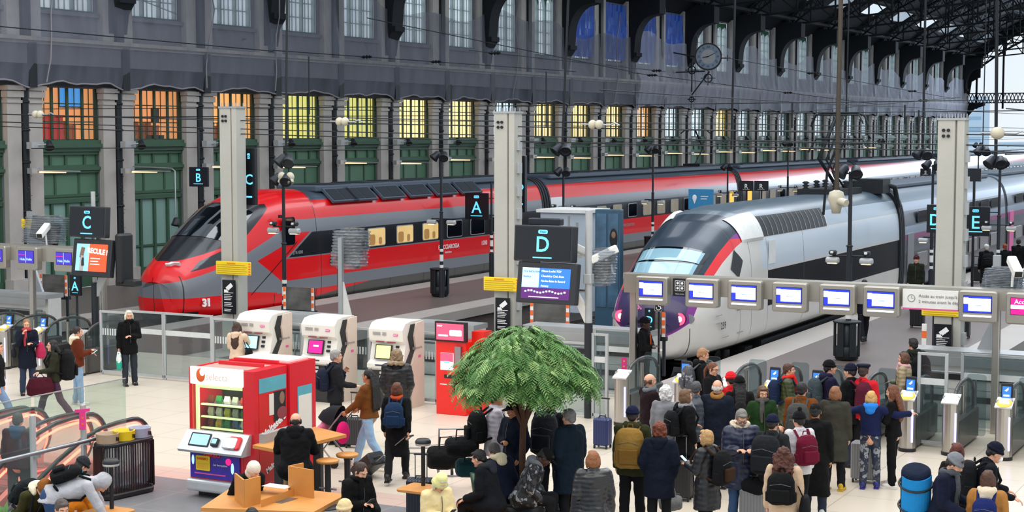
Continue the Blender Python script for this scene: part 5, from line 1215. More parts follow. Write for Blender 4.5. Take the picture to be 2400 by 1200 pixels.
for k,z in enumerate((1.46,1.265,1.085,1.03)):
    n = 6 if k < 3 else 8
    for c in range(n):
        x = .2+c*(VW-.46)/(n-1) ; mt = mats_s[rnd.randrange(8)]
        if k == 3: q = MB(mt).lathe([(.0,0),(.03,0),(.032,.12),(.012,.16),(.012,.18),(0,.18)],(0,0,0),10); o = q.build('drink_bottle'); lb = 'small drink bottle on the bottom shelf of the vending machine'; g = 'bottles in the vending machine'
        else: q = MB(mt).loft([[(-.05,-.005,0),(.05,-.005,0),(.05,.005,0),(-.05,.005,0)],[(-.055,-.03,.06),(.055,-.03,.06),(.055,.03,.06),(-.055,.03,.06)],[(-.05,-.004,.14),(.05,-.004,.14),(.05,.004,.14),(-.05,.004,.14)]]); o = q.build('snack_packet'); lb = 'small snack packet on an upper shelf of the vending machine'; g = 'packets in the vending machine'
        tag(o, 'small %s %s in the vending machine, %s from the left on the %s shelf' % (('yellow','white','blue','brown','green','orange','grey','red')[int(mt[2:])],'bottle' if k==3 else 'packet',ORD[c],('top','second','third','bottom')[k]), 'bottle' if k==3 else 'snack', g); o.location = (vx+x, vy+.3, (z if k<3 else 1.035)); 
MB('glass').box((.08,-.0,1.02),(VW-.21,.01,1.84)).build('window', r)
q = MB('silver'); q.loft([[(-.06,-.22,.76),(VW*.94,-.22,.76),(VW*.94,.0,.76),(-.06,.0,.76)],[(-.06,-.25,.8),(VW*.94,-.25,.8),(VW*.94,.0,.8),(-.06,.0,.8)],[(.0,-.06,1.09),(VW*.96,-.06,1.09),(VW*.96,.02,1.09),(0,.02,1.09)]]); q.build('control_panel', r)
T = MX((VW*.3,-.152,.945)) @ Matrix.Rotation(R(57),4,'X')
q = MB('black').rbox((-.26,-.1,-.01),(.14,.13,.012),.02,T); q.mat('sky_e').box((-.23,-.075,.012),(.11,.105,.016),T); q.build('touch_screen', r)
MB('black').rbox((.19,-.08,-.01),(.32,.06,.05),.02,T).mat('sky_e').box((.21,-.04,.05),(.3,.04,.053),T).build('card_reader', r); MB('vred').rbox((.5,-.1,-.02),(.74,.12,.04),.04,T).mat('silver').rbox((.42,-.1,-.01),(.68,.1,.05),.04,T).build('delivery_flap', r)
q = MB('haribo').box((.02,-.02,.32),(VW*.78,.0,.75)); q.mat('pinkmark').rbox((.1,-.026,.38),(.72,-.02,.40),.01,axis=1).rbox((.1,-.026,.735),(.5,-.02,.745),.01,axis=1); text(q,'HARIBO',.09,txt_face(.46,-.03,.7),'kred',bold=.004); q.mat('yellow').rbox((.14,-.04,.44),(.42,-.02,.68),.02,axis=1); q.mat('reader_y').box((.17,-.045,.47),(.39,-.04,.56)); text(q,'HARIBO',.06,txt_face(.28,-.048,.63),'kred'); text(q,'Les Incroyables',.045,txt_face(.62,-.03,.55),'mark_white'); q.mat('magenta_e').cyl((.78,-.02,.62),(.78,-.03,.62),.055,n=16); q.mat('ltblue_e').ell((.86,-.03,.52),(.03,.01,.09)).ell((.08,-.03,.6),(.025,.01,.08)); q.build('poster', r)
# right flank with its poster
q = MB('poster_r').box((VW,.12,.3),(VW+.006,.84,1.95)); q.mat('cyan_dk' if 'cyan_dk' in MATS else mat('cyan_dk','5aa8b8',.4,0,.15)).box((VW+.006,.12,1.72),(VW+.01,.84,1.95)); q.mat('black').box((VW+.006,.5,1.22),(VW+.012,.82,1.7)); q.mat('skin_poster').ell((VW+.014,.72,1.58),(.004,.07,.1)); q.mat('dullred').ell((VW+.014,.72,1.34),(.004,.14,.1)); q.mat('kiosk_white').box((VW+.008,.38,1.34),(VW+.014,.5,1.68))
TS = lambda y,z: MX((VW+.012,y,z)) @ Matrix.Rotation(PI/2,4,'Z') @ Matrix.Rotation(PI/2,4,'X')
text(q,'Maltesers',.17,TS(.5,1.16)@Matrix.Rotation(R(24),4,'Z'),'mark_white',bold=.006); text(q,'Prends la vie',.085,TS(.2,.98),'mark_white',align='LEFT',bold=.004); text(q,'avec légèreté',.085,TS(.2,.88),'mark_white',align='LEFT',bold=.004); text(q,'Maltesers',.12,TS(.5,.55)@Matrix.Rotation(R(24),4,'Z'),'mark_white',bold=.004); q.build('side_poster', r)
q = MB('roofpanel' if 'roofpanel' in MATS else mat('roofpanel','b08a80',.6)).box((.1,.15,2.06),(VW-.05,D-.05,2.075)); q.mat('vred').box((.2,.5,2.075),(VW-.2,.55,2.13)).box((.2,.9,2.075),(VW-.2,.95,2.13)); q.build('roof_cover', r)
r = thing('photo_booth','red cabinet with a white notice standing behind the vending machine','cabinet',(vx+.1,vy+D+.02,0)); MB('vred').box((0,0,.05),(VW-.06,.72,2.1)).mat('white').box((.1,.1,2.1),(VW-.16,.66,2.13)).build('body', r)
q = MB('cyan_dk').box((VW-.06,.2,.6),(VW-.05,.6,1.7)); q.mat('kiosk_white').box((VW-.05,.22,.62),(VW-.045,.58,1.55)); q.build('notice', r)
# ---------------------------------------------------------------- high table, stools, desk with dividers
z1 = 1.05; c0,c1,c2,c3 = [onZ(x,y,z1) for x,y in ((592,1043),(654,1055),(812,1018),(738,1000))]
a_ = math.atan2(c3.y-c0.y, c3.x-c0.x)
r = thing('high_table','high wooden table beside the vending machine where the man in black sits','table',(-0,0,0))
m = MB('wood'); P = [c0,c1,c2,c3]; m.add([(p.x,p.y,z1-.05) for p in P]+[(p.x,p.y,z1) for p in P],[(3,2,1,0),(4,5,6,7),(0,1,5,4),(1,2,6,5),(2,3,7,6),(3,0,4,7)]); m.build('table_top', r)
for t in (.2,.8):
    e = (c0+c1)/2*(1-t)+(c2+c3)/2*t; MB('kiosk_black').rbox((e.x-.07,e.y-.05,0),(e.x+.07,e.y+.05,z1-.05),.01).build('leg', r)
e0,e1 = c0*.9+c3*.1,c0*.45+c3*.55; m = MB('mark_grey'); m.add([(e0.x,e0.y,z1),(e1.x,e1.y,z1),(e1.x+.1,e1.y,z1),(e0.x+.1,e0.y,z1)]+[(e0.x,e0.y,z1+.14),(e1.x,e1.y,z1+.14),(e1.x+.1,e1.y,z1+.14),(e0.x+.1,e0.y,z1+.14)],[(3,2,1,0),(4,5,6,7),(0,1,5,4),(1,2,6,5),(2,3,7,6),(3,0,4,7)]); m.build('power_box', r)
def stool(x, y, z, lb):
    v = onZ(x, y, z); r = thing('bar_stool', lb, 'stool', (v.x,v.y,0)); MB('wood').lathe([(0,z-.04),(.17,z-.04),(.18,z-.02),(.18,z),(.16,z+.01),(0,z+.01)],(0,0,0),24).build('seat', r); MB('kiosk_black').cyl((0,0,.02),(0,0,z-.04),.05,n=14).build('stem', r); MB('kiosk_black').lathe([(0,0),(.2,0),(.2,.015),(.05,.03)],(0,0,0),20).build('foot', r); MB('steel').cyl((-.16,0,.3),(.16,0,.3),.015,n=8).build('foot_rest', r)
stool(814,1064,.75,'round wooden bar stool nearest the pushchair, right of the high table'); stool(768,1078,.75,'round wooden bar stool just right of the man in black at the high table'); 
z2 = .75; P = [onZ(x,y,z2) for x,y in ((455,1196),(700,1212),(812,1157),(690,1110),(560,1140))]
r = thing('work_desk','low wooden desk with upright dividers in front of the vending machine','desk',(0,0,0))
P = [onZ(x,y,z2) for x,y in ((440,1200),(700,1228),(815,1160),(700,1133))]; P[0] = onZ(455,1200,z2)
PT = [onZ(x,y,z2) for x,y in ((470,1190),(735,1200),(812,1158),(560,1130))]
m = MB('wood'); m.add([(p.x,p.y,z2-.05) for p in PT]+[(p.x,p.y,z2) for p in PT],[(3,2,1,0),(4,5,6,7),(0,1,5,4),(1,2,6,5),(2,3,7,6),(3,0,4,7)]); m.build('desk_top', r)
e = onZ(752,1182,z2); MB('wood').cyl((e.x,e.y,0),(e.x,e.y,z2-.05),.05,n=14).build('leg', r); e = onZ(560,1180,z2); MB('wood').cyl((e.x,e.y,0),(e.x,e.y,z2-.05),.05,n=14).build('leg', r)
def divider(pts, z0, z1_, lb=None):
    m = MB('wood'); v = [onZ(x,y,z0) for x,y in pts]
    for a,b in zip(v,v[1:]):
        n = Vector((-(b-a).y,(b-a).x,0)).normalized()*.012
        m.add([(a+n)[:2]+(z0,),(b+n)[:2]+(z0,),(b-n)[:2]+(z0,),(a-n)[:2]+(z0,),(a+n)[:2]+(z1_,),(b+n)[:2]+(z1_,),(b-n)[:2]+(z1_,),(a-n)[:2]+(z1_,)],[(3,2,1,0),(4,5,6,7),(0,1,5,4),(1,2,6,5),(2,3,7,6),(3,0,4,7)])
    return m.build('divider', r)
divider([(552,1172),(573,1190),(610,1180)],z2,z2+.38); divider([(711,1150),(677,1158),(735,1168)],z2,z2+.4)
MB('glass_dark').add([onZ(x,y,z2+.004) for x,y in ((612,1172),(652,1163),(700,1168),(660,1180))],[(0,1,2,3)]).build('desk_inlay', r)
v = [onZ(x,y,z2+.1) for x,y in ((612,1172),(676,1150))]; n = Vector((0,.06,0)); m = MB('wood'); m.add([(v[0].x,v[0].y,z2),(v[1].x,v[1].y,z2),(v[1].x,v[1].y+.14,z2),(v[0].x,v[0].y+.14,z2),(v[0].x,v[0].y,z2+.1),(v[1].x,v[1].y,z2+.1),(v[1].x,v[1].y+.14,z2+.1),(v[0].x,v[0].y+.14,z2+.1)],[(3,2,1,0),(4,5,6,7),(0,1,5,4),(1,2,6,5),(2,3,7,6),(3,0,4,7)]); m.build('socket_box', r)
v = onZ(640,1142,z2+.11); tag(MB('mark_white').box((-.2,-.1,0),(.2,.1,.004)).build('paper_sheet'),'white sheet of paper lying on the wooden desk','paper').location=(v.x,v.y+.1,z2+.105)
for (x,yt,yb_,lb) in ((262,1088,1192,'black table lamp with round cap beside the wire bin'),(992,1040,1138,'black table lamp with round white rim left of the cream hat')):
    b_ = onZ(x,yb_,.72); h_ = onY(x,yt,b_.y).z-.72
    r = thing('table_lamp', lb, 'lamp', (b_.x,b_.y,.72)); MB('black').cyl((0,0,0),(0,0,h_),.03,n=12).build('stem', r); MB('black').lathe([(0,h_+.07),(.09,h_+.07),(.115,h_+.04),(.115,h_+.01)],(0,0,0),20).mat('gate_top').lathe([(.115,h_+.01),(.11,h_-.02),(.0,h_-.02)],(0,0,0),20).build('lamp_head', r)
    t_ = thing('side_table', 'small wooden table top under the '+('lamp by the wire bin' if x<500 else 'lamp left of the cream hat'), 'table', (b_.x,b_.y,0)); MB('wood').rbox((-.25,-.35,.67),(.3,.14,.72),.04).build('table_top', t_); MB('kiosk_black').cyl((0,0,0),(0,0,.67),.05,n=12).build('leg', t_)
# ---------------------------------------------------------------- wire litter bin with three lids
g0, g1 = onZ(215,1178), onZ(338,1150); ctr = (g0+g1)/2
Lb = (g1-g0).length; r = thing('recycling_bin','black wire recycling bin with three coloured openings beside the escalator','bin',(ctr.x,ctr.y+.15,0),math.atan2(g1.y-g0.y,g1.x-g0.x)); w = Lb/2
q = MB('black').rbox((-w,-.22,0),(w,.22,.1),.2); q.build('base', r); MB('black').rbox((-w,-.22,.84),(w,.22,.9),.2).build('rim', r)
q = MB('black'); N = 70
for k in range(N):
    t = 2*PI*k/N; sq = (abs(math.cos(t))**5+abs(math.sin(t))**5)**-.2; x,y = w*.97*math.cos(t)*sq, .2*math.sin(t)*sq; q.box((x-.006,y-.006,.1),(x+.006,y+.006,.84))
q.build('wire_bars', r)
for i,(mt,nm) in enumerate((('lid_beige','beige'),('yellow','yellow'),('lid_grey','pale grey'))):
    if mt not in MATS: mat(mt, {'lid_beige':'b39b82','lid_grey':'a9adc4'}[mt], .5)
    x = (-1+i)*w*.62; q = MB(mt).lathe([(.17,.88),(.18,1.04),(.185,1.05),(.165,1.05),(.16,.9)],(x,0,0),24); q.build('lid_ring', r, nm+' ring')
    q = MB('black'); q.box((x+.03,-.184,.94),(x+.05,-.176,1.0)).box((x+.07,-.175,.93),(x+.09,-.165,.99)); q.build('pictogram', r)
    MB('plastic_wrap').lathe([(.08,.12),(.15,.2),(.16,.84),(.15,.86)],(x,0,0),14).build('bag', r)
# ---------------------------------------------------------------- escalators
mat('esc_red_e','ff4a44',.4,emis='ff4a3a',es=13.0); mat('esc_black','14161a',.35); glassy('pinkglow_glass','fff0ee',.07,.2)  # side glass tinted faintly pink: red strip glow painted into it
def escalator(x0, y0, lb):
    """landing end at y0; runs towards -Y and dips"""
    r = thing('escalator', lb, 'escalator', (x0, y0, 0))
    path = [(-.2+.42*math.cos(R(t)),.55+.44*math.sin(R(t))) for t in range(-75,91,15)]+[(-.6,.99),(-1.0,.96),(-1.4,.86),(-2.0,.6),(-3.4,-.15),(-7,-2.2)]
    for xx in (0,-.98):
        MB('esc_black').tube([(xx,y,z) for y,z in path],.042,8).build('handrail', r)
        MB('esc_red_e').tube([(xx+.01,y*.9-.04,z*.9) for y,z in path[:17]],.02,6).build('light_strip', r)
        _pp = [(xx,y*.95,z*.95) for y,z in path]+[(xx,-7,-3.3),(xx,-3.4,-1.2),(xx,-1.6,.05)]; MB('pinkglow_glass').add(_pp,[tuple(range(len(_pp)))]).build('side_panel', r)
        MB('vskirt' if 'vskirt' in MATS else mat('vskirt','cf9a94',.3,.2)).prism([(.0,.0),(.0,.16),(-1.4,.16),(-3.4,-.9),(-7,-3.0),(-7,-3.5),(-3.4,-1.4),(-1.2,.0)],xx-.06,xx+.06,0).build('skirt', r)  # pinkish skirt colour has the red strip light painted in
    q = MB('steel')
    for k in range(5): q.box((-.9,-.35-.33*k,-.02),(-.08,-.05-.33*k,.02))
    for k in range(15): q.box((-.9,-2.0-.33*k,-.25-.19*k),(-.08,-1.7-.33*k,-.05-.19*k))
    q.build('steps', r); return r
escalator(-18.2, 21.15, 'escalator with glowing red edge nearest the wire bin'); escalator(-19.45, 21.1, 'escalator with glowing red edge seen through the glass below the pink tag'); escalator(-20.7, 21.1, 'escalator with glowing red edge at the left frame edge')
XB_ = -17.85
for xa,xb,lb in ((-60,74,'glass balustrade panel at the left edge of the escalator well'),(76,192,'glass balustrade panel left of the pink tag'),(195,296,'glass balustrade panel right of the pink tag')):
    a,b = onX(xa,1000,XB_),onX(xb,1000,XB_); L=b.y-a.y; r = thing('glass_balustrade', lb, 'balustrade', (XB_,a.y,0))
    MB('glass_green' if 'glass_green' in MATS else glassy('glass_green','d6e8e0',.08)).quad((0,.05,.1),(0,L,.1),(0,L,1.78),(0,.05,1.78)).build('pane', r); MB('lightgrey').rbox((-.03,-.04,0),(.03,.05,1.5),.01).build('post', r); MB('mark_grey').box((-.01,0,1.78),(.01,L,1.795)).build('edge', r)
    MB('galv').box((.03,-.02,.86),(.14,.02,.93)).build('rail_bracket', r)
ya,yb = onX(-60,1000,XB_).y, onX(328,1000,XB_).y
tag(MB('steel').tube([(XB_+.15,ya,.95),(XB_+.15,(ya+yb)/2,.95),(XB_+.15,yb,.95)],.032,10).build('hand_rail'),'long steel hand rail in front of the escalators','hand rail')
a = onX(193,985,XB_+.06); _o = tag(MB('magenta_p' if 'magenta_p' in MATS else mat('magenta_p','e8388c',.5)).rbox((-.05,-.01,-.15),(.05,.01,.15),.01,axis=1).box((-.12,-.012,.13),(.12,.0,.18)).mat('orange').cyl((0,-.012,.04),(0,-.01,.04),.02,n=10).cyl((0,-.012,-.06),(0,-.01,-.06),.02,n=10).build('pink_tag'),'pink tag with orange dots fixed to the balustrade post','tag'); _o.location=a; _o.rotation_euler=(0,0,R(60))
a = onY(231,752,31.5); tag(MB('purplemk').rbox((-.07,-.01,-.16),(.05,.01,.14),.01,axis=1).mat('magenta_p').box((-.02,-.014,.0),(.08,-.01,.2)).build('purple_tag'),'purple and pink tag on the plain steel post','tag').location=a
a = onY(1463,852,30.9); tag(MB('magenta_p').box((-.06,-.01,-.12),(.06,.01,.12)).mat('reader_y').cyl((0,-.012,.05),(0,-.01,.05),.02,n=8).cyl((0,-.012,-.06),(0,-.01,-.06),.02,n=8).build('pink_tag'),'pink tag on the gantry post left of the guard','tag').location=a
# ---------------------------------------------------------------- clock on the wall bracket
mat('clock_face','8fa0b4',.5,0,.1); mat('clock_rim','3a3434',.5,.3)
cc = onX(1660,133,WX+2.6); r = thing('station_clock','large round station clock with Roman numerals hung on a scrolled iron bracket','clock',tuple(cc),R(20))
RC_ = 30/FPX*((cc-_C).length)
MB('clock_rim').cyl((0,-.2,0),(0,.2,0),RC_*1.05,n=40).build('case', r); MB('clock_face').cyl((0,-.22,0),(0,-.2,0),RC_*.93,n=40).mat('lightgrey').cyl((0,-.225,0),(0,-.22,0),RC_*.55,n=32).build('dial', r)
q = MB('black')
for k,nm in enumerate(('XII','I','II','III','IIII','V','VI','VII','VIII','IX','X','XI')):
    t = R(90-30*k); text(q,nm,RC_*.24,MX((RC_*.74*math.cos(t),-.23,RC_*.74*math.sin(t)))@Matrix.Rotation(-R(30*k),4,'Y')@Matrix.Rotation(PI/2,4,'X'),'black')
q.build('numerals', r)
q = MB('black'); 
for ang,l,w in ((28,.62,.03),(188,.45,.045)): 
    t=R(ang); q.cyl((0,-.24,0),(RC_*l*math.cos(t),-.24,RC_*l*math.sin(t)),w,w*.6,n=6)
q.build('hands', r)
q = MB('iron')
for a,b in (((-2.4,0,-RC_*1.2),(-.2,0,-RC_*1.1)),((-2.4,0,.3),(-.9,0,0)),((-1.1,0,RC_*-2.7),(-1.1,0,-.2)),((-1.1,0,-2.6),(.1,0,-1.0))): q.cyl(a,b,.05,n=6)
for x,z,rr in ((-1.1,-.9,.26),(0,-1.45,.28),(-1.1,-2.9,.16)): q.tube([(x+rr*math.cos(R(t)),0,z+rr*math.sin(R(t))) for t in range(0,360,30)],.04,5,closed=True); q.cyl((x-rr*1.8,0,z),(x+rr*1.8,0,z),.03,n=5); q.cyl((x,0,z-rr*1.8),(x,0,z+rr*1.8),.03,n=5)
q.cyl((.9,0,-.1),(1.5,0,-.1),.04,n=6); q.cyl((1.3,0,-.3),(1.3,0,.1),.03,n=5); q.build('bracket', r)
# ---------------------------------------------------------------- wall lamps on the columns
def wall_lamp():
    r = thing('wall_spotlight','black spotlight on a short arm fixed to an iron column of the long wall','spotlight',group='spotlights on the wall columns')
    q = MB('dark'); spot_head(q,(.55,.25,0),(.5,-.3,-.8)); q.build('spotlight_head', r); MB('lightgrey').box((0,-.3,-.12),(.25,.3,.12)).cyl((.2,.0,0),(.55,.2,.05),.03,n=6).build('arm', r)
    return r
def tube_lamp():
    r = thing('wall_tube_lamp','bright tube lamp on an arm fixed to an iron column of the long wall','lamp',group='tube lamps on the wall columns')
    MB('galv').cyl((0,0,0),(1.7,.6,-.02),.025,n=6).box((0,-.25,-.1),(.22,.25,.1)).build('arm', r); MB('tube_e' if 'tube_e' in MATS else mat('tube_e','ffe0b0',.4,emis='ffc88a',es=2.6)).cyl((.3,.05,-.05),(1.25,.37,-.06),.03,.014,n=6).build('tube', r)
    return r
wl, tl = wall_lamp(), tube_lamp()
for i, y in enumerate([b-BP/2 for b in YB][:24]):
    o = wl if i == 0 else dup(wl); o['label'] = 'black wall spotlight, %s column lamp from the left' % ORD[i]; o.location = (WX+.55, y, 5.35); 
    if i: o2 = tl if i == 1 else dup(tl); o2['label'] = 'bright tube lamp on a wall column arm, %s from the left' % ORD[i-1]; o2.location = (WX+.5, y, 4.35 if i%2 == 0 else 4.45)
# platform strip lamps: small light sources over the platforms
# ---------------------------------------------------------------- wires, insulators, hanging rods
WN = {}; STAY = []
def scr(p): v = Vector(p)-_C; w = v.dot(_F); return 1200+FPX*v.dot(_R)/w, 600-FPX*v.dot(_U)/w
def on_wire(x, y):
    P = [a.lerp(b,i/150) for a,b in STAY for i in range(151)]; return min(P, key=lambda p: (scr(p)[0]-x)**2+(scr(p)[1]-y)**2)
def wire(pts, rad, lb, grp='overhead wires', m='iron', sag=.0):
    WN[lb] = WN.get(lb, -1)+1; lb = lb+', '+ORD[WN[lb]]+' from the left or near side'; P = [Vector(p) for p in pts]; Q = []
    for a,b in zip(P,P[1:]):
        for k in range(8): t=k/8; Q.append(a.lerp(b,t)+Vector((0,0,-sag*4*t*(1-t))))
    Q.append(P[-1]); return tag(MB(m).tube(Q, rad, 5).build('overhead_wire'), lb, 'wire', grp)
for Y0,dz in ((34.6,0),(34.6,-.22),(34.6,-.35),(46,.5),(46,.2)):
    a,b = onY(-60,266,34.6),onY(2460,318,34.6); a.y=b.y=Y0
    if Y0>40: a = onY(-60,262,Y0); b = onY(2460,262,Y0); a.z+=dz-.4; b.z = a.z
    else: a.z+=dz; b.z+=dz
    wire([a,b],.014,'span wire across the tracks','span wires across the tracks',sag=.05)
for X,z in ((-33.6,5.35),(-33.6,6.3),(-23.9,5.35),(-23.9,6.2),(-15.85,5.9),(-15.85,6.8),(-6.6,5.35),(-6.6,6.3)):
    wire([(X,34.6,z),(X,64,z),(X,94,z),(X,190,z)],.014,'contact wire above a track','contact wires along the tracks',sag=.04)
for x0,y0,x1,y1,Y0,Y1 in ((330,0,620,115,50,58),(860,42,1480,168,58,80),(1100,118,1560,168,60,85),(1480,170,2060,245,80,110),(1700,135,2240,232,80,120),(1780,270,2250,228,60,100),(0,62,640,120,41,56),(640,118,1350,168,57,86)):
    STAY.append((onY(x0,y0,Y0),onY(x1,y1,Y1))); wire([onY(x0,y0,Y0),onY(x1,y1,Y1)],.02,'slanting stay wire to the wall','slanting stay wires')
for x,y,Y,lb in ((88,268,34.6,'pale double insulator on the span wire at the left'),(801,285,34.6,'pale double insulator on the span wire between first and middle pylon'),(1395,292,34.6,'pale double insulator on the span wire right of the middle pylon'),(2338,312,34.6,'large pale round insulator right of the third pylon')):
    c = onY(x,y,Y); r = thing('insulator', lb, 'insulator', tuple(c)); big = x>2000
    q = MB('bone' if 'bone' in MATS else mat('bone','c4bda8',.4))
    if big: q.ell((0,0,0),(.15,.15,.13))
    else: q.ell((-.07,0,0),(.1,.12,.11)); q.ell((.1,0,0),(.1,.12,.11))
    q.build('bell', r); MB('galv').tube([(-.35,0,.01),(.38,0,-.01),(.5,0,.04),(.62,0,-.02)],.02,6).build('clamp', r)
for n_,(x,y,Y) in enumerate(((568,81,60),(855,205,60),(1017,190,66),(1158,130,70),(1525,212,84),(1540,166,84),(1845,236,90),(1899,195,100),(2138,216,110),(2165,240,70))):
    c = on_wire(x,y); tag(MB('iron').lathe([(.02,-.3),(.08,-.15),(.03,-.05),(.1,.0),(.03,.05),(.08,.15),(.02,.3)],(0,0,0),8,Matrix.Rotation(PI/2,4,'Y')).build('wire_insulator'),'small dark insulator on a stay wire, %s from the left' % ORD[n_],'insulator','small insulators on the stay wires').location=c
def rod(x0,y0,x1,y1,Y,rad,lb,end=None,m='iron'):
    a,b = onY(x0,y0,Y),onY(x1,y1,Y); zr = max(a.z, arch_z(max(0,b.x-WX))+.7 if Y > 44 else 16); a = b+(a-b)*((zr-b.z)/(a.z-b.z)); r = thing('hanging_rod', lb, 'rod', (b.x,Y,b.z)); MB(m).cyl((0,0,0),(a.x-b.x,0,a.z-b.z),rad,n=8).build('rod', r)
    if end=='spot': q=MB('post'); spot_head(q,(-.12,-.05,-.05),(-.5,-.6,-.8)); spot_head(q,(.14,-.08,-.05),(.3,-.8,-.7)); q.build('floodlight', r)
    if end=='cam': q=MB('bone'); q.lathe([(.05,.25),(.16,.2),(.2,.05),(.14,-.12),(.1,-.3),(.0,-.3)],(0,0,0),14); q.cyl((.1,-.1,0),(.3,-.2,-.05),.09,n=10); q.build('camera_dome', r)
rod(673,-10,670,372,34.8,.03,'long dark rod hanging from the roof above the first ticket machine','spot')
rod(1332,-10,1318,345,40,.035,'dark rod hanging from the roof between the middle pylon and the wall lamps','spot')
rod(1723,-10,1714,350,52,.04,'dark rod hanging from the roof right of the clock with a small bar lamp',None)
rod(1971,-10,1960,470,37,.055,'thick brown rod hanging from the roof in front of the white train','cam','rodbrown' if 'rodbrown' in MATS else mat('rodbrown','4a4238',.5,.4))
rod(1990,-10,1982,310,60,.03,'thin dark rod just right of the thick brown rod')
rod(2169,15,2163,356,50,.035,'dark rod hanging left of the third pylon','spot')
rod(2337,-10,2334,375,44,.045,'dark rod hanging right of the third pylon','spot')
rod(2312,0,2303,350,60,.02,'very thin rod hanging right of the third pylon','spot')
for n_,(x,y0,y1,Y) in enumerate(((725,132,268,50),(1058,198,300,56),(1280,168,300,60),(1856,240,300,75),(2120,246,290,80),(2152,258,330,60))):
    Y = 46; a,b = onY(x,y0,Y),onY(x,y1,Y); _r = thing('dropper_rod','short thin dropper rod on the wires, %s from the left' % ORD[n_],'rod',tuple(b)); MB('iron').cyl((0,0,0),(0,0,a.z-b.z),.025,n=6).build('rod', _r)
    bpy.data.objects[-1] if False else None
# curved lamp arms hanging by the wall, left
r = thing('hanging_lamp','small lamp hanging on a long rod from a wall arm left of the red train','lamp',(-41.0,48.6,4.4)); MB('galv').tube([(-1.0,0,.1),(.9,0,.05),(1.05,0,-.05),(1.05,0,-1.9)],.025,6).build('arm', r); q=MB('dark'); spot_head(q,(1.05,0,-2.0),(0,-.3,-1)); q.build('lamp_head', r)
q = thing('camera_pair','two pale dome cameras on top of the lamp post in front of the red train','camera',tuple(onY(670,415,G(668,800)[1]))); MB('bone').ell((-.14,0,0),(.12,.12,.14)).cyl((-.14,0,-.02),(-.2,-.05,-.16),.09,n=12).build('camera', q); MB('bone').ell((.14,0,0),(.12,.12,.14)).cyl((.14,0,-.02),(.2,-.05,-.16),.09,n=12).build('camera', q)
# pantograph style frame over the track, far
r = thing('pantograph_frame','dark curved catenary frame above the white train roof','frame',tuple(onY(1967,330,47))); q = MB('iron')
q.tube([(-.95,0,-.35),(-.7,0,.05),(.7,0,.05),(.95,0,-.35)],.03,6); q.cyl((-.7,0,-.1),(.7,0,-.1),.02,n=6); q.tube([(0,0,0),(-.35,0,-.9),(-.45,0,-2.2)],.04,6); q.tube([(.15,0,0),(-.2,0,-.9),(.1,0,-1.6)],.03,6); q.build('tubes', r)
# ---------------------------------------------------------------- things on the middle platform
def boxthing(name,lb,cat,x0,y0,x1,y1,Y,d,m,parts=()):
    a,b = onY(x0,y1,Y),onY(x1,y0,Y); r = thing(name,lb,cat,(a.x,Y,0)); w=b.x-a.x; MB(m).rbox((0,0,0),(w,d,b.z),.02).build('body', r); return r,w,a.z,b.z
mat('pbluegrey','b4c0cc',.5,0,.08)
r,w,z0,z1_ = boxthing('equipment_cabinet','pale blue grey equipment cabinet behind the D display','cabinet',1266,500,1372,640,47,1.6,'pbluegrey'); MB('mark_grey').box((w*.62,-.02,z1_-1.2),(w*.66,0,z1_-.1)).box((w*.8,-.02,z1_-.6),(w*.84,0,z1_-.3)).build('handle', r); MB('white').box((-.1,-.1,z1_),(w+.1,1.7,z1_+.1)).build('lid', r)
r,w,z0,z1_ = boxthing('poster_display','tall blue framed advertising panel behind the wrapped screen','advertising panel',1394,492,1454,660,44,.25,'adblue' if 'adblue' in MATS else mat('adblue','3a5a70',.3)); q=MB('sky_e' if False else 'adpic' if 'adpic' in MATS else mat('adpic','4a6a84',.2,0,.7,2.5)).box((.06,-.02,.6),(w*.46,0,z1_-.12)).box((w*.54,-.02,.6),(w-.06,0,z1_-.12)); q.mat('skin_poster').ell((w*.75,-.03,z1_-.75),(.07,.01,.1)); q.mat('black').ell((w*.75,-.022,z1_-.85),(.13,.006,.3)); q.build('poster', r)
v = onY(1643,467,58); r = thing('information_sign','small blue information sign with a white pin symbol above the white train','sign',tuple(v)); MB('infoblue' if 'infoblue' in MATS else mat('infoblue','2f86b8',.4)).box((-.5,-.03,-.38),(.5,.03,.38)).box((-.04,-.02,-3),(.04,.02,-.3)).build('panel', r); MB('mark_white').ell((-.25,-.035,.06),(.09,.01,.11)).prism([(-.33,.02),(-.17,.02),(-.25,-.18)],-.04,-.03,1).box((.0,-.036,.1),(.3,-.03,.13)).box((.0,-.036,0),(.25,-.03,.03)).build('symbol', r)
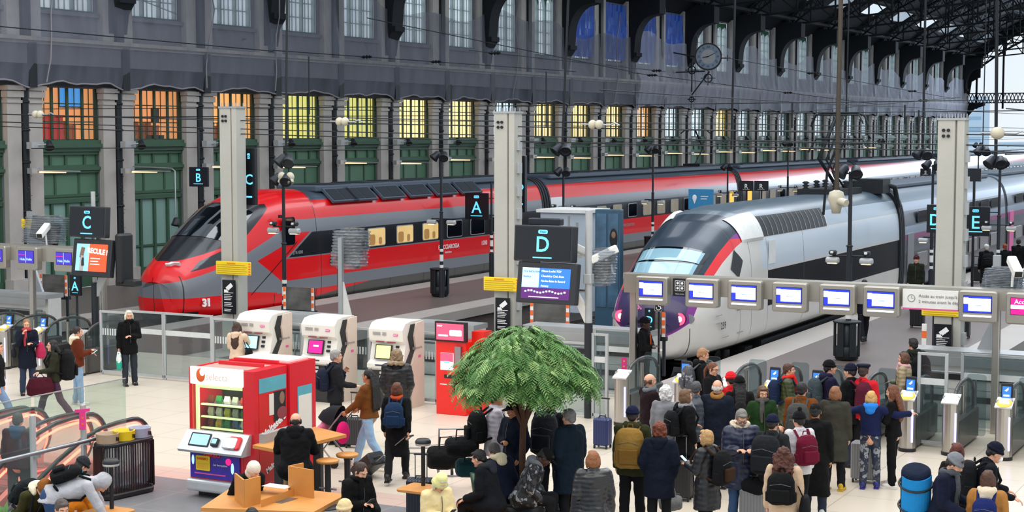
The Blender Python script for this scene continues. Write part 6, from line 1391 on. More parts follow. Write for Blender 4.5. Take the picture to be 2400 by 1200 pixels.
# ================================================================== PEOPLE
_cl = bpy.data.textures.new('folds', 'CLOUDS'); _cl.noise_scale = .16; _cl.noise_depth = 2
_cf = bpy.data.textures.new('strands', 'CLOUDS'); _cf.noise_scale = .035; _cf.noise_depth = 2
_cc = bpy.data.textures.new('curls', 'CLOUDS'); _cc.noise_scale = .045; _cc.noise_depth = 1
def cloth(h, kind='wool'):
    n = 'cloth_%s_%s' % (kind, h)
    if n in MATS: return n
    if kind == 'puffer': return mat(n, h, .42, 0, .15, 5, wave=('Z', 4.2, 1.6), bump=.28)
    if kind == 'shiny': return mat(n, h, .3, 0, .35, 7, wave=('Z', 5.5, 2.5), bump=.4, coat=.3)
    if kind == 'denim': return mat(n, h, .8, 0, .25, 9, .25, 60)
    if kind == 'camo':
        m = bpy.data.materials.new(n); m.use_nodes = True; MATS[n] = m; e = NX(m); b = m.node_tree.nodes['Principled BSDF']; b.inputs['Roughness'].default_value = .7
        c = e.mix(e.gt(e.noise(9,3), .56), hexc(h), hexc('8c9096')); c = e.mix(e.gt(e.noise(15,2), .56), c, hexc('3c3f46')); e.link(c, b.inputs['Base Color']); return n
    c_ = tuple(v*.8 for v in hexc(h)) if sum(hexc(h)) < .35 else hexc(h); return mat(n, c_, .9, 0, .16, 6, .4, 30, spec=.2)
SKINS = {'l':'d9a184','p':'e2b49a','m':'b67c58','d':'4a2c20'}
def skinm(k): return mat('skin_'+k, SKINS[k], .5, 0, .07, 8) if 'skin_'+k not in MATS else 'skin_'+k
def hairm(h): return mat('hair_'+h, h, .6, 0, .4, 25, .6, 60) if 'hair_'+h not in MATS else 'hair_'+h
def remesh(o, vox, tex=None, st=.02, smooth=2, fold=None):
    m = o.modifiers.new('r', 'REMESH'); m.mode = 'VOXEL'; m.voxel_size = vox; m.use_smooth_shade = True
    if smooth: s = o.modifiers.new('s', 'SMOOTH'); s.factor = .5; s.iterations = smooth
    if tex: d = o.modifiers.new('d', 'DISPLACE'); d.texture = tex; d.strength = st; d.mid_level = .5; d.texture_coords = 'LOCAL'
    return o
def limb(m, pts, rad, n=12):
    P = [Vector(p) for p in pts]
    for (a,b),(ra,rb) in zip(zip(P,P[1:]), zip(rad,rad[1:])): m.cyl(a,b,ra,rb,n=n)
    for p,r in zip(P,rad): m.ell(p,r,12,8)
def hand(m, W, d, nrm, sgn, k, curl=.5):
    d = d.normalized(); nrm = (nrm-d*nrm.dot(d)).normalized(); l = d.cross(nrm)*sgn
    rot = Matrix((l, nrm, d)).transposed()
    m.ell(W+d*.05*k, (.04*k,.016*k,.052*k), 12, 8, rot=rot); m.cyl(W-d*.02,W+d*.03,.024*k,.027*k,n=10)
    for i,(off,ln) in enumerate(((-.03,.062),(-.0105,.078),(.0105,.083),(.03,.074))):
        a = W+d*.085*k+l*off*k*1.05; c1 = curl*(.7+.1*i)
        d1 = (d*math.cos(c1)-nrm*math.sin(c1)); d2 = (d*math.cos(c1*2.2)-nrm*math.sin(c1*2.2)); b = a+d1*ln*.5*k; c = b+d2*ln*.5*k
        limb(m,[a,b,c],[.0088*k,.0082*k,.007*k],7)
    a = W+d*.03*k+l*.03*k; b = a+(d*.6+l*.75-nrm*.25).normalized()*.035*k; c = b+(d*.9+l*.1-nrm*.3).normalized()*.03*k
    limb(m,[a,b,c],[.012*k,.0105*k,.008*k],7)
ARMS = { # (upper arm, forearm) for the right side, x outward
 'down':((.16,.02,-1),(.04,.2,-1)), 'slack':((.2,-.08,-1),(.08,.28,-1)), 'phone':((.12,.22,-1),(-.45,.85,.25)), 'pocket':((.28,-.1,-1),(-.3,.45,-1)),
 'hold':((.12,.25,-1),(.02,1,-.15)), 'fold':((.15,.25,-1),(-.9,.5,.1)), 'face':((.05,.55,-.8),(-.42,.25,1)), 'pull':((.2,-.5,-1),(.1,-.35,-1)), 'push':((.12,.45,-.9),(.0,.8,-.6)),
 'wide':((.95,.25,-.35),(.95,.45,.1)), 'chest':((.12,.3,-.95),(-.55,.45,.75)), 'lap':((.12,.3,-1),(-.25,.9,-.35)), 'reach':((.1,.7,-.6),(.0,1,.05)), 'table':((.25,.5,-.7),(-.5,.9,-.05)), 'low':((.08,.5,-.9),(.0,.35,-1)), 'strap':((.22,.15,-1),(-.35,.5,.85)) }
PEOPLE = {}
def person(key, px, py, h, a, lb, skin='l', hair=('short','3a2c22'), top=('jacket','222222','wool',.62), legs=('1a1c20','wool'), shoes='1a1a1c', arms=('down','down'), pose='stand',
           lean=0, head=(0,0), hat=None, hood=None, scarf=None, face=True, basez=0., girth=1., Y=None, extra=None, hem=None, curl=.5, sidelean=0, glasses=False, beard=None, mask=False, fur=None, group=None):
    k = h/1.72; rad = lambda v: v*k
    hipz = .92*k; sit = pose in ('sit','perch')
    if pose == 'sit': hipz = .56
    if pose == 'perch': hipz = .86
    if pose == 'squat': hipz = .42
    LR = Matrix.Rotation(-R(lean),4,'X') @ Matrix.Rotation(R(sidelean),4,'Y'); hipc = Vector((0,0,hipz))
    def up(x,y,z): return hipc + LR @ Vector((x*k,y*k,(z-.92)*k))
    hc = up(0,.025,1.605); HR = LR.to_3x3() @ Matrix.Rotation(R(head[0]),3,'Z') @ Matrix.Rotation(-R(head[1]),3,'X')
    if lean: hc += LR.to_3x3() @ Vector((0,.03,-.02))*k
    def hp(x,y,z): return hc + HR @ Vector((x*k,y*k,z*k))
    ztop = max(hp(0,0,.125).z, hp(0,-.08,.08).z, hp(0,.08,.08).z)+basez + (.02 if hat else 0)
    g = onZ(px, py, ztop) if Y is None else onY(px, py, Y)
    if Y is not None: basez = g.z-(ztop-basez)
    rz = math.atan2(-g.x, g.y) - R(a); Rz = Matrix.Rotation(rz,4,'Z')
    off = Rz @ Vector((hc.x, hc.y, 0)); loc = Vector((g.x-off.x, g.y-off.y, basez))
    r = thing('person', lb, 'person', loc, rz, group); M = MX(loc) @ Rz
    sk = skinm(skin)
    # ---- joints
    J = {}
    for s,side in ((1,'R'),(-1,'L')):
        S = up(s*.175,0,1.41); ua, fa = ARMS[arms[0] if s > 0 else arms[1]] if not isinstance(arms[0 if s>0 else 1],tuple) else arms[0 if s>0 else 1]
        u1 = (LR.to_3x3() @ Vector((s*ua[0],ua[1],ua[2]))).normalized() if not (arms[0 if s>0 else 1] in ('low',)) else Vector((s*ua[0],ua[1],ua[2])).normalized()
        f1 = (LR.to_3x3() @ Vector((s*fa[0],fa[1],fa[2]))).normalized() if not (arms[0 if s>0 else 1] in ('low',)) else Vector((s*fa[0],fa[1],fa[2])).normalized()
        E_ = S+u1*.285*k; W_ = E_+f1*.245*k; J[side] = (S,E_,W_,f1)
    LG = {}
    for s,side in ((1,'R'),(-1,'L')):
        H = hipc+Vector((s*.09*k,0,0))
        if pose == 'walk': f = s; kn = Vector((s*.1*k,.16*k*f+.06*k,.49*k)); an = Vector((s*.09*k,.32*k*f-.02*k,(.1 if f>0 else .15)*k))
        elif pose == 'sit': kn = Vector((s*.13*k,.43*k,.56)); an = Vector((s*.12*k,.44*k,.1))
        elif pose == 'perch': kn = Vector((s*.14*k,.40*k,.72)); an = Vector((s*.12*k,.25*k,.35))
        elif pose == 'squat': kn = Vector((s*.16*k,.38*k,.5)); an = Vector((s*.12*k,.08*k,.1))
        elif pose == 'bend': kn = Vector((s*.11*k,.06*k,.49*k)); an = Vector((s*.11*k,-.02*k,.09*k))
        else: kn = Vector((s*.1*k,.02*k+.02*s,.49*k)); an = Vector((s*.115*k,.01*k+.04*s,.09*k))
        LG[side] = (H,kn,an)
    # ---- body: one continuous surface
    b = MB(sk); b.smooth = True
    limb(b,[hipc+Vector((0,0,-.02)),up(0,0,1.08),up(0,.01,1.25),up(0,0,1.38)],[.125*k,.11*k,.11*k,.07*k]); limb(b,[up(-.13,0,1.375),up(.13,0,1.375)],[.04*k,.04*k]); limb(b,[up(0,.01,1.38),up(0,.015,1.48),hp(0,-.015,-.04)],[.07*k,.055*k,.055*k])
    b.ell(hp(0,-.012,.028),(.077*k,.098*k,.092*k),18,14,rot=HR); b.ell(hp(0,.022,-.035),(.06*k,.07*k,.078*k),16,12,rot=HR); b.ell(hp(0,.068,-.088),(.028*k,.025*k,.02*k),10,8,rot=HR)
    b.ell(hp(0,.098,-.012),(.013*k,.02*k,.022*k),10,8,rot=HR); b.cyl(hp(0,.085,.025),hp(0,.108,-.02),.008*k,.013*k,n=8); b.ell(hp(0,.078,.035),(.052*k,.02*k,.012*k),12,8,rot=HR)
    for s in (-1,1): b.ell(hp(s*.078,-.005,-.005),(.012*k,.02*k,.032*k),10,8,rot=HR); b.ell(hp(s*.04,.06,-.025),(.024*k,.02*k,.02*k),10,8,rot=HR)
    for side,s in (('R',1),('L',-1)):
        S,E_,W_,f1 = J[side]; limb(b,[S,E_,W_],[.05*k,.042*k,.03*k]); n0 = Vector((-s*.9,.0,.1)) if abs(f1.z) > .6 else Vector((0,0,-1)); hand(b,W_,f1,-n0 if abs(f1.z)<=.6 else n0*-1,s,k,curl)
        H,kn,an = LG[side]; limb(b,[H,kn,an],[.08*k,.055*k,.04*k]); b.ell(an+Vector((0,.06*k,-.04*k)),(.04*k,.11*k,.035*k))
    remesh(b.build('body', r), .0095, None, 0, 1)
    # ---- face details
    if face:
        q = MB('eye_white' if 'eye_white' in MATS else mat('eye_white','e8e4de',.3))
        for s in (-1,1): q.mat('eye_white').ell(hp(s*.031,.083,.008),(.0115*k,.0065*k,.0042*k),10,6,rot=HR); q.mat('black').ell(hp(s*.031,.0885,.0075),(.0052*k,.004*k,.0048*k),8,6,rot=HR)
        q.build('eyes', r)
        q = MB('lips' if 'lips' in MATS else mat('lips','a2564c',.5)); q.ell(hp(0,.089,-.056),(.022*k,.008*k,.0065*k),10,6,rot=HR); q.build('mouth', r)
        q = MB(hairm(hair[1] if hair else '3a2c22'))
        for s in (-1,1): q.tube([hp(s*.016,.093,.032),hp(s*.034,.092,.037),hp(s*.052,.08,.032)],.0042*k,5)
        q.build('eyebrows', r)
    if glasses:
        q = MB('black')
        for s in (-1,1): q.tube([hp(s*.032+.021*math.cos(t),.1,.006+.016*math.sin(t)) for t in [2*PI*i/10 for i in range(10)]],.0025*k,4,closed=True); q.cyl(hp(s*.055,.095,.01),hp(s*.078,.0,.012),.0025,n=4)
        q.cyl(hp(-.011,.104,.01),hp(.011,.104,.01),.0025,n=4); q.build('glasses', r)
    if beard: q = MB(hairm(beard)); q.ell(hp(0,.04,-.07),(.058*k,.06*k,.045*k),rot=HR); q.ell(hp(0,.1,-.04),(.024*k,.008*k,.006*k),rot=HR); remesh(q.build('beard', r),.009,_cf,.012,1)
    if mask: q = MB('mark_white'); q.ell(hp(0,.075,-.04),(.05*k,.045*k,.045*k),rot=HR); q.build('face_mask', r)
    # ---- hair
    if hair:
        st, hcx = hair; q = MB(hairm(hcx)); q.smooth = True; vox, tx, sg = .009, _cf, .012
        if st != 'bald': q.ell(hp(0,-.022,.038),(.084*k,.1*k,.094*k),18,12,rot=HR)
        if st == 'bald': 
            for s in (-1,1): q.ell(hp(s*.07,-.03,.0),(.018*k,.055*k,.04*k),rot=HR)
            q.ell(hp(0,-.095,-.005),(.065*k,.02*k,.045*k),rot=HR)
        if st == 'short': q.ell(hp(0,-.075,-.01),(.066*k,.04*k,.06*k),rot=HR); [q.ell(hp(s*.074,-.02,.01),(.014*k,.04*k,.035*k),rot=HR) for s in (-1,1)]; q.ell(hp(0,.06,.09),(.055*k,.03*k,.022*k),rot=HR)
        if st in ('bob','curly'): 
            f = 1.0 if st == 'bob' else 1.14
            q.ell(hp(0,-.045,-.02),(.092*f*k,.075*f*k,.1*f*k),rot=HR); [q.ell(hp(s*.082,-.005,-.03),(.024*f*k,.045*k,.085*k),rot=HR) for s in (-1,1)]; q.ell(hp(0,.055,.095),(.062*k,.035*k,.025*k),rot=HR)
            if st == 'curly': tx, sg = _cc, .05; q.ell(hp(0,-.03,.05),(.1*k,.105*k,.1*k),rot=HR)
        if st in ('long','longcurly'):
            w = .1 if st == 'long' else .15; q.ell(hp(0,-.05,-.03),(.095*k,.07*k,.1*k),rot=HR); bk = [hp(0,-.06,-.02), up(0,-.1,1.45), up(0,-.13,1.3), up(0,-.12,1.2)]
            for i,p in enumerate(bk): q.ell(p,(w*(1.1-.12*i)*k,.05*k,.09*k),rot=LR.to_3x3())
            for a_,b_ in zip(bk,bk[1:]):
                for t in (.33,.66): q.ell(a_.lerp(b_,t),(w*k,.05*k,.08*k),rot=LR.to_3x3())
            for s in (-1,1): q.ell(hp(s*.085,.0,-.05),(.025*k,.045*k,.1*k),rot=HR); q.ell(up(s*.1,.02,1.42),(.035*k,.04*k,.1*k))
            if st == 'longcurly': tx, sg = _cc, .06
        if st == 'pony': q.ell(hp(0,-.12,.02),(.03*k,.04*k,.035*k),rot=HR); limb(q,[hp(0,-.13,.02),hp(0,-.17,-.08),hp(0,-.15,-.22)],[.03*k,.035*k,.015*k]); [q.ell(hp(s*.074,-.01,.005),(.012*k,.04*k,.04*k),rot=HR) for s in (-1,1)]
        if st == 'bun': q.ell(hp(0,-.13,.03),(.045*k,.04*k,.045*k),rot=HR); [q.ell(hp(s*.074,-.01,.005),(.012*k,.04*k,.04*k),rot=HR) for s in (-1,1)]
        if st == 'braids':
            for i in range(-3,4): limb(q,[hp(i*.022,-.1,.03),up(i*.035,-.13,1.45),up(i*.04,-.15,1.2),up(i*.035,-.14,1.02)],[.02*k,.02*k,.018*k,.012*k],8)
        remesh(q.build('hair', r), vox, tx, sg*k, 1)
    # ---- clothes: legs
    if legs:
        q = MB(cloth(*legs)); q.smooth = True; limb(q,[hipc+Vector((-.045*k,-.01*k,0)),hipc+Vector((.045*k,-.01*k,0))],[.118*k,.118*k])
        for side in 'RL': H,kn,an = LG[side]; limb(q,[H,kn,an+Vector((0,0,.0))],[.092*k*min(girth,1.08),.076*k,.066*k])
        remesh(q.build('trousers', r), .016, _cl, .035*k, 3)
    for side,s in (('R',1),('L',-1)):
        H,kn,an = LG[side]; q = MB(mat('shoe_'+shoes,shoes,.45) if 'shoe_'+shoes not in MATS else 'shoe_'+shoes); q.ell(an+Vector((s*.008,.045*k,-.045*k)),(.05*k,.135*k,.045*k)); q.ell(an+Vector((0,-.02*k,-.0)),(.05*k,.06*k,.065*k)); q.box(an+Vector((-.045*k,-.085*k,-.088*k)),an+Vector((.045*k,.165*k,-.06*k))); q.build('shoe', r)
    # ---- clothes: top
    kind, colr, ck, L = top; cm_ = cloth(colr, ck); q = MB(cm_); q.smooth = True
    puff = 1.16 if ck in ('puffer','shiny') else (1.08 if kind != 'shirt' else .98); g_ = girth*puff
    zb = L*1.72 # hem height in 1.72 frame
    def ring(z, rx, ry, dy=0, n=20):
        if z >= .9 or not sit: 
            if z < .88: c0 = hipc+Vector((0,dy*k,(z-.92)*k)); return [c0+Vector((rx*k*math.cos(2*PI*i/n),ry*k*math.sin(2*PI*i/n),0)) for i in range(n)]
            return [up(rx*math.cos(2*PI*i/n),dy+ry*math.sin(2*PI*i/n),z) for i in range(n)]
        return None
    prof = [(1.485,.07,.065,0),(1.45,.13,.085,0),(1.40,.18*g_,.108*g_,0),(1.3,.178*g_,.13*g_,.005),(1.15,.165*g_,.128*g_,.005),(1.02,.165*g_,.13*g_,0),(.92,.178*g_,.142*g_,0)]
    if not sit:
        z = .8
        while z > zb: prof.append((z,(.178+.045*(.92-z))*g_,(.142+.045*(.92-z))*g_,0)); z -= .12
        prof.append((zb,(.178+.05*(.92-zb))*g_,(.142+.05*(.92-zb))*g_,0))
        prof = [p for p in prof if p[0] >= zb-.001]
    rows = [ring(*p) for p in prof]; q.loft(rows, True, None, True)
    if sit:
        for side in 'RL': H,kn,an = LG[side]; limb(q,[H,H.lerp(kn,.45)],[.135*k*g_,.11*k])
        q.ell(hipc,(.2*k*g_,.17*k,.12*k))
    for side,s in (('R',1),('L',-1)):
        S,E_,W_,f1 = J[side]; limb(q,[up(s*.12,0,1.41),S,E_,W_-f1*.01],[.07*k*g_,.073*k*g_,.062*k*g_,.048*k*g_])
    if kind in ('jacket','coat','parka','puffer'): q.ell(up(0,-.01,1.48),(.085*k,.08*k,.045*k),rot=LR.to_3x3())
    remesh(q.build({'shirt':'sweater'}.get(kind,'coat' if L < .5 else 'jacket'), r), .0155, _cl, .045*k, 3)
    # zip, pockets and cuffs on the front
    if kind != 'shirt':
        q = MB(mat('zip','5a5c60',.4,.5) if 'zip' not in MATS else 'zip'); q.tube([up(0,.155*g_*f_,z_) for z_,f_ in ((1.42,.72),(1.3,.92),(1.15,.93),(1.0,.96))],.006*k,5); q.build('zip', r)
    if hood:
        q = MB(cloth(hood)); q.smooth = True; q.ell(up(0,-.095,1.47),(.115*k,.075*k,.07*k),rot=LR.to_3x3()); q.ell(up(0,-.12,1.41),(.09*k,.05*k,.08*k),rot=LR.to_3x3()); [q.ell(up(s*.09,-.02,1.48),(.045*k,.075*k,.05*k),rot=LR.to_3x3()) for s in (-1,1)]; remesh(q.build('hood', r),.014,_cl,.03*k,2)
    if fur: q = MB(hairm(fur)); q.tube([up(.115*math.cos(t),-.06+.1*math.sin(t),1.5-.02*math.sin(t)) for t in [2*PI*i/14 for i in range(14)]],.038*k,8,closed=True); remesh(q.build('fur_trim', r),.012,_cc,.04,1)
    if scarf: q = MB(cloth(scarf)); q.smooth = True; q.tube([up(.078*math.cos(t),.01+.085*math.sin(t),1.485+.02*math.sin(t)) for t in [2*PI*i/14 for i in range(14)]],.043*k,8,closed=True); limb(q,[up(.03,.12,1.46),up(.05,.15,1.3),up(.05,.15,1.15)],[.035*k,.035*k,.03*k]); remesh(q.build('scarf', r),.012,_cl,.04*k,1)
    if hat:
        ht, hcx = hat; q = MB(cloth(hcx)); q.smooth = True
        if ht in ('beanie','pom'):
            q.ell(hp(0,-.02,.06),(.09*k,.107*k,.092*k),18,12,rot=HR); q.tube([hp(.084*math.cos(t),-.014+.102*math.sin(t),.045-.012*math.sin(t)) for t in [2*PI*i/18 for i in range(18)]],.02*k,8,closed=True)
            if ht == 'pom': q.ell(hp(0,-.03,.175),.035*k)
            remesh(q.build('beanie', r),.01,_cf,.01,2)
        elif ht == 'cap':
            q.ell(hp(0,-.015,.05),(.088*k,.105*k,.085*k),18,12,rot=HR); q.ell(hp(0,.12,.05),(.065*k,.07*k,.01*k),rot=HR); remesh(q.build('cap', r),.01,None,0,2)
        elif ht == 'kepi':
            q.lathe([(0,.16),(.115*k,.155),(.12*k,.13),(.09*k,.1),(.09*k,.06),(0,.06)],(0,0,0),24,MX(hc+HR@Vector((0,0,-.02)))@HR.to_4x4()); q.mat(cloth('b0202a')).lathe([(.092*k,.065),(.093*k,.085)],(0,0,0),24,MX(hc+HR@Vector((0,0,-.02)))@HR.to_4x4()); q.build('uniform_cap', r)
        elif ht == 'hoodup':
            q.ell(hp(0,-.03,.03),(.105*k,.115*k,.115*k),rot=HR); q.ell(hp(0,-.04,-.05),(.1*k,.09*k,.1*k),rot=HR); remesh(q.build('raised_hood', r),.012,_cl,.03*k,2)
        elif ht == 'bucket':
            q.lathe([(0,.17),(.07*k,.165),(.088*k,.13),(.095*k,.06),(.125*k,.025),(.12*k,.02)],(0,0,0),24,MX(hc+HR@Vector((0,-.01,-.02)))@HR.to_4x4()); q.build('hat', r)
    D_ = dict(r=r, M=M, up=up, hp=hp, k=k, J=J, rz=rz, LR=LR, loc=loc, LG=LG, gy=g_); PEOPLE[key] = D_
    return D_
def local_thing(D, name, lb, cat, p, group=None):
    """a thing of its own placed in the frame of the person who carries it"""
    w = D['M'] @ Vector(p); r = thing(name, lb, cat, w, 0, group); r.rotation_euler = (D['M'].to_3x3() @ D['LR'].to_3x3()).to_euler(); return r
def backpack(key, colr, lb, w=.32, h=.48, d=.2, kind='wool', accent=None, big=1., front=False):
    D = PEOPLE[key]; k = D['k']; gy = D['gy']; s = -1 if not front else 1
    r = local_thing(D, 'backpack', lb, 'backpack', D['up'](0,s*(.135*gy+d*.42),1.2)); m = cloth(colr, kind); ac = cloth(accent) if accent else m
    q = MB(m); q.smooth = True
    q.loft([[(w/2*sx*math.cos(t),d/2*sy*math.sin(t)-.0,z) for t in [2*PI*(i+.5)/20 for i in range(20)]] for z,sx,sy in ((-h/2,.75,.8),(-h/2+.04,1.1,1.15),(-.05,1.12,1.2),(h/4,1.05,1.1),(h/2-.05,.9,.9),(h/2,.6,.55))],True,None,True); remesh(q.build('main_bag', r),.014,_cl,.03,3)
    q = MB(ac); q.rbox((-w*.36,s*(d*.62)-.03,-h*.36),(w*.36,s*(d*.62)+.03,h*.02),.03,axis=2); q.build('front_pocket', r)
    for x in (-.4,.4): MB(m).rbox((x*w-.03+(.06 if x>0 else -.06)*.6,-.05,-h*.4),(x*w+.03+(.06 if x>0 else -.06)*.6,.05,-h*.1),.02).build('side_pocket', r)
    MB(ac).tube([(-.04,-s*.06,h/2),(-.03,-s*.06,h/2+.05),(.03,-s*.06,h/2+.05),(.04,-s*.06,h/2)],.009,6).build('grab_handle', r)
    y0 = -s*(d*.42+.135*gy)
    for x in (-.1,.1): 
        MB(ac).tube([(x*k,-s*.06,h*.36),(x*1.1*k,y0+s*.06,.27*k),(x*1.2*k,y0-s*.07*gy,.24*k),(x*1.25*k,y0-s*.155*gy,.08*k),(x*1.45*k,y0-s*.1,-.1*k),(x*1.6*k,-s*.07,-.18*k)],.019,6).build('shoulder_strap', r)
    MB('zip').tube([(-w*.4,s*d*.45,h*.12),(0,s*d*.62,h*.2),(w*.4,s*d*.45,h*.12)],.005,5).build('zip', r)
    return r
def handbag(key, colr, lb, side='R', w=.32, h=.24, d=.12, z=None, off=(0,0), strap=True, name='handbag', kind='wool'):
    D = PEOPLE[key]; S,E_,W_,f1 = D['J'][side]; s = 1 if side=='R' else -1
    p = Vector((s*(.27*D['gy'])*D['k']+off[0], off[1], z)) if z else W_+Vector((0,0,-.1-h/2))
    w_ = D['M'] @ p; r = thing(name, lb, 'bag', w_, D['rz']+PI/2); q = MB(cloth(colr, kind)); q.smooth = True
    q.loft([[(w/2*sx*math.cos(t),d/2*sy*math.sin(t),zz) for t in [2*PI*(i+.5)/16 for i in range(16)]] for zz,sx,sy in ((-h/2,.85,.8),(-h/2+.03,1.05,1.1),(0,1.1,1.15),(h/2-.02,.85,.7),(h/2,.75,.45))],True,None,True); remesh(q.build('bag_body', r),.012,_cl,.02,2)
    top = (D['M'] @ (D['up'](s*.12,0,1.46) if strap == 'long' else W_)) - w_; t2 = Matrix.Rotation(-(D['rz']+PI/2),3,'Z') @ top
    MB(cloth(colr)).tube([(-w*.3,0,h/2-.02),(t2.x*.5-w*.15,t2.y*.6,t2.z*.6+.02),tuple(t2),(t2.x*.5+w*.15,t2.y*.6,t2.z*.6+.02),(w*.3,0,h/2-.02)],.009,6).build('strap', r); return r
def phone(key, side='R', lb=''):
    D = PEOPLE[key]; S,E_,W_,f1 = D['J'][side]; w = D['M'] @ (W_+f1*.1+Vector((0,.0,.03))); r = thing('phone', lb, 'phone', w, D['rz']); MB('black').rbox((-.036,-.005,-.07),(.036,.005,.08),.01,Matrix.Rotation(-.9,4,'X'),axis=1).mat('ltblue_e').box((-.031,-.007,-.062),(.031,-.005,.072),Matrix.Rotation(-.9,4,'X')).build('phone_body', r)
def suitcase(x, y, rz, colr, lb, h=.62, w=.42, d=.26, handle=.35, z=0., tilt=0, kind='shell', grp=None, px=None):
    if px: v = onZ(*px); x, y = v.x, v.y
    r = thing('suitcase', lb, 'suitcase', (x,y,z), R(rz), grp); T = Matrix.Rotation(R(tilt),4,'X'); m = mat('case_'+colr, colr, .38, 0, .08, 4, wave=('X',7,0) if kind=='shell' else None, bump=.5 if kind=='shell' else .3) if 'case_'+colr not in MATS else 'case_'+colr
    MB(m).rbox((-w/2,-d/2,.06),(w/2,d/2,.06+h),.05,T).build('shell', r); MB('black').rbox((-w/2-.004,-.012,.08),(w/2+.004,.012,.05+h),.03,T).build('zip_band', r)
    for sx in (-1,1):
        for sy in (-1,1): MB('black').cyl((sx*w*.4-.012,sy*d*.36,.028),(sx*w*.4+.012,sy*d*.36,.028),.028,n=12,T=T).box((sx*w*.4-.015,sy*d*.36-.015,.03),(sx*w*.4+.015,sy*d*.36+.015,.07),T).build('wheel', r)
    MB('black').tube([(-.07,0,.06+h),(-.06,0,.1+h),(.06,0,.1+h),(.07,0,.06+h)],.012,6,T).build('top_handle', r)
    if handle: MB('steel').cyl((-.09,d*.3,.06+h),(-.09,d*.3,.06+h+handle),.009,n=8,T=T).cyl((.09,d*.3,.06+h),(.09,d*.3,.06+h+handle),.009,n=8,T=T).mat('black').rbox((-.11,d*.3-.015,.05+h+handle),(.11,d*.3+.015,.08+h+handle),.012,T,axis=0).build('pull_handle', r)
    return r
P = person
# --- left group
P('navywoman',62,748,1.68,180,'woman in a navy coat holding a tissue to her face before the left gates',hair=('bun','8a6a48'),top=('coat','161c2c','wool',.36),legs=('1a2a44','denim'),arms=('face','phone'),head=(0,12),scarf='b0404a')
handbag('navywoman','b02a50','round pink bag on the arm of the woman in the navy coat','L',.34,.34,.2,z=.98,strap='arm'); handbag('navywoman','20242c','dark handbag on the hip of the woman in the navy coat','R',.3,.2,.1,z=.95,strap='long')
P('olivewoman',122,797,1.66,262,'woman with black hair and olive jacket walking left with a large black backpack',hair=('long','0e0e10'),top=('jacket','2e3022','wool',.5),legs=('3a1c38','denim'),pose='walk',arms=('slack','hold'))
backpack('olivewoman','17181a','large black backpack on the woman in the olive jacket',.38,.6,.28)
handbag('olivewoman','4a1424','maroon holdall carried low by the woman in the olive jacket','L',.5,.36,.26,name='holdall')
P('brownwoman',182,765,1.68,82,'woman in a rust brown jacket with cream hood holding out her phone',hair=('bun','2a1c18'),top=('jacket','6a2c16','wool',.5),legs=('7e9cb8','denim'),shoes='c8c4c0',arms=('phone','hold'),hood='e6d6b8'); phone('brownwoman','L','phone held out by the woman in the rust brown jacket')
P('whitehair',302,728,1.72,168,'white haired woman in black with glasses holding plastic bags by the glass gate',hair=('bob','e2d8c4'),top=('coat','0d0e10','wool',.43),legs=('1c2430','denim'),arms=('slack','fold'),glasses=True,scarf='0b0b0d')
for i,(c,o_) in enumerate((('dfe8e6',(.02,0)),('2aa890',(-.04,.05)))): handbag('whitehair',c,('white' if i==0 else 'green')+' plastic bag hanging from the hand of the white haired woman','R',.2,.34 if i==0 else .42,.1,off=(o_[0],o_[1]),name='plastic_bag')
P('edgeman',-6,800,1.75,100,'person in black cut off by the left frame edge',hair=('short','1c1815'),top=('jacket','121417','wool',.5),legs=('6a88a8','denim'),pose='walk')
P('escman',42,967,1.76,20,'man in a purple jacket with blue hood standing on the escalator behind glass',hair=('short','141210'),top=('jacket','33142a','wool',.5),legs=('141c30','wool'),hood='1f4a70',Y=19.1,face=False,basez=-.4)
# --- bottom left
P('olivehunch',102,1124,1.75,150,'man in a brown beanie and olive jacket with cream hood, bent forward',hair=('short','4a3020'),hat=('beanie','8a5424'),top=('jacket','3c3a1c','wool',.5),pose='sit',lean=42,arms=('lap','lap'),hood='e4dcc0',head=(0,25))
backpack('olivehunch','20262a','dark backpack on the hunched man in the brown beanie',.34,.42,.2)
P('greyhood',238,1112,1.78,90,'person in a pale grey hooded jacket bending far over near the wire bin',hair=None,hat=('hoodup','b4b4ba'),top=('jacket','b4b4ba','wool',.5),legs=('20406a','denim'),pose='bend',lean=74,arms=('low','low'),face=False)
backpack('greyhood','101214','black backpack on the bent person in pale grey',.3,.42,.16)
P('orangecoat',192,1072,1.7,75,'person with dark beanie and orange jacket bending behind the pale grey one',hair=('short','22201e'),hat=('beanie','2c2e34'),top=('jacket','e0821c','wool',.45),legs=('e0821c','wool'),pose='sit',lean=34,arms=('low','low'),face=False,scarf='1ca0b4')
P('bottomhead',145,1171,1.72,160,'person with grey brown hair at the bottom edge below the pale grey jacket',hair=('short','4a403c'),top=('jacket','2a2a2c','wool',.5),pose='sit',lean=15)
# --- machines and vending
P('creamcoat',556,755,1.64,25,'woman in a cream hooded coat using the first ticket machine',hair=('long','3c2418'),top=('coat','d8bea4','wool',.36),arms=('reach','hold'),face=False,hood='d8bea4')
handbag('creamcoat','1c1c1e','small black shoulder bag on the woman in the cream coat','R',.28,.2,.12,z=.98,strap='long')
P('greyman',788,820,1.78,75,'grey haired man in a dark jacket holding a trolley handle by the second ticket machine',hair=('short','8e8c8a'),top=('jacket','23252a','wool',.46),arms=('hold','chest'),legs=('1c1e22','wool'))
backpack('greyman','1c2438','dark blue backpack behind the grey haired man',.3,.42,.2)
P('brownsweater',862,866,1.72,300,'woman in a brown sweater and pale jeans with long black braids pushing a pushchair',skin='m',hair=('braids','0d0b0b'),top=('shirt','7a4a20','wool',.52),legs=('8fb2d0','denim'),shoes='e0dcd8',pose='walk',arms=('push','push'),girth=1.12)
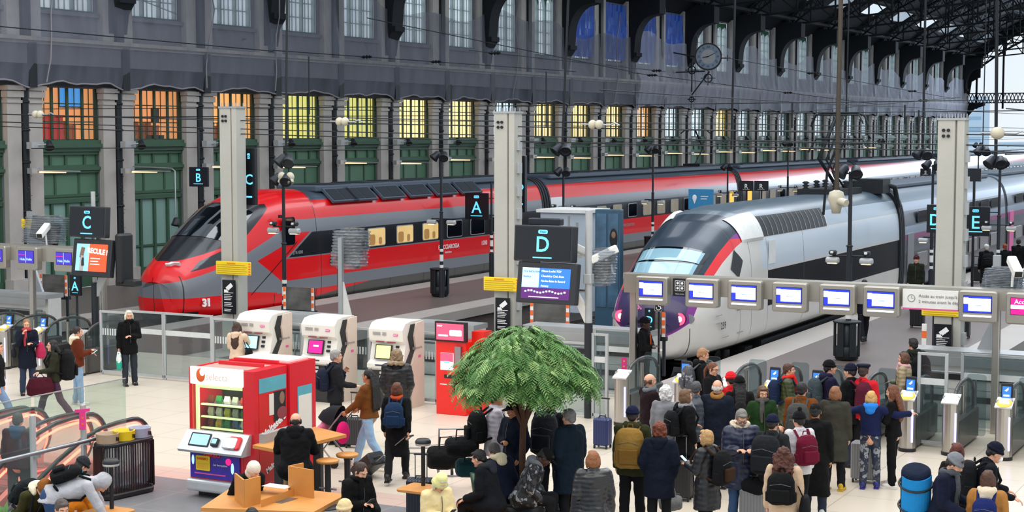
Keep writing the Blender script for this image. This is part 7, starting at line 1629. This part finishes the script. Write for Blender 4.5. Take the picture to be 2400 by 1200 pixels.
P('furhood',930,820,1.8,8,'person in a black coat with fur trimmed hood and jeans facing the third ticket machine',hair=('curly','8a7458'),top=('puffer','0e1014','puffer',.47),legs=('2c5a88','denim'),shoes='7a5030',fur='9a8468',face=False,girth=1.1,arms=('pocket','pocket'))
P('orangescarf',930,896,1.66,12,'woman with auburn hair, orange scarf and long black coat pulling a black suitcase',hair=('bob','5a2e1a'),top=('coat','0f1012','wool',.27),scarf='b8441c',face=False,arms=('pull','down'),pose='walk')
backpack('orangescarf','1c3656','blue backpack on the woman with the orange scarf',.3,.42,.18,accent='1c3656')
P('tableman',693,968,1.8,5,'man in black with a bald crown seated on a stool at the high table',hair=('bald','1c1614'),top=('jacket','101114','wool',.5),pose='perch',lean=10,arms=('table','table'),face=False,girth=1.15,legs=('8a7658','wool'),shoes='a8441c',hood='101114')
P('creamhood',595,1083,1.68,150,'person with a cream hood bent behind the wooden desk divider',hair=None,hat=('hoodup','e4dacc'),top=('jacket','101114','wool',.5),pose='sit',lean=30,face=False)
P('deskhead',590,1191,1.7,180,'person with black hair showing at the bottom edge below the desk',hair=('short','0c0c0e'),top=('jacket','1a1a1c','wool',.5),pose='sit')
P('phonewoman',846,1087,1.7,140,'woman in black with tied dark hair looking at her phone right of the desk',hair=('bun','33211a'),top=('coat','0c0c0e','wool',.4),pose='sit',arms=('phone','lap'),head=(0,22),scarf='0c0c0e',lean=8,girth=1.1); phone('phonewoman','R','phone in the hand of the seated woman in black')
P('creamcap',806,1170,1.7,200,'person in a cream knitted cap at the bottom edge beside the seated woman in black',hair=('bun','d8bc88'),hat=('beanie','d8c090'),top=('jacket','c8b890','wool',.5),pose='sit')
# --- around the tree
P('yellowhat',1031,1112,1.6,150,'person in a pale yellow hat and cream coat reading a phone at the bottom centre',hair=('bob','d8cfc0'),hat=('bucket','e8e29a'),top=('coat','e8d29c','wool',.4),pose='sit',arms=('phone','phone'),head=(0,25),lean=8,girth=1.1); phone('yellowhat','L','phone held by the person in the pale yellow hat')
P('greyjacket',1164,914,1.82,78,'young man in a pale grey jacket with black backpack standing left of the tree trunk',skin='m',hair=('short','0c0b0c'),top=('jacket','b0aab4','puffer',.45),arms=('phone','hold'))
backpack('greyjacket','0e1012','black backpack on the young man in the pale grey jacket',.36,.5,.26)
P('navyzip',1202,938,1.78,230,'person in a dark navy zipped jacket standing behind the tree trunk',skin='m',hair=('short','141216'),hat=('cap','10141e'),top=('jacket','10182a','wool',.42),arms=('fold','pocket'),head=(0,15))
P('chairman',1122,1055,1.76,295,'dark haired man in a black jacket seated on the left green chair',skin='l',hair=('short','141214'),top=('jacket','15181f','wool',.5),pose='sit',arms=('hold','hold'),lean=16,face=False,hood='30343c')
P('creamfur',1158,1040,1.7,330,'grey haired person in navy with a cream lined hood seated by the green chairs',hair=('short','4a4644'),top=('jacket','141b30','wool',.5),pose='sit',lean=22,face=False,hood='dccfae')
P('patternman',1278,1050,1.8,98,'man in a black cap and black and white patterned jacket seated bent over his phone',skin='d',hair=('short','0b0b0b'),hat=('cap','101012'),top=('puffer','18191c','camo',.5),pose='sit',lean=26,arms=('lap','lap'),head=(0,22),hood='6a6c70'); phone('patternman','R','phone in the hands of the man in the patterned jacket')
P('shinycoat',1390,1056,1.66,350,'woman with golden red hair in a shiny black padded jacket',hair=('bob','8e5a36'),top=('puffer','101217','shiny',.45),face=False,arms=('slack','slack'),girth=1.08)
P('navycoat',1333,958,1.8,318,'grey haired man in a long navy coat facing away right of the tree',hair=('short','7c7a7a'),top=('coat','10202e','wool',.33),face=False,girth=1.18,arms=('down','pocket'))
P('darkbehind',1292,925,1.8,20,'dark clothed person behind the grey haired man in navy, right of the tree',hair=('short','101012'),top=('jacket','15171c','wool',.45),face=False)
backpack('darkbehind','2c2f36','tall dark grey backpack on the person right of the tree',.4,.62,.26)
# --- crowd at the right gates
P('tanpack',1483,950,1.8,8,'man in a navy beanie and olive jacket with a tan backpack',hair=('short','2a2220'),hat=('beanie','131a3a'),top=('jacket','33361c','wool',.45),legs=('15161a','wool'),face=False,girth=1.08,hood='33361c')
backpack('tanpack','8a6a30','tan brown hiking backpack on the man in the olive jacket',.4,.58,.26,accent='7a5a24')
P('auburn',1547,990,1.66,10,'woman with curly auburn hair, maroon scarf and hooded navy parka',hair=('curly','6a3018'),top=('parka','10182a','wool',.36),scarf='5a1428',hood='10182a',face=False,girth=1.14,arms=('pocket','pocket'))
P('blackcoat',1608,912,1.72,60,'woman with short brown hair and pale scarf in a black coat facing right',hair=('bob','6a4c34'),top=('coat','0f1013','wool',.4),scarf='8a8a8e',girth=1.1,arms=('pocket','hold'))
backpack('blackcoat','14151a','small black backpack on the woman in the black coat',.3,.4,.18)
P('maroonman',1524,876,1.76,60,'balding man in a dark maroon jacket near the blue reader by the guard',hair=('bald','4a3628'),top=('jacket','24151a','wool',.43),scarf='6a7078',arms=('hold','hold'),legs=('14151a','wool'))
P('whitegrey',1562,905,1.68,20,'white haired person in a light grey coat with a dark shoulder bag',hair=('curly','d8d6d6'),top=('coat','7e8086','wool',.4),face=False); handbag('whitegrey','1c1c22','black shoulder bag on the white haired person in grey','R',.32,.3,.16,z=1.0,strap='long')
P('blondphone',1655,1007,1.64,300,'woman with a blond bob in a long black padded coat looking at her phone',hair=('bob','b08a58'),top=('puffer','14161c','puffer',.33),arms=('phone','phone'),girth=1.08); phone('blondphone','L','phone in the hands of the woman with the blond bob')
backpack('blondphone','121316','black backpack with orange trim on the woman with the blond bob',.34,.48,.2,accent='3a2416')
P('guard',1513,742,1.84,110,'security guard in black with beanie and orange stripes standing by the white train nose',skin='d',hair=('short','0b0b0b'),hat=('beanie','1a1420'),top=('jacket','101114','wool',.5),arms=('fold','fold'),legs=('101114','wool'))
_D = PEOPLE['guard']; q = MB(cloth('e0521c')); q.tube([tuple(_D['up'](.07,.15,1.42)),tuple(_D['up'](.06,.16,1.2))],.012,6); q.build('orange_trim', _D['r'])
P('camoback',1648,817,1.8,75,'young man with cropped hair in a black jacket and patterned backpack at the gates',hair=('short','a07450'),top=('jacket','0e0f12','wool',.46),head=(0,18),hood='0e0f12')
backpack('camoback','4a4a50','black and white patterned backpack on the young man with cropped hair',.34,.48,.22,kind='camo')
P('glasseswoman',1672,850,1.68,125,'woman with a ponytail and glasses in a black jacket holding papers at the gates',hair=('pony','6a3c24'),top=('jacket','121318','wool',.46),arms=('phone','phone'),glasses=True,head=(0,12))
P('darkgrey',1632,893,1.74,10,'person with dark grey hair in a slate blue jacket in the queue',hair=('short','48484c'),top=('puffer','3a424e','puffer',.44),face=False)
P('balding',1682,890,1.78,12,'balding white haired man in a navy coat with tan collar',hair=('bald','c8c4c0'),top=('coat','151c2c','wool',.36),scarf='9a6a34',face=False,girth=1.15)
P('redvest',1733,880,1.7,350,'person in a black beanie with long dark hair and a red sleeveless top',hair=('long','141214'),hat=('beanie','101012'),top=('jacket','161416','wool',.5),face=False)
P('redcap',1712,870,1.72,340,'person in a bright red cap behind the one with the black beanie',hair=('short','22181a'),hat=('beanie','d8202a'),top=('jacket','c01c24','wool',.5),face=False)
P('greenwoman',1788,905,1.68,165,'woman in a green cardigan with patterned scarf and tan bag facing the camera',hair=('bob','5a4028'),top=('jacket','22401e','wool',.42),scarf='5c5a58',arms=('pocket','hold'),head=(0,14)); handbag('greenwoman','8a4c1e','tan leather bag on the woman in the green cardigan','R',.26,.2,.12,z=1.0,strap='long')
P('parkaman',1738,962,1.78,168,'man with grey beard and glasses in a navy parka looking down at his hands',hair=('short','75706c'),beard='8a8682',glasses=True,top=('parka','101a38','puffer',.36),legs=('2c4c74','denim'),arms=('phone','phone'),head=(0,32),fur='c8b8a0',girth=1.14)
P('redscarf',1850,852,1.68,88,'person with brown hair, bright red scarf and olive jacket facing right',hair=('short','4a2a1a'),top=('puffer','384022','puffer',.4),scarf='d0281e',arms=('hold','pocket'))
backpack('redscarf','1c2a48','navy blue backpack on the person with the red scarf',.32,.44,.2)
P('brownjacket',1880,895,1.8,12,'man with dark hair in a brown jacket carrying a grey backpack',hair=('short','1c1614'),top=('jacket','7a4216','wool',.44),face=False,girth=1.08)
backpack('brownjacket','4c4e4c','grey backpack on the man in the brown jacket',.34,.5,.2)
P('navybeanie',1812,969,1.74,20,'person in a navy beanie and dark grey jacket with a large grey backpack',hair=('short','2a2422'),hat=('beanie','141a36'),top=('jacket','26292c','wool',.42),face=False)
backpack('navybeanie','1e2126','large charcoal backpack on the person in the navy beanie',.4,.56,.26)
P('whitejacket',1872,962,1.7,330,'person in a black bobble hat and white jacket with burgundy backpack',hair=('short','1a1616'),hat=('pom','121216'),top=('puffer','cfccd0','wool',.47),legs=('16171c','wool'),shoes='e8e8ea',face=False)
backpack('whitejacket','6e1230','burgundy backpack on the person in the white jacket',.32,.44,.2)
P('curlylong',1838,1047,1.66,8,'woman with long curly auburn hair and beige coat at the bottom edge',hair=('longcurly','4a2012'),top=('coat','c8ac90','wool',.38),face=False)
backpack('curlylong','101113','black backpack on the woman with long curly hair',.34,.42,.18); handbag('curlylong','16171b','black shoulder bag beside the woman with long curly hair','R',.34,.38,.14,z=.85,strap='long')
P('longblack',1912,943,1.72,10,'person in a black cap and long black coat in the middle of the queue',skin='m',hair=('short','141214'),hat=('cap','141416'),top=('coat','0d0e10','wool',.2),face=False,legs=('18243c','denim'),shoes='d8d8d8',girth=1.1)
P('wooltail',1958,905,1.7,15,'person in a long olive grey wool coat with yellow boots',hair=('bob','8a5a3a'),top=('coat','3f3e36','wool',.3),face=False,shoes='c8a020',girth=1.15)
P('purplejacket',1946,843,1.78,70,'man in a black beanie and purple navy jacket holding a sheet of paper',hair=('short','1a1616'),hat=('beanie','0e0e12'),top=('jacket','221e3c','wool',.44),arms=('hold','phone'),hood='221e3c')
backpack('purplejacket','3e4a50','grey backpack on the man in the purple navy jacket',.34,.5,.22)
P('maroonpack',1992,851,1.78,300,'person in a navy beanie and black jacket with a maroon backpack facing left',hair=('short','2a2220'),hat=('beanie','12162c'),top=('jacket','101218','wool',.42),arms=('phone','hold'),legs=('18203a','denim'))
backpack('maroonpack','5c1c30','maroon backpack on the person in the navy beanie facing left',.34,.52,.24)
P('officer',2024,852,1.78,10,'railway officer in a red jacket and dark cap with a red band',hair=('short','3a2a22'),hat=('kepi','14182c'),top=('jacket','c81e2a','wool',.48),face=False)
_D = PEOPLE['officer']; q = MB('mark_white'); text(q,'SNCF',.09,MX(_D['up'](0,-.165,1.3))@Matrix.Rotation(PI,4,'Z')@Matrix.Rotation(PI/2,4,'X'),'mark_white'); 
q.build('lettering', _D['r'])
P('huggingchild',2042,916,1.6,5,'blond child in a blue jacket and patterned leggings with arms spread to hug',hair=('bob','c89c5c'),top=('jacket','18214a','wool',.56),legs=('1c2740','camo'),shoes='2a2a7a',arms=('wide','wide'),hood='2a80d8',face=False)
P('longhair',2092,903,1.68,285,'girl with long brown hair in black clothes leaning into the hug',hair=('long','6a3c22'),top=('shirt','0d0d10','wool',.5),legs=('0e0e11','wool'),shoes='e0ddd6',arms=('hold','fold'),head=(0,12))
P('oliveparka',2140,792,1.82,330,'man in a dark olive parka with black backpack beyond the gates',hair=('short','22201e'),top=('parka','22281e','puffer',.4),face=False,girth=1.12,hood='22281e')
backpack('oliveparka','14161a','black backpack on the man in the olive parka',.36,.5,.24)
P('beigepuffer',2118,826,1.66,285,'woman in a beige padded jacket and pink scarf walking left beyond the gates',hair=('bob','5a3a28'),top=('puffer','9a8a6c','puffer',.44),scarf='d8a8a8',arms=('hold','slack')); handbag('beigepuffer','3a7a68','green bag behind the woman in the beige padded jacket','L',.36,.3,.14,name='shopping_bag')
# --- bottom right
P('bluebag',2238,1064,1.8,108,'man in a grey beanie and navy jacket carrying a big blue holdall on his back',hair=('short','2c2420'),hat=('beanie','74787e'),beard='4a3a30',top=('puffer','121830','wool',.42),scarf='54585e',arms=('hold','hold'),head=(0,22),lean=8,girth=1.1)
_D = PEOPLE['bluebag']; r = local_thing(_D,'duffel_bag','large bright blue and navy holdall on the back of the man in the grey beanie','bag',_D['up'](0,-.36,1.1)); r.scale=(1.1,1.1,1.1); r.rotation_euler.rotate_axis('Y', .35)
q = MB(cloth('101c34')); q.smooth=True; q.loft([[(.17*sc*math.cos(t)*(1),.17*sc*math.sin(t),z) for t in [2*PI*i/20 for i in range(20)]] for z,sc in ((-.36,.75),(-.33,1.0),(.33,1.0),(.36,.75))]); remesh(q.build('main_bag', r),.014,_cl,.02,2)
q = MB(cloth('1e86cc')); q.loft([[(.182*math.cos(t),.182*math.sin(t),z) for t in [R(-38+140*i/12) for i in range(13)]]+[(.14*math.cos(t),.14*math.sin(t),z) for t in [R(102-140*i/12) for i in range(13)]] for z in (-.3,.3)]); q.build('blue_panel', r)
for z in (-.15,.15): MB('black').tube([(.188*math.cos(t),.188*math.sin(t),z) for t in [2*PI*i/20 for i in range(20)]],.014,6,closed=True).build('strap', r)
D_ = PEOPLE['bluebag']; w_ = D_['M'] @ (D_['J']['L'][2]+D_['J']['L'][3]*.09); tag(MB('mark_white').lathe([(.0,-.05),(.032,-.05),(.042,.06),(.0,.06)],(0,0,0),16).build('paper_cup'),'white paper cup in the hand of the man in the grey beanie','cup').location = w_
P('maskman',2333,1038,1.78,80,'person in a navy beanie with a white face mask and dark jacket at the right',hair=('short','1a1616'),hat=('beanie','10142a'),top=('jacket','11141c','wool',.42),mask=True,head=(0,15),arms=('hold','hold'),lean=8)
backpack('maskman','15171c','black backpack on the person with the white face mask',.34,.5,.22)
P('redbrown',2243,1038,1.66,340,'person with red brown hair behind the man in the grey beanie',hair=('bob','5a2416'),top=('coat','1c1210','wool',.4),face=False)
P('camelcoat',2316,1102,1.62,8,'child with brown hair and cream hood in a camel coat at the bottom right',hair=('bob','4a2c1c'),top=('jacket','a8743a','wool',.45),hood='d8c8b0',face=False)
backpack('camelcoat','1c2a68','dark blue backpack on the child in the camel coat',.28,.38,.16)
# --- on the platforms
P('farcap',2312,571,1.8,350,'person in a white cap with dark backpack walking away on the far platform',hair=('short','c8c4c0'),hat=('cap','dedede'),top=('jacket','15171c','wool',.5),face=False,arms=('pull','down'))
backpack('farcap','1a1c20','dark backpack on the person with the white cap',.34,.46,.2)
P('farorange',2355,571,1.72,340,'person with orange hair in black on the far platform at the right',hair=('short','8a3a1c'),top=('jacket','101114','wool',.46),legs=('6a6870','wool'),face=False)
P('farolive',2148,598,1.78,190,'person with a maroon hat in an olive jacket left of the third pylon',hair=('short','4a1a20'),hat=('beanie','4a1822'),top=('jacket','24281c','wool',.46))
P('fardark',2388,560,1.8,10,'dark clothed person at the right edge on the far platform',hair=('short','121214'),top=('coat','0e0f12','wool',.4),face=False)
P('platdark',2026,655,1.74,350,'person in dark clothes walking away on the near platform behind the gantry',hair=('short','1a1614'),top=('jacket','111522','wool',.46),face=False,pose='walk')
P('smallgroup',2068,570,1.7,0,'small distant person in dark clothes beside the white train coaches',hair=('short','1a1614'),top=('jacket','1a1c24','wool',.46),face=False)
# --- luggage standing on the floor
v = PEOPLE['orangescarf']; w_ = v['M'] @ (v['J']['R'][2]); _g = onZ(838,1112); _d = w_-_g; suitcase(_g.x,_g.y,math.degrees(math.atan2(_d.y,_d.x))-90,'15171b','black suitcase pulled tilted by the woman with the orange scarf',.55,.36,.24,max(.3,_d.length-.66),tilt=-math.degrees(math.acos(_d.z/_d.length)),kind='soft')
suitcase(0,0,0,'1a2a5c','dark blue suitcase standing at the foot of the D display post',px=(1412,1050),h=.5,w=.3)
suitcase(0,0,10,'17191d','black suitcase behind the woman with the blond bob',px=(1592,1172),h=.6,w=.4)
suitcase(0,0,8,'7a7c80','silver grey suitcase at the bottom edge below the black duffel',px=(1768,1250),h=.6,w=.42,handle=0)
suitcase(0,0,0,'8a8c8e','silver suitcase behind the legs of the blond child',px=(2028,1130),h=.62,w=.46,handle=0)
suitcase(0,0,15,'c05a28','orange suitcase behind the yellow boots',px=(1972,1085),h=.55,w=.36)
suitcase(0,0,20,'1c2634','dark blue ribbed suitcase left of the pale yellow hat',px=(985,1215),h=.55,w=.4)
suitcase(0,0,0,'141518','black suitcase on the near platform right of the third pylon',px=(2258,792),h=.6,w=.36)
suitcase(0,0,0,'17181c','black suitcase on the near platform left of the third pylon',px=(2150,768),h=.62,w=.42)
suitcase(0,0,0,'15171b','dark suitcase beside the person in the white cap',px=(2288,662),h=.6,w=.4)
v = PEOPLE['greyman']; w_ = v['M'] @ v['J']['R'][2]; suitcase(w_.x+.05,w_.y-.1,10,'2a2c30','dark trolley suitcase in front of the grey haired man',.5,.34,.22,.45)
def duffel(px,py,z,l,rr,colr,lb,rz=0,name='duffel_bag'):
    p = onZ(px,py,z); r = thing(name,lb,'bag',(p.x,p.y,max(0,z-rr)),R(rz)); q = MB(cloth(colr)); q.smooth=True
    q.loft([[(x,rr*sc*math.cos(t),rr+rr*sc*math.sin(t)*.85) for t in [2*PI*i/16 for i in range(16)]] for x,sc in ((-l/2,.7),(-l/2+.04,.95),(0,1.05),(l/2-.04,.95),(l/2,.7))]); remesh(q.build('bag_body', r),.014,_cl,.04,2)
    MB(cloth(colr)).tube([(-l*.2,-rr*.5,rr*1.6),(-l*.15,0,rr*2.5),(l*.15,0,rr*2.5),(l*.2,-rr*.5,rr*1.6)],.012,6).build('handles', r); MB('zip').tube([(-l*.4,0,rr*1.92),(0,0,rr*1.98),(l*.4,0,rr*1.92)],.006,5).build('zip', r); return r
duffel(1780,1140,.7,.5,.15,'121317','black duffel lying on the silver grey suitcase',5)
duffel(1572,1178,.25,.34,.14,'6a6a6c','grey round bag with tan strap between the queue and the black suitcase',30)
# luggage trolley with its bags, left of the seated group
v = onZ(1065,1130); r = thing('luggage_trolley','metal luggage trolley loaded with black bags left of the green chairs','trolley',(v.x,v.y,0),R(35)); 
MB('steel').tube([(-.3,-.45,.2),(.3,-.45,.2),(.25,.5,.2),(-.25,.5,.2)],.018,6,closed=True).tube([(-.3,-.45,.2),(-.3,-.55,1.0),(.3,-.55,1.0),(.3,-.45,.2)],.018,6).cyl((-.3,-.52,.7),(.3,-.52,.7),.012,n=6).build('frame', r)
for x,y in ((-.28,-.4),(.28,-.4),(0,.45)): MB('rubber').cyl((x-.02,y,.07),(x+.02,y,.07),.07,n=16).build('wheel', r)
for (x,y,z,l,rr,c,lb) in ((1045,1075,.55,.6,.22,'0f1012','large black duffel on the luggage trolley, the lower one'),(1082,1050,.95,.5,.18,'111215','black bag on top of the luggage trolley'),(1100,1098,.6,.42,.17,'173f44','teal green bag standing beside the luggage trolley')): duffel(x,y,z,l,rr,c,lb,35).location.z = z-rr*.9
# second, empty trolleys behind
v = onZ(1000,1075); r = thing('luggage_trolley','empty metal luggage trolley behind the black round table lamp','trolley',(v.x,v.y,0),R(-60)); MB('steel').tube([(-.25,-.4,.15),(.25,-.4,.15),(.2,.4,.15),(-.2,.4,.15)],.016,6,closed=True).tube([(-.25,-.4,.15),(-.25,-.45,.95),(.25,-.45,.95),(.25,-.4,.15)],.016,6).build('frame', r); MB('rubber').cyl((-.02,.35,.05),(.02,.35,.05),.05,n=12).cyl((-.25,-.38,.05),(-.22,-.38,.05),.05,n=12).cyl((.25,-.38,.05),(.22,-.38,.05),.05,n=12).build('wheels', r)
# pushchair with a child in pink
D_ = PEOPLE['brownsweater']; w_ = (D_['J']['R'][2]+D_['J']['L'][2])/2; c_ = D_['M'] @ Vector((0,w_.y+.55,0)); r = thing('pushchair','dark pushchair with pink bag pushed by the woman in the brown sweater','pushchair',c_,D_['rz'])
MB('steel').tube([(-.22,-.45,.98),(-.22,.25,.15)],.014,6).tube([(.22,-.45,.98),(.22,.25,.15)],.014,6).tube([(-.22,.2,.6),(-.24,-.3,.1)],.014,6).tube([(.22,.2,.6),(.24,-.3,.1)],.014,6).cyl((-.22,-.45,.98),(.22,-.45,.98),.018,n=8).build('frame', r)
q = MB(cloth('1b1c22')); q.smooth=True; q.loft([[(x,y,z) for x in (-.2,-.07,.07,.2)]+[(x,y-.03,z-.04) for x in (.2,.07,-.07,-.2)] for y,z in ((-.28,.85),(-.2,.5),(.05,.42),(.3,.4),(.38,.2))]); q.build('seat', r)
q = MB(cloth('22242a')); q.smooth=True; q.loft([[(.22*math.cos(t),-.25+.42*math.sin(t)*math.sin(a),.72+.35*math.sin(t)*math.cos(a)) for t in [PI*i/12 for i in range(13)]] for a in (-.2,.3,.8,1.2)],False); q.build('canopy', r)
for x,y in ((-.24,-.3),(.24,-.3),(-.2,.3),(.2,.3)): MB('rubber').cyl((x-.02,y,.08),(x+.02,y,.08),.08,n=18).build('wheel', r)
w2 = D_['M'] @ Vector((-.15,w_.y+.12,.62)); r2 = thing('pink_bag','bright pink bag hanging on the pushchair handle','bag',w2,D_['rz']); q=MB(cloth('d81c70')); q.smooth=True; q.ell((0,0,0),(.16,.1,.2)); q.build('bag_body', r2)
w3 = D_['M'] @ Vector((0,w_.y+.6,.62)); r3 = thing('person','small child in a pink jacket and white hat sitting in the pushchair','person',w3,D_['rz']+.2); q = MB(skinm('p')); q.smooth=True; limb(q,[(0,0,-.05),(0,-.08,.12)],[.09,.06]); q.ell((0,-.08,.25),(.075,.085,.095)); q.ell((0,.01,.24),(.01,.012,.012)); limb(q,[(.09,-.05,.1),(.14,.1,-.02)],[.035,.022]); limb(q,[(-.09,-.05,.1),(-.14,.1,-.02)],[.035,.022]); limb(q,[(.06,0,-.08),(.08,.22,-.08),(.08,.26,-.25)],[.05,.045,.03]); limb(q,[(-.06,0,-.08),(-.08,.22,-.08),(-.08,.26,-.25)],[.05,.045,.03]); remesh(q.build('body', r3),.01)
q = MB(cloth('e88ab0')); q.smooth=True; limb(q,[(0,0,-.05),(0,-.07,.13)],[.125,.1]); limb(q,[(.09,-.05,.1),(.13,.08,.0)],[.055,.045]); limb(q,[(-.09,-.05,.1),(-.13,.08,.0)],[.055,.045]); remesh(q.build('jacket', r3),.012,_cl,.02); q = MB(cloth('16204a')); limb(q,[(.06,0,-.08),(.08,.22,-.08),(.08,.25,-.2)],[.07,.06,.05]); limb(q,[(-.06,0,-.08),(-.08,.22,-.08),(-.08,.25,-.2)],[.07,.06,.05]); remesh(q.build('trousers', r3),.012); MB(cloth('ece6de')).ell((0,-.09,.3),(.09,.1,.08)).build('hat', r3)
# paper held up in the queue
D_ = PEOPLE['purplejacket']; w_ = D_['M'] @ (D_['J']['L'][2]+D_['J']['L'][3]*.12); o = MB('mark_white').box((-.1,-.002,-.14),(.1,.002,.14)).build('paper_sheet'); tag(o,'white sheet of paper held by the man in the purple navy jacket','paper'); o.location = w_; o.rotation_euler=(.3,.2,D_['rz'])
# ================================================================== TREE, CHAIRS, BENCH
mat('bark','4e3322',.9,0,.35,12,.8,30); mat('leaf','4a7a34',.6,0,.45,5,sheen=.1); mat('leaf_pale','86a864',.6,0,.35,5)
tx,ty = onY(1224,900,20.7).x, 20.7
r = thing('indoor_tree','feathery green tree with slender brown trunk standing among the seats','tree',(tx,ty,0)); rnd = random.Random(11)
q = MB('bark'); q.tube([(0,0,0),(.02,0,.5),(-.01,.02,1.1),(.02,0,1.68)],[.07,.055,.05,.045],10); q.build('trunk', r)
zc, RX, RZ = 2.36, .9, .78; ends = []
for i in range(12):
    a_ = 2*PI*i/12+rnd.uniform(-.2,.2); rr_ = rnd.uniform(.5,.95); z_ = zc+rnd.uniform(.0,.75)*(1.2-rr_)
    p0 = Vector((.02,0,1.6+rnd.uniform(-.12,.1))); p3 = Vector((rr_*RX*.8*math.cos(a_),rr_*RX*.8*math.sin(a_),z_+.1)); p1 = p0.lerp(p3,.35)+Vector((0,0,.02)); p2 = p0.lerp(p3,.7)+Vector((0,0,.12))
    MB('bark').tube([p0,p1,p2,p3],[.035,.026,.018,.009],7).build('branch', r); ends.append((p1,p2,p3))
lf = MB('leaf'); 
for n_ in range(2600):
    a_ = rnd.uniform(0,2*PI); u_ = rnd.random()**.45; ph = rnd.uniform(-.03,1)
    rad_ = RX*u_*(1-.5*max(0,ph)**3)*(1+.13*math.sin(3*a_+1)+.08*math.sin(7*a_)); z_ = zc+RZ*ph*(1-.2*u_)-.10+.10*math.sin(5*a_+2)*u_ - .2*max(0,u_-.5)
    c = Vector((rad_*math.cos(a_),rad_*math.sin(a_),z_)); out = Vector((math.cos(a_),math.sin(a_),-.25-.5*u_+rnd.uniform(-.3,.4))).normalized()
    out.rotate(Euler((rnd.uniform(-.5,.5),rnd.uniform(-.5,.5),rnd.uniform(-.7,.7)))); L_ = rnd.uniform(.13,.25); side_ = out.cross(Vector((0,0,1))).normalized(); upv = side_.cross(out)
    lf.mat('leaf' if rnd.random()<.68 else 'leaf_pale'); nl = 8
    prev = c
    for j in range(nl):
        t = (j+.5)/nl; p = c+out*L_*t+Vector((0,0,-.12*L_*t*t*4)); w_ = L_*.3*math.sin(PI*(.12+.85*t))*rnd.uniform(.8,1.2)+.012
        for s in (-1,1):
            tip = p+side_*s*w_+out*w_*.5-upv*.02; lf.add([p,p+out*.02,tip+out*.014-upv*.01,tip],[(0,1,2,3)])
    lf.add([c-side_*.002,c+side_*.002,c+out*L_*.95+Vector((0,0,-.4*L_*.9)) +side_*.001,c+out*L_*.95+Vector((0,0,-.4*L_*.9))-side_*.001],[(0,1,2,3)])
lf.build('foliage', r)
v = onZ(8,1190,.7); r_ = thing('potted_plant','small leafy green plant at the lower left edge behind the dark backpack','plant',(v.x,v.y,0)); MB('pot' if 'pot' in MATS else mat('pot','3a3c3e',.5)).lathe([(0,0),(.14,0),(.18,.5),(0,.5)],(0,0,0),16).build('pot', r_); q = MB('leaf')
for i in range(26):
    a_ = i*2.4; d_ = Vector((math.cos(a_),math.sin(a_),.5+.5*rnd.random())); s_ = d_.cross(Vector((0,0,1))).normalized()*.035; p0 = Vector((0,0,.5)); p1_ = p0+d_*.16; p2_ = p0+d_*.3+Vector((0,0,-.06)); q.add([p0-s_*.3,p0+s_*.3,p1_+s_,p2_,p1_-s_],[(0,1,2,3,4)])
q.build('foliage', r_)
mat('pot','3a3c3e',.5); tag(MB('pot').lathe([(.09,0),(.3,0),(.36,.42),(.33,.42),(.32,.36),(.09,.36)],(0,0,0),24).build('planter'),'dark round planter holding the feathery tree','planter').location=(tx,ty,0)
mat('chair_green','1f4a34',.4,0,.06)
def green_chair(px,py,rz,lb):
    v = onZ(px,py,.62); r = thing('shell_chair', lb, 'chair', (v.x,v.y,0), R(rz)); rows=[]
    for i in range(9):
        t = i/8; z = .5+.38*t; w_ = .25*math.sqrt(max(.02,1-(max(0,t-.35)/.66)**2)) ; rows.append([( w_*math.sin(s*1.0)*1.15, -.2-.06*t+.12*(1-math.cos(s)), z) for s in [-1.1+2.2*j/12 for j in range(13)]])
    q = MB('chair_green'); q.smooth=True; q.loft([rr+[(x*.96,y+.03,z) for x,y,z in reversed(rr)] for rr in rows]); q.build('backrest', r)
    MB('chair_green').rbox((-.24,-.24,.44),(.24,.24,.5),.12).build('seat', r); MB('kiosk_black').cyl((0,0,.42),(0,0,.45),.12,n=16).cyl((0,0,.0),(0,0,.42),.03,n=10).build('support', r); return r
green_chair(1143,1150,-65,'dark green shell chair, the left one of the pair below the tree'); green_chair(1192,1130,-65,'dark green shell chair, the right one of the pair below the tree')
v = onZ(1180,1215,.4); r = thing('wooden_bench','wooden bench carrying the green shell chairs below the tree','bench',(v.x,v.y,0),R(25)); MB('wood').rbox((-1.0,-.3,.34),(.9,.3,.4),.03).build('seat', r); MB('mark_grey').box((-.9,-.25,0),(.8,.25,.34)).build('base', r); MB('wood').rbox((-1.05,-.3,.4),(-1.0,.3,.75),.02,axis=0).build('side_panel', r)
